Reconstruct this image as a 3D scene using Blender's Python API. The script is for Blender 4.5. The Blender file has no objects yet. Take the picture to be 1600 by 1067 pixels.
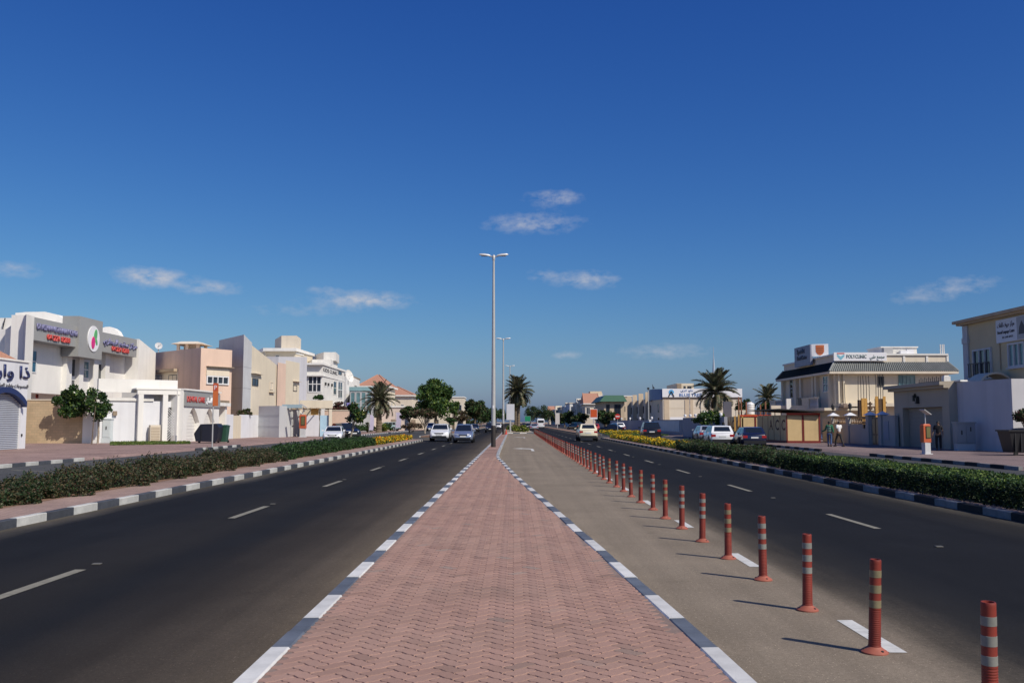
import bpy, bmesh, math, random
import numpy as np
from mathutils import Vector, Matrix, Euler

random.seed(7)
rng = np.random.default_rng(7)
R = math.radians
sc = bpy.context.scene
COL = sc.collection

# ---------------------------------------------------------------- camera
F = 1480.0
cam_d = bpy.data.cameras.new("camera")
cam = bpy.data.objects.new("camera", cam_d)
COL.objects.link(cam)
cam_d.sensor_width = 36.0
cam_d.lens = F / 1600 * 36.0
cam_d.clip_start = 0.1
cam_d.clip_end = 9000
CAMZ = 1.8
PITCH = math.atan((659 - 533.5) / F)
cam.location = (0, 0, CAMZ)
cam.rotation_euler = (R(90) + PITCH, 0, math.atan(3 / F))
sc.camera = cam
CR = cam.rotation_euler.to_matrix()

# ---------------------------------------------------------------- sky, sun, exposure
SUN_DIR = Vector((0.57, -0.50, 0.72)).normalized()       # towards the sun
SUN_EL = math.asin(SUN_DIR.z)
SUN_AZ = math.atan2(SUN_DIR.x, SUN_DIR.y)
SKY = 0.1
world = bpy.data.worlds.new("World")
sc.world = world
world.use_nodes = True
nt = world.node_tree
nt.nodes.clear()
def wn(t, **k):
    n = nt.nodes.new(t)
    for a, b in k.items(): setattr(n, a, b)
    return n
def wmath(op, a, b=None, c=None, clamp=False):
    n = nt.nodes.new('ShaderNodeMath'); n.operation = op; n.use_clamp = clamp
    for i, v in enumerate((a, b, c)):
        if v is None: continue
        if isinstance(v, (int, float)): n.inputs[i].default_value = v
        else: nt.links.new(v, n.inputs[i])
    return n.outputs[0]
wout = wn('ShaderNodeOutputWorld'); wbg = wn('ShaderNodeBackground')
sky = wn('ShaderNodeTexSky', sky_type='NISHITA', sun_disc=False)
sky.sun_elevation = SUN_EL
sky.sun_rotation = SUN_AZ
sky.altitude = 0; sky.air_density = 1.0; sky.dust_density = 1.0; sky.ozone_density = 6.0
tc = wn('ShaderNodeTexCoord'); sep = wn('ShaderNodeSeparateXYZ')
nt.links.new(tc.outputs['Generated'], sep.inputs[0])
azo = wmath('ARCTAN2', sep.outputs[0], sep.outputs[1])
elo = wmath('ARCSINE', sep.outputs[2])
nz = wn('ShaderNodeTexNoise'); nz.inputs['Scale'].default_value = 1.0
nz.inputs['Detail'].default_value = 7; nz.inputs['Roughness'].default_value = 0.6
cmb = wn('ShaderNodeCombineXYZ')
nt.links.new(wmath('MULTIPLY', azo, 58.0), cmb.inputs[0]); nt.links.new(wmath('MULTIPLY', elo, 105.0), cmb.inputs[1])
nt.links.new(cmb.outputs[0], nz.inputs['Vector'])
def pix_dir(px, py):
    return (CR @ Vector(((px - 800) / F, -(py - 533.5) / F, -1.0))).normalized()
# clouds: centre, half width, half height as seen by a viewer (angles), density
clouds = [(868, 309, 46, 13, .55), (832, 349, 80, 17, .5), (918, 437, 52, 14, .6), (848, 430, 30, 12, .3),
          (236, 433, 46, 14, .85), (330, 450, 48, 12, .5), (570, 469, 66, 13, .85), (460, 484, 90, 14, .25),
          (885, 555, 26, 7, .4), (1040, 549, 80, 13, .42), (1505, 445, 62, 14, .36), (1440, 465, 55, 12, .3),
          (22, 421, 40, 13, .4), (505, 452, 26, 8, .3), (1330, 556, 60, 8, .25)]
crng = random.Random(3)
cl = []
for px, py, w, h, dn in clouds:
    d = pix_dir(px, py)
    cl.append((math.atan2(d.x, d.y), math.asin(d.z), w / F, h / F, dn))
for i in range(14):   # the same thin fair-weather clouds go on round the rest of the horizon
    cl.append((crng.uniform(.75, 5.5) - (0 if i % 2 else 2 * math.pi) * 0, crng.uniform(.06, .26), crng.uniform(.02, .06), crng.uniform(.006, .013), crng.uniform(.3, .8)))
tot = None
for a0, e0, wa, we, dn in cl:
    if a0 > math.pi: a0 -= 2 * math.pi
    q = wmath('ADD', wmath('POWER', wmath('DIVIDE', wmath('SUBTRACT', azo, a0), wa), 2.0),
              wmath('POWER', wmath('DIVIDE', wmath('SUBTRACT', elo, e0), we), 2.0))
    g = wmath('MULTIPLY', wmath('EXPONENT', wmath('MULTIPLY', q, -1.1)), dn)
    tot = g if tot is None else wmath('ADD', tot, g)
nf = wmath('MULTIPLY_ADD', nz.outputs[0], 2.2, -.55, clamp=True)
cf = wmath('MULTIPLY_ADD', wmath('MULTIPLY', tot, nf), 1.75, -.13, clamp=True)
cf = wmath('MULTIPLY', cf, .85, clamp=True)
hs = wn('ShaderNodeHueSaturation')
hs.inputs['Saturation'].default_value = 1.0
nt.links.new(sky.outputs[0], hs.inputs['Color'])
mx = wn('ShaderNodeMix', data_type='RGBA')
nt.links.new(cf, mx.inputs['Factor'])
# clear dry winter air: one even tone curve per channel over the whole dome
pre = wn('ShaderNodeSeparateColor'); nt.links.new(hs.outputs[0], pre.inputs[0])
scl = wn('ShaderNodeCombineColor')
for i, (pw, kk) in enumerate(((1.8, 1.36), (1.4, .97), (.85, .825))):
    nt.links.new(wmath('MULTIPLY', wmath('POWER', wmath('MULTIPLY', pre.outputs[i], .1), pw), kk / SKY), scl.inputs[i])
nt.links.new(scl.outputs[0], mx.inputs[6])
CL = 0.66 / SKY
mx.inputs[7].default_value = (CL * .80, CL * .82, CL * .90, 1)
nt.links.new(mx.outputs[2], wbg.inputs[0])
wbg.inputs[1].default_value = SKY
nt.links.new(wbg.outputs[0], wout.inputs[0])

sun_d = bpy.data.lights.new("sun", 'SUN')
sun_d.energy = 4.2
sun_d.angle = R(0.53)
sun_d.color = (1.0, 0.925, 0.80)
sun = bpy.data.objects.new("sun", sun_d)
COL.objects.link(sun)
sun.rotation_euler = SUN_DIR.to_track_quat('Z', 'Y').to_euler()
sun.location = (40, -40, 60)
vs = sc.view_settings
vs.view_transform = 'Standard'; vs.look = 'None'; vs.exposure = 0.0; vs.gamma = 1.0
vs.use_curve_mapping = False
sc.cycles.max_bounces = 6
sc.cycles.transparent_max_bounces = 8

# ---------------------------------------------------------------- projecting pixels of the survey photograph to places
def W(px, py, D):
    d = CR @ Vector(((px - 800) / F, -(py - 533.5) / F, -1.0))
    return Vector((0, 0, CAMZ)) + d * (D / d.y)
def G(px, py, z=0.0):
    d = CR @ Vector(((px - 800) / F, -(py - 533.5) / F, -1.0))
    return Vector((0, 0, CAMZ)) + d * ((z - CAMZ) / d.z)
def WX(px, py, X):
    d = CR @ Vector(((px - 800) / F, -(py - 533.5) / F, -1.0))
    return Vector((0, 0, CAMZ)) + d * (X / d.x)
def WZ(px, py, z):
    return G(px, py, z)

# ---------------------------------------------------------------- materials
MATS = {}
def _m(name):
    m = bpy.data.materials.new(name); m.use_nodes = True
    n = m.node_tree; b = n.nodes['Principled BSDF']
    MATS[name] = m
    return m, n, b
def L(n, a, b): n.links.new(a, b)
def nd(n, t, **k):
    x = n.nodes.new(t)
    for a, b in k.items(): setattr(x, a, b)
    return x
def lin(c):
    return tuple(c) + (1,) if len(c) == 3 else c
def mat(name, col, rough=.7, var=.10, scale=1.2, bump=.0, bscale=40, metal=0, spec=.5, coat=0, stain=0, rnd=0.0):
    if name in MATS: return MATS[name]
    m, n, b = _m(name)
    b.inputs['Roughness'].default_value = rough
    b.inputs['Metallic'].default_value = metal
    b.inputs['Specular IOR Level'].default_value = spec
    b.inputs['Coat Weight'].default_value = coat
    t = nd(n, 'ShaderNodeTexCoord')
    no = nd(n, 'ShaderNodeTexNoise'); no.inputs['Scale'].default_value = scale
    no.inputs['Detail'].default_value = 6; no.inputs['Roughness'].default_value = .62
    L(n, t.outputs['Object'], no.inputs['Vector'])
    mr = nd(n, 'ShaderNodeMapRange'); mr.inputs[1].default_value = .3; mr.inputs[2].default_value = .7
    mr.inputs[3].default_value = 1 - var; mr.inputs[4].default_value = 1 + var * .6
    L(n, no.outputs[0], mr.inputs[0])
    val = mr.outputs[0]
    if stain:
        mp = nd(n, 'ShaderNodeMapping'); mp.inputs['Scale'].default_value = (1.6, 1.6, .12)
        L(n, t.outputs['Object'], mp.inputs[0])
        n2 = nd(n, 'ShaderNodeTexNoise'); n2.inputs['Scale'].default_value = 1.0; n2.inputs['Detail'].default_value = 5
        L(n, mp.outputs[0], n2.inputs['Vector'])
        m2 = nd(n, 'ShaderNodeMapRange'); m2.inputs[1].default_value = .5; m2.inputs[2].default_value = .75
        m2.inputs[3].default_value = 1; m2.inputs[4].default_value = 1 - stain
        L(n, n2.outputs[0], m2.inputs[0])
        mu = nd(n, 'ShaderNodeMath', operation='MULTIPLY'); L(n, val, mu.inputs[0]); L(n, m2.outputs[0], mu.inputs[1]); val = mu.outputs[0]
    if rnd:
        oi = nd(n, 'ShaderNodeObjectInfo')
        m3 = nd(n, 'ShaderNodeMapRange'); m3.inputs[3].default_value = 1 - rnd; m3.inputs[4].default_value = 1 + rnd
        L(n, oi.outputs['Random'], m3.inputs[0])
        mu = nd(n, 'ShaderNodeMath', operation='MULTIPLY'); L(n, val, mu.inputs[0]); L(n, m3.outputs[0], mu.inputs[1]); val = mu.outputs[0]
    vm = nd(n, 'ShaderNodeVectorMath', operation='SCALE'); vm.inputs[0].default_value = col[:3]
    L(n, val, vm.inputs['Scale'])
    L(n, vm.outputs[0], b.inputs['Base Color'])
    if bump:
        nb = nd(n, 'ShaderNodeTexNoise'); nb.inputs['Scale'].default_value = bscale; nb.inputs['Detail'].default_value = 4
        L(n, t.outputs['Object'], nb.inputs['Vector'])
        bu = nd(n, 'ShaderNodeBump'); bu.inputs['Strength'].default_value = bump; bu.inputs['Distance'].default_value = .02
        L(n, nb.outputs[0], bu.inputs['Height']); L(n, bu.outputs[0], b.inputs['Normal'])
    return m
def plaster(name, col, stain=.10):
    return mat(name, col, rough=.9, var=.06, scale=.5, bump=.25, bscale=30, spec=.15, stain=stain)
def paint(name, col, rough=.35, coat=0, metal=0):
    return mat(name, col, rough=rough, var=.04, scale=3, coat=coat, metal=metal)
def leafmat(name, col, trans=.22):
    if name in MATS: return MATS[name]
    m, n, b = _m(name)
    b.inputs['Roughness'].default_value = .55
    b.inputs['Specular IOR Level'].default_value = .25
    t = nd(n, 'ShaderNodeTexCoord'); no = nd(n, 'ShaderNodeTexNoise'); no.inputs['Scale'].default_value = 2.2
    L(n, t.outputs['Object'], no.inputs['Vector'])
    no2 = nd(n, 'ShaderNodeTexWhiteNoise')
    ge = nd(n, 'ShaderNodeNewGeometry')
    L(n, ge.outputs['Random Per Island'], no2.inputs['Vector'])
    mr = nd(n, 'ShaderNodeMapRange'); mr.inputs[1].default_value = .3; mr.inputs[2].default_value = .7
    mr.inputs[3].default_value = .7; mr.inputs[4].default_value = 1.3
    L(n, no.outputs[0], mr.inputs[0])
    m2 = nd(n, 'ShaderNodeMapRange'); m2.inputs[3].default_value = .6; m2.inputs[4].default_value = 1.4
    L(n, ge.outputs['Random Per Island'], m2.inputs[0])
    mu = nd(n, 'ShaderNodeMath', operation='MULTIPLY'); L(n, mr.outputs[0], mu.inputs[0]); L(n, m2.outputs[0], mu.inputs[1])
    vm = nd(n, 'ShaderNodeVectorMath', operation='SCALE'); vm.inputs[0].default_value = col[:3]
    L(n, mu.outputs[0], vm.inputs['Scale'])
    L(n, vm.outputs[0], b.inputs['Base Color'])
    tr = nd(n, 'ShaderNodeBsdfTranslucent'); L(n, vm.outputs[0], tr.inputs[0])
    ms = nd(n, 'ShaderNodeMixShader'); ms.inputs[0].default_value = trans
    L(n, b.outputs[0], ms.inputs[1]); L(n, tr.outputs[0], ms.inputs[2])
    L(n, ms.outputs[0], n.nodes['Material Output'].inputs['Surface'])
    return m

WHITE = plaster('white_plaster', (.80, .785, .745))
WHITE2 = plaster('soft_white_plaster', (.74, .725, .685))
CREAM = plaster('cream_plaster', (.68, .605, .475))
BEIGE = plaster('beige_plaster', (.58, .47, .34))
LBEIGE = plaster('pale_beige_plaster', (.70, .62, .50))
PEACH = plaster('peach_plaster', (.70, .52, .415))
GREYP = plaster('grey_plaster', (.36, .365, .39))
LGREY = plaster('light_grey_plaster', (.55, .56, .57))
LILAC = plaster('lilac_plaster', (.60, .60, .635))
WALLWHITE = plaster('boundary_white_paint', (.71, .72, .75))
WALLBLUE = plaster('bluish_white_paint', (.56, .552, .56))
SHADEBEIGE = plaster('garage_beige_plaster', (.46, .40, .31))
DARKBEIGE = plaster('tan_plaster', (.45, .36, .26))
BROWNP = plaster('dark_tan_plaster', (.30, .24, .18))
FASCIA = mat('grey_fascia_cladding', (.315, .318, .31), rough=.45, var=.05, spec=.4)
TILE = mat('terracotta_tile', (.46, .235, .155), rough=.8, var=.22, scale=6)
GTILE = mat('green_grey_roof_tile', (.028, .034, .033), rough=.6, var=.2, scale=4, spec=.15)
GROOF = mat('green_roof_sheet', (.045, .12, .075), rough=.5)
GLASS = mat('dark_window_glass', (.02, .03, .045), rough=.06, var=.2, spec=.8)
BGLASS = mat('blue_window_glass', (.025, .10, .17), rough=.06, var=.2, spec=.8)
TGLASS = mat('teal_window_glass', (.12, .24, .27), rough=.1, var=.3, spec=.7)
WFRAME = paint('white_window_frame', (.75, .75, .75))
DFRAME = paint('dark_window_frame', (.06, .06, .065))
METAL = mat('galvanised_steel', (.50, .50, .49), rough=.5, metal=.35, var=.08, spec=.5)
DMETAL = paint('dark_metal', (.03, .03, .03), .5)
BLACK = mat('black_plastic', (.012, .012, .014), rough=.5, var=.1)
NAVY = paint('navy_paint', (.02, .035, .12), .5)
ORANGE = paint('orange_paint', (.46, .10, .035), .45)
ORANGED = mat('faded_orange_paint', (.50, .17, .08), rough=.6, var=.15)
SIGNW = mat('white_sign_board', (.78, .78, .80), rough=.45, var=.03)
SIGNG = mat('pale_grey_sign_board', (.60, .61, .66), rough=.45, var=.05)
RED = paint('red_paint', (.50, .03, .02), .45)
WHITEP = paint('white_paint', (.72, .72, .72), .4)
SHUT = mat('grey_shutter_steel', (.42, .45, .50), rough=.45, var=.06, metal=.2)
WOODY = mat('yellow_formwork_timber', (.55, .30, .07), rough=.7, var=.2, scale=5)
WOODD = mat('dark_timber', (.10, .06, .035), rough=.8, var=.3, scale=5)
BARK = mat('tree_bark', (.16, .12, .085), rough=.95, var=.35, scale=8, bump=.6, bscale=25)
BARKP = mat('palm_bark', (.17, .13, .09), rough=.95, var=.4, scale=10, bump=.6, bscale=18)
BARKG = mat('pale_bark', (.34, .28, .22), rough=.9, var=.25, scale=8)
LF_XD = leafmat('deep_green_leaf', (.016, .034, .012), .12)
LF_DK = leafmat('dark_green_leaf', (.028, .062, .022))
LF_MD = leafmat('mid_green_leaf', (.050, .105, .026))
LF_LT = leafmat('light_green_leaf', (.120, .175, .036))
LF_OL = leafmat('olive_leaf', (.080, .070, .032))
LF_GR = leafmat('grey_green_leaf', (.070, .080, .048))
LF_BR = leafmat('brown_leaf', (.105, .066, .044))
LF_PU = leafmat('purple_bract', (.15, .05, .06))
LF_YG = leafmat('yellow_green_leaf', (.20, .22, .04))
LF_PALM = leafmat('palm_leaflet', (.098, .112, .066), .2)
LF_PALMB = leafmat('dry_palm_leaflet', (.20, .145, .075), .2)
FL_Y = leafmat('yellow_petal', (.58, .40, .02), .15)
FL_O = leafmat('orange_petal', (.60, .20, .01), .15)
FL_W = leafmat('white_petal', (.70, .70, .62), .15)
SOIL = mat('red_brown_soil', (.22, .13, .085), rough=1, var=.3, scale=6, bump=.5)
TIRE = mat('tyre_rubber', (.015, .015, .016), rough=.8)
RIM = mat('alloy_rim', (.45, .46, .47), rough=.35, metal=.6)
CARGLASS = mat('car_glass', (.012, .016, .02), rough=.04, spec=.9, var=.1)
LAMPR = mat('red_tail_lamp', (.35, .01, .012), rough=.2, spec=.7)
LAMPW = mat('clear_head_lamp', (.55, .57, .6), rough=.12, spec=.9)
PLATE = mat('number_plate', (.72, .72, .70), rough=.5)
CAR_W = paint('white_car_paint', (.80, .81, .83), .25, 1.0)
CAR_B = mat('blue_silver_car_paint', (.26, .31, .43), rough=.28, metal=.5, coat=1, var=.03)
CAR_S = mat('silver_car_paint', (.42, .44, .50), rough=.3, metal=.5, coat=1, var=.03)
CAR_K = paint('black_car_paint', (.010, .010, .012), .2, 1.0)
CAR_N = paint('dark_blue_car_paint', (.010, .014, .045), .2, 1.0)
CAR_C = paint('cream_car_paint', (.78, .72, .54), .3, 1.0)
CAR_R = paint('red_car_paint', (.45, .03, .025), .3, 1.0)
CAR_G = paint('dark_grey_car_paint', (.035, .038, .045), .25, 1.0)

# ---------------------------------------------------------------- mesh helpers
class MB:
    def __init__(s): s.v = []; s.f = []; s.m = []
    def add(s, vs, fs, mi=0):
        o = len(s.v)
        s.v += [tuple(x) for x in vs]
        for f in fs: s.f.append(tuple(i + o for i in f)); s.m.append(mi)
        return s
    def box(s, x0, x1, y0, y1, z0, z1, mi=0):
        vs = [(x0, y0, z0), (x1, y0, z0), (x1, y1, z0), (x0, y1, z0), (x0, y0, z1), (x1, y0, z1), (x1, y1, z1), (x0, y1, z1)]
        return s.add(vs, [(3, 2, 1, 0), (4, 5, 6, 7), (0, 1, 5, 4), (1, 2, 6, 5), (2, 3, 7, 6), (3, 0, 4, 7)], mi)
    def obox(s, o, u, v, w, mi=0):
        """box from corner o along edge vectors u, v, w (right handed)"""
        o, u, v, w = map(Vector, (o, u, v, w))
        vs = [o, o + u, o + u + v, o + v, o + w, o + u + w, o + u + v + w, o + v + w]
        return s.add(vs, [(3, 2, 1, 0), (4, 5, 6, 7), (0, 1, 5, 4), (1, 2, 6, 5), (2, 3, 7, 6), (3, 0, 4, 7)], mi)
    def prism(s, pts, z0, z1, mi=0, top=None):
        pts = [(p[0], p[1]) for p in pts]
        zt = list(z1) if hasattr(z1, '__len__') else [z1] * len(pts)
        zb = list(z0) if hasattr(z0, '__len__') else [z0] * len(pts)
        a = sum(pts[i][0] * pts[(i + 1) % len(pts)][1] - pts[(i + 1) % len(pts)][0] * pts[i][1] for i in range(len(pts)))
        if a < 0: pts.reverse(); zt.reverse(); zb.reverse()
        n = len(pts)
        vs = [(p[0], p[1], z) for p, z in zip(pts, zb)] + [(p[0], p[1], z) for p, z in zip(pts, zt)]
        fs = [(i, (i + 1) % n, n + (i + 1) % n, n + i) for i in range(n)]
        s.add(vs, fs, mi)
        s.add(vs[n:], [tuple(range(n))], mi if top is None else top)
        s.add(vs[:n], [tuple(reversed(range(n)))], mi)
        return s
    def tube(s, pts, r, n=8, mi=0, cap=True):
        pts = [Vector(p) for p in pts]
        rs = list(r) if hasattr(r, '__len__') else [r] * len(pts)
        rings = []
        prev = None
        for i, p in enumerate(pts):
            d = (pts[min(i + 1, len(pts) - 1)] - pts[max(i - 1, 0)]).normalized()
            if prev is None:
                a = d.orthogonal().normalized()
            else:
                a = (prev - d * prev.dot(d)).normalized()
            prev = a
            b = d.cross(a)
            rings.append([p + (a * math.cos(2 * math.pi * k / n) + b * math.sin(2 * math.pi * k / n)) * rs[i] for k in range(n)])
        vs = [v for rg in rings for v in rg]
        fs = []
        for i in range(len(rings) - 1):
            for k in range(n):
                fs.append((i * n + k, i * n + (k + 1) % n, (i + 1) * n + (k + 1) % n, (i + 1) * n + k))
        if cap:
            fs.append(tuple(reversed(range(n)))); fs.append(tuple((len(rings) - 1) * n + k for k in range(n)))
        return s.add(vs, fs, mi)
    def lathe(s, c, prof, n=12, mi=0, mats=None):
        """prof: [(r, z), ...] bottom to top about the vertical through c"""
        vs = [(c[0] + r * math.cos(2 * math.pi * k / n), c[1] + r * math.sin(2 * math.pi * k / n), c[2] + z) for r, z in prof for k in range(n)]
        for i in range(len(prof) - 1):
            pass
        o = len(s.v); s.v += vs
        for i in range(len(prof) - 1):
            for k in range(n):
                s.f.append((o + i * n + k, o + i * n + (k + 1) % n, o + (i + 1) * n + (k + 1) % n, o + (i + 1) * n + k))
                s.m.append(mats[i] if mats else mi)
        s.f.append(tuple(o + k for k in reversed(range(n)))); s.m.append(mats[0] if mats else mi)
        s.f.append(tuple(o + (len(prof) - 1) * n + k for k in range(n))); s.m.append(mats[-1] if mats else mi)
        return s
    def quad(s, a, b, c, d, mi=0): return s.add([a, b, c, d], [(0, 1, 2, 3)], mi)
    def mesh(s, name, mats, origin=(0, 0, 0)):
        me = bpy.data.meshes.new(name)
        ox, oy, oz = origin
        me.from_pydata([(x - ox, y - oy, z - oz) for x, y, z in s.v], [], s.f)
        for m in (mats if isinstance(mats, (list, tuple)) else [mats]): me.materials.append(m)
        me.polygons.foreach_set('material_index', s.m)
        me.update()
        return me

def root_of(o):
    p = Vector((0, 0, 0))
    while o is not None:
        p = p + o.location; o = o.parent
    return p
def put(name, mb, mats, parent=None, smooth=False, kind=None, label=None, origin=None):
    org = root_of(parent) if parent is not None else (Vector(origin) if origin is not None else Vector((0, 0, 0)))
    me = mb.mesh(name, mats, org)
    o = bpy.data.objects.new(name, me); COL.objects.link(o)
    if parent is not None: o.parent = parent
    elif origin is not None: o.location = origin
    if smooth:
        me.polygons.foreach_set('use_smooth', [True] * len(me.polygons))
        me.set_sharp_from_angle(angle=R(40))
    if kind: o['kind'] = kind
    if label: o['label'] = label
    return o
def thing(name, label, cat, loc=(0, 0, 0), group=None):
    o = bpy.data.objects.new(name, None); COL.objects.link(o)
    o.empty_display_size = .3
    o.location = loc; o['label'] = label; o['category'] = cat
    if group: o['group'] = group
    return o
def tag(o, label, cat, group=None):
    o['label'] = label; o['category'] = cat
    if group: o['group'] = group
    return o
def struct(name, mb, mats, **k):
    return put(name, mb, mats, kind='structure', **k)
def empty_struct(name):
    o = bpy.data.objects.new(name, None); COL.objects.link(o); o['kind'] = 'structure'; return o
def inst(me, name, parent, loc=(0, 0, 0), rot=(0, 0, 0), scale=(1, 1, 1)):
    o = bpy.data.objects.new(name, me); COL.objects.link(o); o.parent = parent
    o.location = loc; o.rotation_euler = rot; o.scale = scale
    return o
def kids(o): return [c for c in COL.objects if c.parent == o]
def dup(src, loc, rotz=0, label=None, group=None, kidmap=None):
    def cp(o, par):
        c = o.copy(); COL.objects.link(c); c.parent = par
        for ch in kidmap.get(o.name, []): cp(ch, c)
        return c
    if kidmap is None:
        kidmap = {}
        for ob in COL.objects:
            if ob.parent: kidmap.setdefault(ob.parent.name, []).append(ob)
    r = cp(src, None); r.location = loc; r.rotation_euler = (0, 0, rotz)
    if label: r['label'] = label
    if group: r['group'] = group
    return r
def kidmap_of(root):
    m = {}
    def go(o):
        m[o.name] = list(o.children)
        for c in o.children: go(c)
    go(root); return m

# text ------------------------------------------------------------------
_AR = {'ا': ('\uFE8D', '\uFE8E', None, None), 'أ': ('\uFE83', '\uFE84', None, None), 'ب': ('\uFE8F', '\uFE90', '\uFE91', '\uFE92'), 'ت': ('\uFE95', '\uFE96', '\uFE97', '\uFE98'),
       'ة': ('\uFE93', '\uFE94', None, None), 'ج': ('\uFE9D', '\uFE9E', '\uFE9F', '\uFEA0'), 'ح': ('\uFEA1', '\uFEA2', '\uFEA3', '\uFEA4'), 'د': ('\uFEA9', '\uFEAA', None, None),
       'ذ': ('\uFEAB', '\uFEAC', None, None), 'ر': ('\uFEAD', '\uFEAE', None, None), 'ز': ('\uFEAF', '\uFEB0', None, None), 'س': ('\uFEB1', '\uFEB2', '\uFEB3', '\uFEB4'),
       'ص': ('\uFEB9', '\uFEBA', '\uFEBB', '\uFEBC'), 'ط': ('\uFEC1', '\uFEC2', '\uFEC3', '\uFEC4'), 'ع': ('\uFEC9', '\uFECA', '\uFECB', '\uFECC'), 'غ': ('\uFECD', '\uFECE', '\uFECF', '\uFED0'),
       'ف': ('\uFED1', '\uFED2', '\uFED3', '\uFED4'), 'ق': ('\uFED5', '\uFED6', '\uFED7', '\uFED8'), 'ك': ('\uFED9', '\uFEDA', '\uFEDB', '\uFEDC'), 'ل': ('\uFEDD', '\uFEDE', '\uFEDF', '\uFEE0'),
       'م': ('\uFEE1', '\uFEE2', '\uFEE3', '\uFEE4'), 'ن': ('\uFEE5', '\uFEE6', '\uFEE7', '\uFEE8'), 'ه': ('\uFEE9', '\uFEEA', '\uFEEB', '\uFEEC'), 'و': ('\uFEED', '\uFEEE', None, None),
       'ي': ('\uFEF1', '\uFEF2', '\uFEF3', '\uFEF4')}
def arabic(t):
    out = []
    for i, c in enumerate(t):
        if c not in _AR: out.append(c); continue
        pj = i > 0 and t[i - 1] in _AR and _AR[t[i - 1]][2] is not None
        nj = i + 1 < len(t) and t[i + 1] in _AR and _AR[c][2] is not None
        f = _AR[c]
        out.append((f[3] if pj and nj else f[1] if pj else f[2] if nj else f[0]))
    return ''.join(reversed(out))
def lettering(text, height, m, parent, o, u, n, width=None, name='lettering', depth=.03, bold=.0):
    """flat raised letters: o = left end of the baseline, u = reading direction, n = outward normal"""
    c = bpy.data.curves.new('t', 'FONT'); c.body = text; c.size = 1.0; c.resolution_u = 2
    c.offset = bold
    t = bpy.data.objects.new('t', c); COL.objects.link(t)
    dg = bpy.context.evaluated_depsgraph_get()
    me = bpy.data.meshes.new_from_object(t.evaluated_get(dg))
    bpy.data.objects.remove(t)
    xs = [v.co.x for v in me.vertices]; ys = [v.co.y for v in me.vertices]
    x0, x1 = min(xs), max(xs); cap = height / .72
    sx = (width / (x1 - x0)) if width else cap
    o = Vector(o) - root_of(parent); u = Vector(u).normalized(); n = Vector(n).normalized(); up = Vector((0, 0, 1))
    bm = bmesh.new(); bm.from_mesh(me)
    ex = bmesh.ops.extrude_face_region(bm, geom=list(bm.faces))
    for g in ex['geom']:
        if isinstance(g, bmesh.types.BMVert): g.co.z += 1.0
    for v in bm.verts:
        x, y, z = v.co
        v.co = o + u * ((x - x0) * sx) + up * (y * cap) + n * (z * depth)
    bmesh.ops.recalc_face_normals(bm, faces=bm.faces)
    bm.to_mesh(me); bm.free()
    me.materials.clear(); me.materials.append(m)
    ob = bpy.data.objects.new(name, me); COL.objects.link(ob); ob.parent = parent
    return ob

# vertical wall frame -----------------------------------------------------
UP = Vector((0, 0, 1))
class Wall:
    """p0 -> p1 is left -> right as seen from the street"""
    def __init__(s, p0, p1):
        s.p = Vector((p0[0], p0[1], 0)); q = Vector((p1[0], p1[1], 0))
        s.len = (q - s.p).length; s.u = (q - s.p).normalized(); s.n = Vector((s.u.y, -s.u.x, 0))
    def at(s, px, py):
        d = CR @ Vector(((px - 800) / F, -(py - 533.5) / F, -1.0)); c = Vector((0, 0, CAMZ))
        t = (s.p - c).dot(s.n) / d.dot(s.n); q = c + d * t
        return (q - s.p).dot(s.u), q.z
    def pt(s, a, z, d=0.0): return s.p + s.u * a + UP * z + s.n * d
    def box(s, mb, a0, a1, z0, z1, d0, d1, mi=0):
        # right handed: u, -n.. : (u) x (up) = -n ... use corner at d1 going inwards
        return mb.obox(s.pt(a0, z0, d1), s.u * (a1 - a0), -s.n * (d1 - d0), UP * (z1 - z0), mi)
    def window(s, parent, a0, a1, z0, z1, nx=1, nzz=1, frame=None, glass=None, fw=.07, proud=.06, name='window', sill=False):
        frame = frame or WFRAME; glass = glass or GLASS
        mb = MB()
        for (b0, b1, c0, c1) in ((a0, a0 + fw, z0, z1), (a1 - fw, a1, z0, z1), (a0 + fw, a1 - fw, z1 - fw, z1), (a0 + fw, a1 - fw, z0, z0 + fw)):
            s.box(mb, b0, b1, c0, c1, -.02, proud)
        if sill: s.box(mb, a0 - .08, a1 + .08, z0 - .09, z0 - .002, -.02, proud + .1)
        wx = (a1 - a0 - 2 * fw); wz = (z1 - z0 - 2 * fw)
        for i in range(1, nx): s.box(mb, a0 + fw + wx * i / nx - fw * .4, a0 + fw + wx * i / nx + fw * .4, z0 + fw, z1 - fw, -.02, proud - .008)
        for j in range(1, nzz): s.box(mb, a0 + fw, a1 - fw, z0 + fw + wz * j / nzz - fw * .4, z0 + fw + wz * j / nzz + fw * .4, -.02, proud - .013)
        w = put(name, mb, frame, parent)
        for i in range(nx):
            for j in range(nzz):
                p = MB(); s.box(p, a0 + fw + wx * i / nx, a0 + fw + wx * (i + 1) / nx, z0 + fw + wz * j / nzz, z0 + fw + wz * (j + 1) / nzz, -.02, .012)
                put('pane', p, glass, w)
        return w
    def pwindow(s, parent, px0, px1, py0, py1, **k):
        a0, z1 = s.at(px0, py0); a1, z0 = s.at(px1, py1)
        return s.window(parent, a0, a1, z0, z1, **k)
    def pbox(s, mb, px0, px1, py0, py1, d0, d1, mi=0):
        a0, z1 = s.at(px0, py0); a1, z0 = s.at(px1, py1)
        return s.box(mb, a0, a1, z0, z1, d0, d1, mi)

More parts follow.
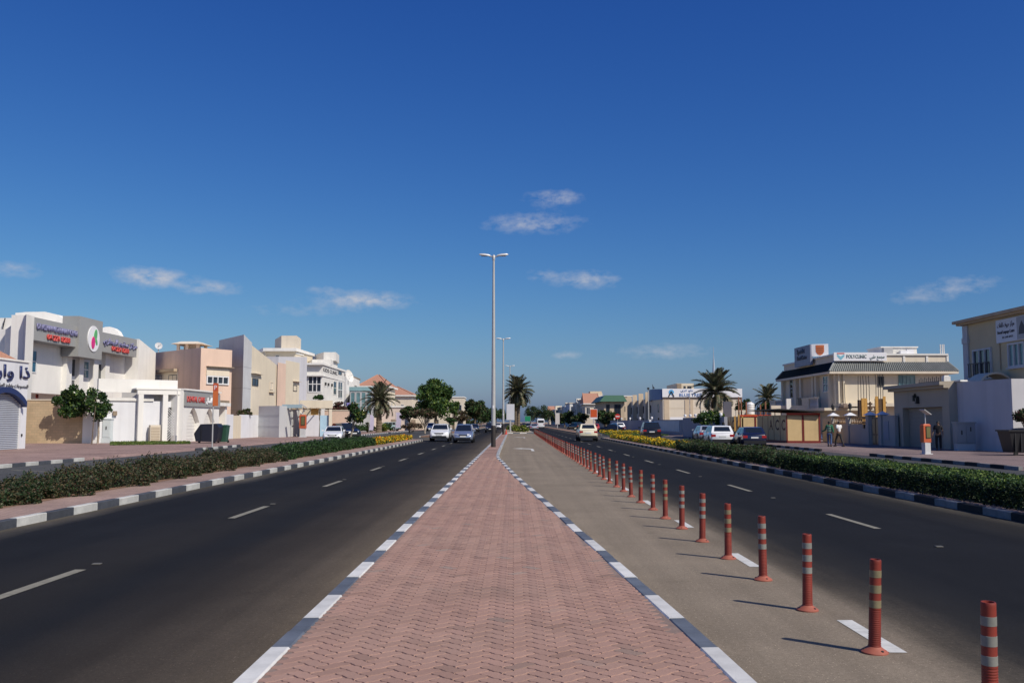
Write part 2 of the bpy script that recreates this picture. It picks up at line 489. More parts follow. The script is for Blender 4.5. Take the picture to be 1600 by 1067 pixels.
# foliage -----------------------------------------------------------------
def leaf_mesh(name, C, size, mats, weights=None, parent=None, flat=.0, asp=.55, origin=None, kind=None, label=None):
    C = np.asarray(C, float); n = len(C)
    org = np.array(root_of(parent)) if parent is not None else np.array(origin if origin is not None else (0, 0, 0), float)
    C = C - org
    u = rng.normal(size=(n, 3)); u[:, 2] *= (1 - flat); u /= np.linalg.norm(u, axis=1)[:, None]
    w = rng.normal(size=(n, 3)); w[:, 2] += flat * 2
    v = np.cross(w, u); v /= np.linalg.norm(v, axis=1)[:, None] + 1e-9
    sz = size * rng.uniform(.65, 1.35, n)
    a = u * sz[:, None]; b = v * (sz * asp)[:, None]
    V = np.empty((n, 4, 3)); V[:, 0] = C - a; V[:, 1] = C + b; V[:, 2] = C + a; V[:, 3] = C - b
    me = bpy.data.meshes.new(name)
    me.vertices.add(4 * n); me.vertices.foreach_set('co', V.reshape(-1))
    me.loops.add(4 * n); me.loops.foreach_set('vertex_index', np.arange(4 * n, dtype=np.int32))
    me.polygons.add(n); me.polygons.foreach_set('loop_start', np.arange(0, 4 * n, 4, dtype=np.int32))
    for m in mats: me.materials.append(m)
    w_ = np.array(weights if weights is not None else [1] * len(mats), float); w_ /= w_.sum()
    me.polygons.foreach_set('material_index', rng.choice(len(mats), n, p=w_).astype(np.int32))
    me.update(calc_edges=True)
    o = bpy.data.objects.new(name, me); COL.objects.link(o)
    if parent is not None: o.parent = parent
    elif origin is not None: o.location = origin
    if kind: o['kind'] = kind
    if label: o['label'] = label
    return o
def clumps(center, rad, ncl, nleaf, cl_r=.33, shell=.6, zmin=None):
    """leaf centres in ncl lumps spread through an ellipsoid"""
    center = np.array(center, float); rad = np.array(rad, float)
    pts = []; cs = []
    for i in range(ncl):
        d = rng.normal(size=3); d /= np.linalg.norm(d)
        r = rng.uniform(shell, 1.0) if rng.random() < .8 else rng.uniform(.1, shell)
        c = center + d * r * rad * .82
        if zmin is not None and c[2] < zmin: c[2] = zmin + rng.random() * .3
        cs.append(c)
        k = int(nleaf / ncl * rng.uniform(.6, 1.4))
        q = rng.normal(size=(k, 3)); q /= np.linalg.norm(q, axis=1)[:, None]
        q *= (rng.random(k) ** .45)[:, None]
        pts.append(c + q * rad * cl_r * rng.uniform(.7, 1.25))
    return np.concatenate(pts), cs
def tree(name, label, base, h, crown_r, crown_z, mats, weights, ncl=26, nleaf=3500, leaf=.16, trunk_r=.18, bark=None, group=None, cl_r=.33, nb=9, lean=(0, 0), fork=.35, cat='tree', shell=.6, asp=.55, flowers=0):
    base = Vector(base)
    t = thing(name, label, cat, base, group)
    cc = (base.x + lean[0], base.y + lean[1], base.z + crown_z)
    pts, cs = clumps(cc, crown_r, ncl, nleaf, cl_r, shell)
    mb = MB()
    fz = h * fork
    fp = base + Vector((lean[0] * .4, lean[1] * .4, fz))
    mb.tube([base - UP * .1, base + UP * fz * .4 + Vector((random.uniform(-.05, .05), 0, 0)), fp], [trunk_r * 1.25, trunk_r, trunk_r * .8], 8)
    put('trunk', mb, bark or BARK, t, smooth=True)
    mb = MB()
    for c in cs[:nb]:
        c = Vector(c); mid = fp.lerp(c, .5) + Vector((random.uniform(-.2, .2), random.uniform(-.2, .2), random.uniform(0, .3))) * crown_r[0] * .3
        mb.tube([fp - UP * .05, mid, c], [trunk_r * .55, trunk_r * .35, trunk_r * .12], 6)
    put('branches', mb, bark or BARK, t, smooth=True)
    leaf_mesh('crown', pts, leaf, mats, weights, t, asp=asp)
    if flowers:
        k = rng.choice(len(pts), flowers); leaf_mesh('flowers', pts[k] + rng.normal(size=(flowers, 3)) * leaf * .8, leaf * .7, [FL_W], None, t, asp=.9)
    return t
_FROND = []
def frond_meshes():
    if _FROND: return _FROND
    for k, (bend, dry) in enumerate(((.55, 0), (.95, 0), (1.5, 0), (1.9, 1))):
        mb = MB(); n = 12; Lf = 1.0; pts = []
        ang = 0.0; p = Vector((0, 0, 0))
        for i in range(n + 1):
            pts.append(p.copy()); a = -bend * (i / n) ** 1.3
            p = p + Vector((math.cos(a), 0, math.sin(a))) * (Lf / n)
        mb.tube(pts, [.016 * (1 - .8 * i / n) + .003 for i in range(n + 1)], 4, 2)
        for i in range(40):
            t = .12 + .88 * i / 39; fi = t * n; i0 = min(int(fi), n - 1); q = pts[i0].lerp(pts[i0 + 1], fi - i0)
            d = (pts[i0 + 1] - pts[i0]).normalized(); up = Vector((-d.z, 0, d.x))
            ll = .27 * math.sin(math.pi * min(1, .18 + t * .8)) ** .6 + .03
            for sgn in (-1, 1):
                dirv = (d * .75 + Vector((0, sgn, 0)) * .8 + up * random.uniform(.15, .5)).normalized()
                tip = q + dirv * ll + Vector((0, 0, -.06 * ll))
                side = d * .024
                mb.add([q - side, q + side, q + dirv * ll * .6 + side * .8, tip], [(0, 1, 2, 3)], 1 if (dry or random.random() < .12) else 0)
        _FROND.append(mb.mesh('frond', [LF_PALM, LF_PALMB, BARKG]))
    return _FROND
def palm(label, base, h, fl, nf=44, trunk_r=.2, group=None, droop=0.0, name='date_palm', skirt=0):
    base = Vector(base); t = thing(name, label, 'palm', base, group)
    mb = MB(); prof = []; n = max(6, int(h / .22))
    for i in range(n + 1):
        z = h * i / n; r = trunk_r * (1.15 - .25 * z / h) * (1 + (.12 if i % 2 else -.02))
        if i == 0: r *= 1.25
        prof.append((r, z))
    mb.lathe(base, prof, 10); put('trunk', mb, BARKP, t, smooth=False)
    fm = frond_meshes()
    for i in range(nf):
        f = i / nf; az = i * 2.39996 + random.uniform(-.2, .2)
        elev = R(80) - f * R(98 + droop) + random.uniform(-.12, .12)
        m = fm[0] if f < .3 else fm[1] if f < .7 else fm[2]
        s = fl * random.uniform(.82, 1.1)
        inst(m, 'frond', t, (0, 0, h - .05 - f * .25), (random.uniform(-.3, .3), -elev, az), (s, s, s))
    for i in range(skirt):
        az = i * 2.39996 + 1; s = fl * random.uniform(.6, .85)
        inst(fm[3], 'frond', t, (0, 0, h - .4 - random.random() * .3), (random.uniform(-.3, .3), R(25 + 30 * random.random()), az), (s, s, s))
    return t

# ================================================================ GROUND, ROADS, PAVEMENTS
def asphalt():
    m, n, b = _m('asphalt')
    t = nd(n, 'ShaderNodeTexCoord'); sx = nd(n, 'ShaderNodeSeparateXYZ'); L(n, t.outputs['Object'], sx.inputs[0])
    def noise(scale, det=5, rough=.6, sc3=None):
        q = nd(n, 'ShaderNodeTexNoise'); q.inputs['Scale'].default_value = scale; q.inputs['Detail'].default_value = det; q.inputs['Roughness'].default_value = rough
        if sc3:
            mp = nd(n, 'ShaderNodeMapping'); mp.inputs['Scale'].default_value = sc3; L(n, t.outputs['Object'], mp.inputs[0]); L(n, mp.outputs[0], q.inputs['Vector'])
        else: L(n, t.outputs['Object'], q.inputs['Vector'])
        return q.outputs[0]
    def math_(op, a, bb=None, cc=None):
        q = nd(n, 'ShaderNodeMath', operation=op)
        for i, v in enumerate((a, bb, cc)):
            if v is None: continue
            if isinstance(v, (int, float)): q.inputs[i].default_value = v
            else: L(n, v, q.inputs[i])
        return q.outputs[0]
    n1 = noise(1.2, 5, .6, (1, .12, 1)); n2 = noise(14, 6, .7)
    xx = math_('ADD', sx.outputs[0], math_('MULTIPLY', math_('SUBTRACT', n1, .5), .9))
    xx = math_('ADD', xx, math_('MULTIPLY', math_('SUBTRACT', n2, .5), .35))
    mr = nd(n, 'ShaderNodeMapRange'); mr.inputs[1].default_value = -22; mr.inputs[2].default_value = 22; L(n, xx, mr.inputs[0])
    cr = nd(n, 'ShaderNodeValToRGB'); cr.color_ramp.interpolation = 'LINEAR'
    DK = (.0118, .0125, .0145); SAND = (.218, .181, .138); MID = (.030, .0255, .0215); SV = (.062, .064, .067); EDGE = (.10, .088, .070); WORN = (.018, .017, .0165)
    stops = [(-22, SV), (-18.8, (.075, .077, .078)), (-16, SV), (-11.6, (.058, .060, .063)), (-8.62, EDGE), (-8.35, (.06, .055, .048)), (-7.9, DK), (-6.6, DK), (-5.5, WORN), (-4.9, WORN), (-4.2, DK), (-3.3, MID), (-2.5, (.062, .051, .040)), (-1.9, (.115, .093, .068)),
             (-1.5, SAND), (3.0, SAND), (3.4, (.085, .072, .056)), (3.85, (.024, .023, .022)), (4.8, DK), (7.5, DK), (8.6, (.024, .023, .021)), (9.1, (.075, .068, .056)), (11.6, SV), (22, SV)]
    e = cr.color_ramp.elements
    while len(e) > 1: e.remove(e[-1])
    e[0].position = (stops[0][0] + 22) / 44; e[0].color = stops[0][1] + (1,)
    for x, c in stops[1:]:
        q = e.new((x + 22) / 44); q.color = c + (1,)
    L(n, mr.outputs[0], cr.inputs[0])
    n3 = noise(110, 4, .85); n4 = noise(.45, 6, .62); n5 = noise(26, 4, .75)
    v = math_('MULTIPLY', math_('MULTIPLY_ADD', n3, 2.2, -.1), math_('MULTIPLY_ADD', n4, .7, .65))
    v = math_('MULTIPLY', v, math_('MULTIPLY_ADD', n5, 1.0, .5))
    n6 = noise(1.0, 4, .6, (2.6, .035, 1)); v = math_('MULTIPLY', v, math_('MULTIPLY_ADD', n6, .6, .70))
    n7 = noise(1.3, 5, .65); dr = math_('MULTIPLY', math_('MAXIMUM', math_('SUBTRACT', n7, .62), 0.0), 1.8); v = math_('MULTIPLY', v, math_('SUBTRACT', 1.0, dr))
    n8 = noise(.8, 5, .6, (1, .5, 1)); du = math_('MULTIPLY', math_('MAXIMUM', math_('SUBTRACT', n8, .60), 0.0), 1.6); v = math_('MULTIPLY', v, math_('ADD', 1.0, du))
    # pale aggregate specks
    vo = nd(n, 'ShaderNodeTexVoronoi'); vo.inputs['Scale'].default_value = 42; L(n, t.outputs['Object'], vo.inputs['Vector'])
    sp = math_('GREATER_THAN', math_('SUBTRACT', .22, vo.outputs['Distance']), 0.0)
    wn_ = nd(n, 'ShaderNodeSeparateColor'); L(n, vo.outputs['Color'], wn_.inputs[0])
    sp = math_('MULTIPLY', sp, math_('GREATER_THAN', wn_.outputs[0], .80))
    v = math_('ADD', v, math_('MULTIPLY', sp, 1.0))
    vm = nd(n, 'ShaderNodeVectorMath', operation='SCALE'); L(n, cr.outputs[0], vm.inputs[0]); L(n, v, vm.inputs['Scale'])
    L(n, vm.outputs[0], b.inputs['Base Color'])
    b.inputs['Roughness'].default_value = .9; b.inputs['Specular IOR Level'].default_value = .12
    bu = nd(n, 'ShaderNodeBump'); bu.inputs['Strength'].default_value = .35; bu.inputs['Distance'].default_value = .01
    L(n, n3, bu.inputs['Height']); L(n, bu.outputs[0], b.inputs['Normal'])
    return m
ASPH = asphalt()
SAND = mat('sandy_ground', (.30, .24, .16), rough=1, var=.25, scale=.2, bump=.3)
def paver_far(name, c1, c2, joint):
    m, n, b = _m(name)
    t = nd(n, 'ShaderNodeTexCoord')
    br = nd(n, 'ShaderNodeTexBrick'); br.inputs['Scale'].default_value = 1; br.inputs['Brick Width'].default_value = .22; br.inputs['Row Height'].default_value = .11
    br.inputs['Mortar Size'].default_value = .006; br.inputs['Color1'].default_value = c1 + (1,); br.inputs['Color2'].default_value = c2 + (1,); br.inputs['Mortar'].default_value = joint + (1,)
    mp = nd(n, 'ShaderNodeMapping'); mp.inputs['Rotation'].default_value = (0, 0, R(45)); L(n, t.outputs['Object'], mp.inputs[0]); L(n, mp.outputs[0], br.inputs['Vector'])
    no = nd(n, 'ShaderNodeTexNoise'); no.inputs['Scale'].default_value = .35; no.inputs['Detail'].default_value = 6; no.inputs['Roughness'].default_value = .65; L(n, t.outputs['Object'], no.inputs['Vector'])
    mr = nd(n, 'ShaderNodeMapRange'); mr.inputs[1].default_value = .3; mr.inputs[2].default_value = .7; mr.inputs[3].default_value = .72; mr.inputs[4].default_value = 1.18; L(n, no.outputs[0], mr.inputs[0])
    vm = nd(n, 'ShaderNodeVectorMath', operation='SCALE'); L(n, br.outputs[0], vm.inputs[0]); L(n, mr.outputs[0], vm.inputs['Scale'])
    L(n, vm.outputs[0], b.inputs['Base Color']); b.inputs['Roughness'].default_value = .9; b.inputs['Specular IOR Level'].default_value = .2
    return m
PAVE_PINK = paver_far('pink_pavement_pavers', (.34, .235, .205), (.28, .19, .17), (.17, .12, .10))
PAVE_GREY = paver_far('grey_pink_strip_pavers', (.37, .26, .22), (.32, .23, .20), (.18, .13, .11))
PAVE_RT = paver_far('grey_red_pavement_pavers', (.25, .185, .175), (.20, .155, .15), (.13, .10, .09))
KERB_W = mat('white_kerb_paint', (.62, .62, .60), rough=.7, var=.16, scale=5, stain=.25, rnd=.07, bump=.2, bscale=60)
KERB_K = mat('dark_kerb_paint', (.105, .122, .150), rough=.65, var=.3, scale=5, rnd=.15, bump=.2, bscale=60)
PAINTW = mat('white_road_paint', (.60, .60, .57), rough=.7, var=.22, scale=8)
PAINTD = mat('dusty_road_paint', (.225, .212, .165), rough=.8, var=.25, scale=8)
CONC = mat('pale_concrete', (.38, .35, .31), rough=.9, var=.2, scale=2)

mb = MB(); mb.box(-4000, 4000, -300, 7000, -.5, -.05); struct('ground', mb, SAND)
mb = MB(); mb.quad((-20.4, -20, 0), (19.3, -20, 0), (19.3, 1200, 0), (-20.4, 1200, 0)); struct('road', mb, ASPH)

# pavements with a low ramped front edge
def pavement(name, xe, xo, sgn, y0, y1, m):
    mb = MB()
    a = xe; b = xe + sgn * .45
    for q in (((b, y0, .12), (xo, y0, .12), (xo, y1, .12), (b, y1, .12)), ((a, y0, .004), (b, y0, .12), (b, y1, .12), (a, y1, .004))):
        mb.add(q if sgn > 0 else list(reversed(q)), [(0, 1, 2, 3)])
    return struct(name, mb, m)
pavement('pavement', -20.0, -90, -1, 12, 900, PAVE_PINK)
pavement('pavement', 18.8, 80, 1, 8, 900, PAVE_RT)

# ---- kerb stones
def kerb_mesh(Ln, m, name='kerb_stone', w=.15, h=.15):
    mb = MB(); g = .004; b = .012
    prof = [(0, -.02), (0, h - b), (b, h), (w - b, h), (w, h - b), (w, -.02)]
    vs = [(x, y, z) for y in (g, Ln - g) for x, z in prof]; k = len(prof)
    fs = [(i, k + i, k + i + 1, i + 1) for i in range(k - 1)] + [tuple(range(k)), tuple(reversed(range(k, 2 * k)))]
    mb.add(vs, [tuple(reversed(f)) for f in fs]); me = mb.mesh(name, m); return me
KU = 1.06
KERB_W_SHADE = mat('shade_greyed_white_kerb_paint', (.24, .24, .235), rough=.85, var=.25, scale=4, stain=.3, rnd=.12, bump=.2, bscale=60)  # white paint greyed to put the right kerbs' shade in; streaks are wear
KERB_K_SHADE = mat('shade_toned_black_kerb_paint', (.013, .0135, .015), rough=.85, var=.3, scale=5, rnd=.15, bump=.2, bscale=60)  # near-black copy of the dark paint, right-hand shade put into its colour
KERB_K2 = mat('dusty_black_kerb_paint', (.058, .064, .078), rough=.75, var=.35, scale=5, rnd=.18, bump=.2, bscale=60)
KERB_W2 = mat('scuffed_white_kerb_paint', (.54, .54, .51), rough=.75, var=.22, scale=4, stain=.3, rnd=.10, bump=.2, bscale=60)
KM = {(l, c): kerb_mesh(l * KU, (KERB_K, KERB_W, KERB_K_SHADE, KERB_W_SHADE, KERB_K2, KERB_W2)[c]) for l in (.5, 1.0) for c in range(6)}
def kerb_line(name, pts, inward, start=1, split_dark=False, near=60, unit=1.06, limit=300, paint_set=False):
    """stones along a polyline of road-edge points; inward = side (+1 right / -1 left of travel) on which the stone body lies"""
    jr = random.Random(len(name) + int(pts[0][1] * 7))
    pts = [Vector((p[0], p[1], 0)) for p in pts]
    seg = [(pts[i + 1] - pts[i]).length for i in range(len(pts) - 1)]; T = sum(seg)
    def at(s):
        i = 0
        while i < len(seg) - 1 and s > seg[i]: s -= seg[i]; i += 1
        return pts[i].lerp(pts[i + 1], s / seg[i])
    root = empty_struct(name); far = MB(); s = 0.0; c = start; cnt = 0
    while s + unit <= T + .01:
        p = at(s); q = at(min(s + unit, T)); d = (q - p).normalized(); ang = math.atan2(-d.x, d.y)
        if p.y < near and cnt < limit:
            for k in range(2 if (split_dark and not c) else 1):
                Ln = .5 if (split_dark and not c) else 1.0
                me = KM[(Ln, c + 2 * int(paint_set))]
                o = inst(me, 'kerb_stone', root, p + d * (k * .5 * KU), (0, 0, ang), (1, 1, 1))
                if inward < 0:
                    o.location = p + d * (k * .5 * KU) + Vector((-d.y, d.x, 0)) * .15
                o.location.x += jr.uniform(-.006, .006); o.location.z = jr.uniform(-.004, .004); o.rotation_euler.y = jr.uniform(-.012, .012)
                cnt += 1
        else:
            nrm = Vector((d.y, -d.x, 0)) * inward * .15; nrm2 = nrm
            o = p if inward > 0 else p + nrm
            wv = Vector((d.y, -d.x, 0)) * .15
            far.obox(o - UP * .02, wv, d * (unit - .004), UP * .17, 0 if c else 1)
        c = 1 - c; s += unit
    if far.v: put('far_kerb_stones', far, [[KERB_W, KERB_K], [KERB_W_SHADE, KERB_K_SHADE], [KERB_W2, KERB_K2]][int(paint_set)], root, kind='stuff')
    return root

# ---- central island: outline surveyed at z = .15
islR = [(1.66, 3.0), (1.60, 5.0), (1.555, 6.17), (1.51, 7.19), (1.45, 8.23), (1.32, 10.35), (1.19, 12.52), (1.05, 14.64), (.92, 16.87), (.79, 18.92), (.51, 23.34), (.17, 28.74), (-.16, 34.8), (-.42, 40.07), (-.62, 43.4), (-.74, 47), (-.80, 55), (-.84, 90), (-.92, 148)]
islL = [(-1.80, 3.0), (-1.81, 60), (-1.85, 150)]
def isl_x(y, P):
    for i in range(len(P) - 1):
        if P[i][1] <= y <= P[i + 1][1]:
            t = (y - P[i][1]) / (P[i + 1][1] - P[i][1]); return P[i][0] + (P[i + 1][0] - P[i][0]) * t
    return P[-1][0] if y > P[-1][1] else P[0][0]
kerb_line('kerb', [(-1.80, 3.96)] + islL[1:], +1, start=1, split_dark=True, near=70)
kerb_line('kerb', [(1.632, 3.96)] + islR[1:], -1, start=1, split_dark=True, near=70)

PAVER = None
def paver_mat():
    m, n, b = _m('red_interlocking_paver')
    t = nd(n, 'ShaderNodeTexCoord'); ge = nd(n, 'ShaderNodeNewGeometry'); oi = nd(n, 'ShaderNodeObjectInfo'); at = nd(n, 'ShaderNodeAttribute'); at.attribute_name = 'tone'
    ad = nd(n, 'ShaderNodeMath', operation='ADD'); L(n, oi.outputs['Random'], ad.inputs[0]); L(n, at.outputs['Fac'], ad.inputs[1])
    fr = nd(n, 'ShaderNodeMath', operation='FRACT'); L(n, ad.outputs[0], fr.inputs[0])
    cr = nd(n, 'ShaderNodeValToRGB'); e = cr.color_ramp.elements
    e[0].position = 0; e[0].color = (.305, .192, .155, 1); e[1].position = 1; e[1].color = (.355, .236, .192, 1)
    q = e.new(.5); q.color = (.365, .228, .184, 1); q = e.new(.955); q.color = (.345, .220, .178, 1); q = e.new(.965); q.color = (.30, .235, .20, 1); q = e.new(.975); q.color = (.25, .155, .125, 1)
    L(n, fr.outputs[0], cr.inputs[0])
    no = nd(n, 'ShaderNodeTexNoise'); no.inputs['Scale'].default_value = .9; no.inputs['Detail'].default_value = 7; no.inputs['Roughness'].default_value = .65
    L(n, ge.outputs['Position'], no.inputs['Vector'])
    n2 = nd(n, 'ShaderNodeTexNoise'); n2.inputs['Scale'].default_value = 90; n2.inputs['Detail'].default_value = 3; n2.inputs['Roughness'].default_value = .8
    L(n, ge.outputs['Position'], n2.inputs['Vector'])
    m1 = nd(n, 'ShaderNodeMapRange'); m1.inputs[1].default_value = .3; m1.inputs[2].default_value = .7; m1.inputs[3].default_value = .90; m1.inputs[4].default_value = 1.10; L(n, no.outputs[0], m1.inputs[0])
    m2 = nd(n, 'ShaderNodeMapRange'); m2.inputs[3].default_value = .72; m2.inputs[4].default_value = 1.28; L(n, n2.outputs[0], m2.inputs[0])
    mu = nd(n, 'ShaderNodeMath', operation='MULTIPLY'); L(n, m1.outputs[0], mu.inputs[0]); L(n, m2.outputs[0], mu.inputs[1])
    # grey dust on part of the walk
    n3 = nd(n, 'ShaderNodeTexNoise'); n3.inputs['Scale'].default_value = .5; n3.inputs['Detail'].default_value = 5; L(n, ge.outputs['Position'], n3.inputs['Vector'])
    m3 = nd(n, 'ShaderNodeMapRange'); m3.inputs[1].default_value = .45; m3.inputs[2].default_value = .75; m3.inputs[3].default_value = 0; m3.inputs[4].default_value = .25; L(n, n3.outputs[0], m3.inputs[0])
    mx = nd(n, 'ShaderNodeMix', data_type='RGBA'); L(n, m3.outputs[0], mx.inputs['Factor']); L(n, cr.outputs[0], mx.inputs[6]); mx.inputs[7].default_value = (.30, .235, .19, 1)
    vm = nd(n, 'ShaderNodeVectorMath', operation='SCALE'); L(n, mx.outputs[2], vm.inputs[0]); L(n, mu.outputs[0], vm.inputs['Scale'])
    L(n, vm.outputs[0], b.inputs['Base Color']); b.inputs['Roughness'].default_value = .92; b.inputs['Specular IOR Level'].default_value = .15
    bu = nd(n, 'ShaderNodeBump'); bu.inputs['Strength'].default_value = .4; bu.inputs['Distance'].default_value = .006; L(n, n2.outputs[0], bu.inputs['Height']); L(n, bu.outputs[0], b.inputs['Normal'])
    return m
PAVER = paver_mat()
JOINT = mat('paver_joint_sand', (.115, .070, .055), rough=1, var=.3, scale=10)
# body of the island
isl_root = empty_struct('pavement_island')
ys = [3 + i * .75 for i in range(194)] + [148.2]
outl = [(isl_x(y, islL) + .1, y) for y in ys]; outr = [(isl_x(y, islR) - .1, y) for y in ys]
mb = MB()
for i in range(len(ys) - 1):
    z0 = .1275 if ys[i] < 45 else .142
    mb.quad((outl[i][0], ys[i], z0), (outr[i][0], ys[i], z0), (outr[i + 1][0], ys[i + 1], z0), (outl[i + 1][0], ys[i + 1], z0), 0 if ys[i] < 45 else 1)
PAVE_ISL = paver_far('red_island_pavers_far', (.35, .222, .18), (.325, .205, .165), (.17, .11, .085))
put('paving_bed', mb, [JOINT, PAVE_ISL], isl_root)
MORTAR = mat('grey_pink_edge_mortar', (.235, .17, .145), rough=1, var=.22, scale=5, bump=.4)
mb = MB()
for i in range(len(ys) - 1):
    for P_, s_ in ((islL, 1), (islR, -1)):
        a = (isl_x(ys[i], P_) + s_ * .14, ys[i]); b = (isl_x(ys[i + 1], P_) + s_ * .14, ys[i + 1])
        q = [(a[0], a[1], .1375), (a[0] + s_ * .16, a[1], .1375), (b[0] + s_ * .16, b[1], .1375), (b[0], b[1], .1375)]
        if ys[i] < 45: mb.add(q if s_ > 0 else list(reversed(q)), [(0, 1, 2, 3)])
put('edge_mortar', mb, MORTAR, isl_root)
# interlocking pavers: herringbone at 45 degrees, edges waved by one periodic warp so that neighbours mesh
A_ = .1125
def warp(u, v):
    return (u + .062 * math.sin(2 * math.pi * v), v + .062 * math.sin(2 * math.pi * u))
def paver_outline(horiz, sub=4):
    w, h = (2, 1) if horiz else (1, 2)
    P = []
    for (ax, ay, bx, by) in ((0, 0, w, 0), (w, 0, w, h), (w, h, 0, h), (0, h, 0, 0)):
        k = sub * max(abs(bx - ax), abs(by - ay))
        for i in range(k): P.append((ax + (bx - ax) * i / k, ay + (by - ay) * i / k))
    return P, w / 2, h / 2
def paver_verts(horiz, sub=4):
    P, cx, cy = paver_outline(horiz, sub); out = []
    for shr, z in ((.026, -.03), (.026, -.007), (.062, .003)):
        for u, v in P:
            # pull in towards the tile's own edge lines
            fu = min(max(u, shr), 2 * cx - shr); fv = min(max(v, shr), 2 * cy - shr)
            x, y = warp(u, v); x += fu - u; y += fv - v
            out.append(((x - cx) * A_, (y - cy) * A_, z))
    k = len(P)
    fs = [tuple(2 * k + i for i in range(k))]
    for r in range(2):
        for i in range(k): fs.append((r * k + i, r * k + (i + 1) % k, (r + 1) * k + (i + 1) % k, (r + 1) * k + i))
    return out, fs
PV = {hz: paver_verts(hz, 3) for hz in (True, False)}
PVM = {}
for hz in (True, False):
    q = MB(); q.add(*PV[hz]); PVM[hz] = q.mesh('paver', PAVER)
cells = []
c45 = math.cos(R(45))
for i in range(-30, 620):
    for j in range(-420, 420):
        r = (i - j) % 4
        if r == 0: hz, cu, cv = True, i + 1, j + .5
        elif r == 3: hz, cu, cv = False, i + .5, j + 1
        else: continue
        x = (cu - cv) * A_ * c45; y = (cu + cv) * A_ * c45
        if y < 4.2 or y > 44.9: continue
        if isl_x(y, islL) + .17 < x < isl_x(y, islR) - .17: cells.append((y, x, hz))
cells.sort()
PZ = .138
vis = [c for c in cells if c[0] > 5.55]
near_set = set(vis[:300]); big = MB(); tones = []
for y, x, hz in cells:
    if (y, x, hz) in near_set:
        o = inst(PVM[hz], 'paver', isl_root, (x, y, PZ + random.uniform(-.0012, .0012)), (random.uniform(-.006, .006), random.uniform(-.006, .006), R(45)))
    else:
        vs, fs = PV[hz]; dz = random.uniform(-.0012, .0012); tx, ty = random.uniform(-.008, .008), random.uniform(-.008, .008)
        big.add([((vx - vy) * c45 + x, (vx + vy) * c45 + y, vz + PZ + dz + vx * tx + vy * ty) for vx, vy, vz in vs], fs)
        tones.append((random.random(), len(vs)))
bo = put('far_pavers', big, PAVER, isl_root, kind='stuff')
at_ = bo.data.attributes.new('tone', 'FLOAT', 'POINT')
at_.data.foreach_set('value', np.concatenate([np.full(k, t, np.float32) for t, k in tones]))

# ---- roadside separators
def separator(name, xr, w, y0, y1, side, m, taper=2.5, kerb_near=70, start=1):
    """raised strip between the main road and the service road; side -1 left, +1 right; xr = road edge"""
    xa, xb = (xr - w, xr) if side < 0 else (xr, xr + w)
    mb = MB()
    P = [(xa + .1, y0 + .2), (xb - .1, y0 + .2), (xb - .1, y1 - taper), ((xa + xb) / 2, y1 - .1), (xa + .1, y1 - taper)]
    mb.prism(P, -.02, .135); struct(name, mb, m)
    if side < 0 and m is PAVE_GREY:
        mb = MB(); mb.quad((xr - 2.55, y0 + .3, .139), (xr - 1.35, y0 + .3, .139), (xr - 1.35, y1 - taper, .139), (xr - 2.55, y1 - taper, .139)); struct('soil_bed', mb, SOIL)
    edge = [(xr, y0), (xr, y1 - taper), ((xa + xb) / 2, y1)]
    kerb_line('kerb', edge, -1 if side < 0 else +1, start=start, near=kerb_near, paint_set=1 if side > 0 else 2)
    xo = xa if side < 0 else xb
    kerb_line('kerb', [(xo, y0), (xo, y1 - taper), ((xa + xb) / 2, y1)], +1 if side < 0 else -1, start=start, near=0, paint_set=1 if side > 0 else 2)
separator('separator_strip', -8.55, 2.75, 8.0, 93, -1, PAVE_GREY)
separator('separator_strip', 9.15, 2.6, 6.0, 103, 1, PAVE_GREY, start=0)
separator('separator_strip', -8.55, 2.6, 112, 330, -1, SOIL)
separator('separator_strip', 9.4, 2.4, 128, 330, 1, SOIL)

# kerb runs along the two pavements
kerb_line('kerb', [(-19.95, 22), (-19.95, 45)], -1, start=1, near=45, paint_set=2)
kerb_line('kerb', [(-19.95, 60), (-19.95, 70)], -1, start=0, near=70, paint_set=2)
kerb_line('kerb', [(-19.95, 118), (-19.95, 190)], -1, start=1, near=0)
kerb_line('kerb', [(18.75, 35.5), (18.75, 50.5)], +1, start=1, near=60, paint_set=True)
kerb_line('kerb', [(18.75, 58.5), (18.75, 104)], +1, start=0, near=60, paint_set=True)

# median beyond the turning lane
mb = MB(); mb.prism([(-1.1, 148.3), (3.0, 148.3), (3.0, 500), (-1.9, 500), (-1.9, 150)], -.02, .13); struct('median', mb, mat('median_soil', (.33, .27, .18), rough=1, var=.3, scale=1))
kerb_line('kerb', [(-1.2, 148.1), (3.1, 148.1)], +1, start=1, near=0)
kerb_line('kerb', [(3.05, 148.1), (3.05, 300)], -1, start=0, near=0)
kerb_line('kerb', [(-1.95, 150), (-1.95, 300)], +1, start=1, near=0)

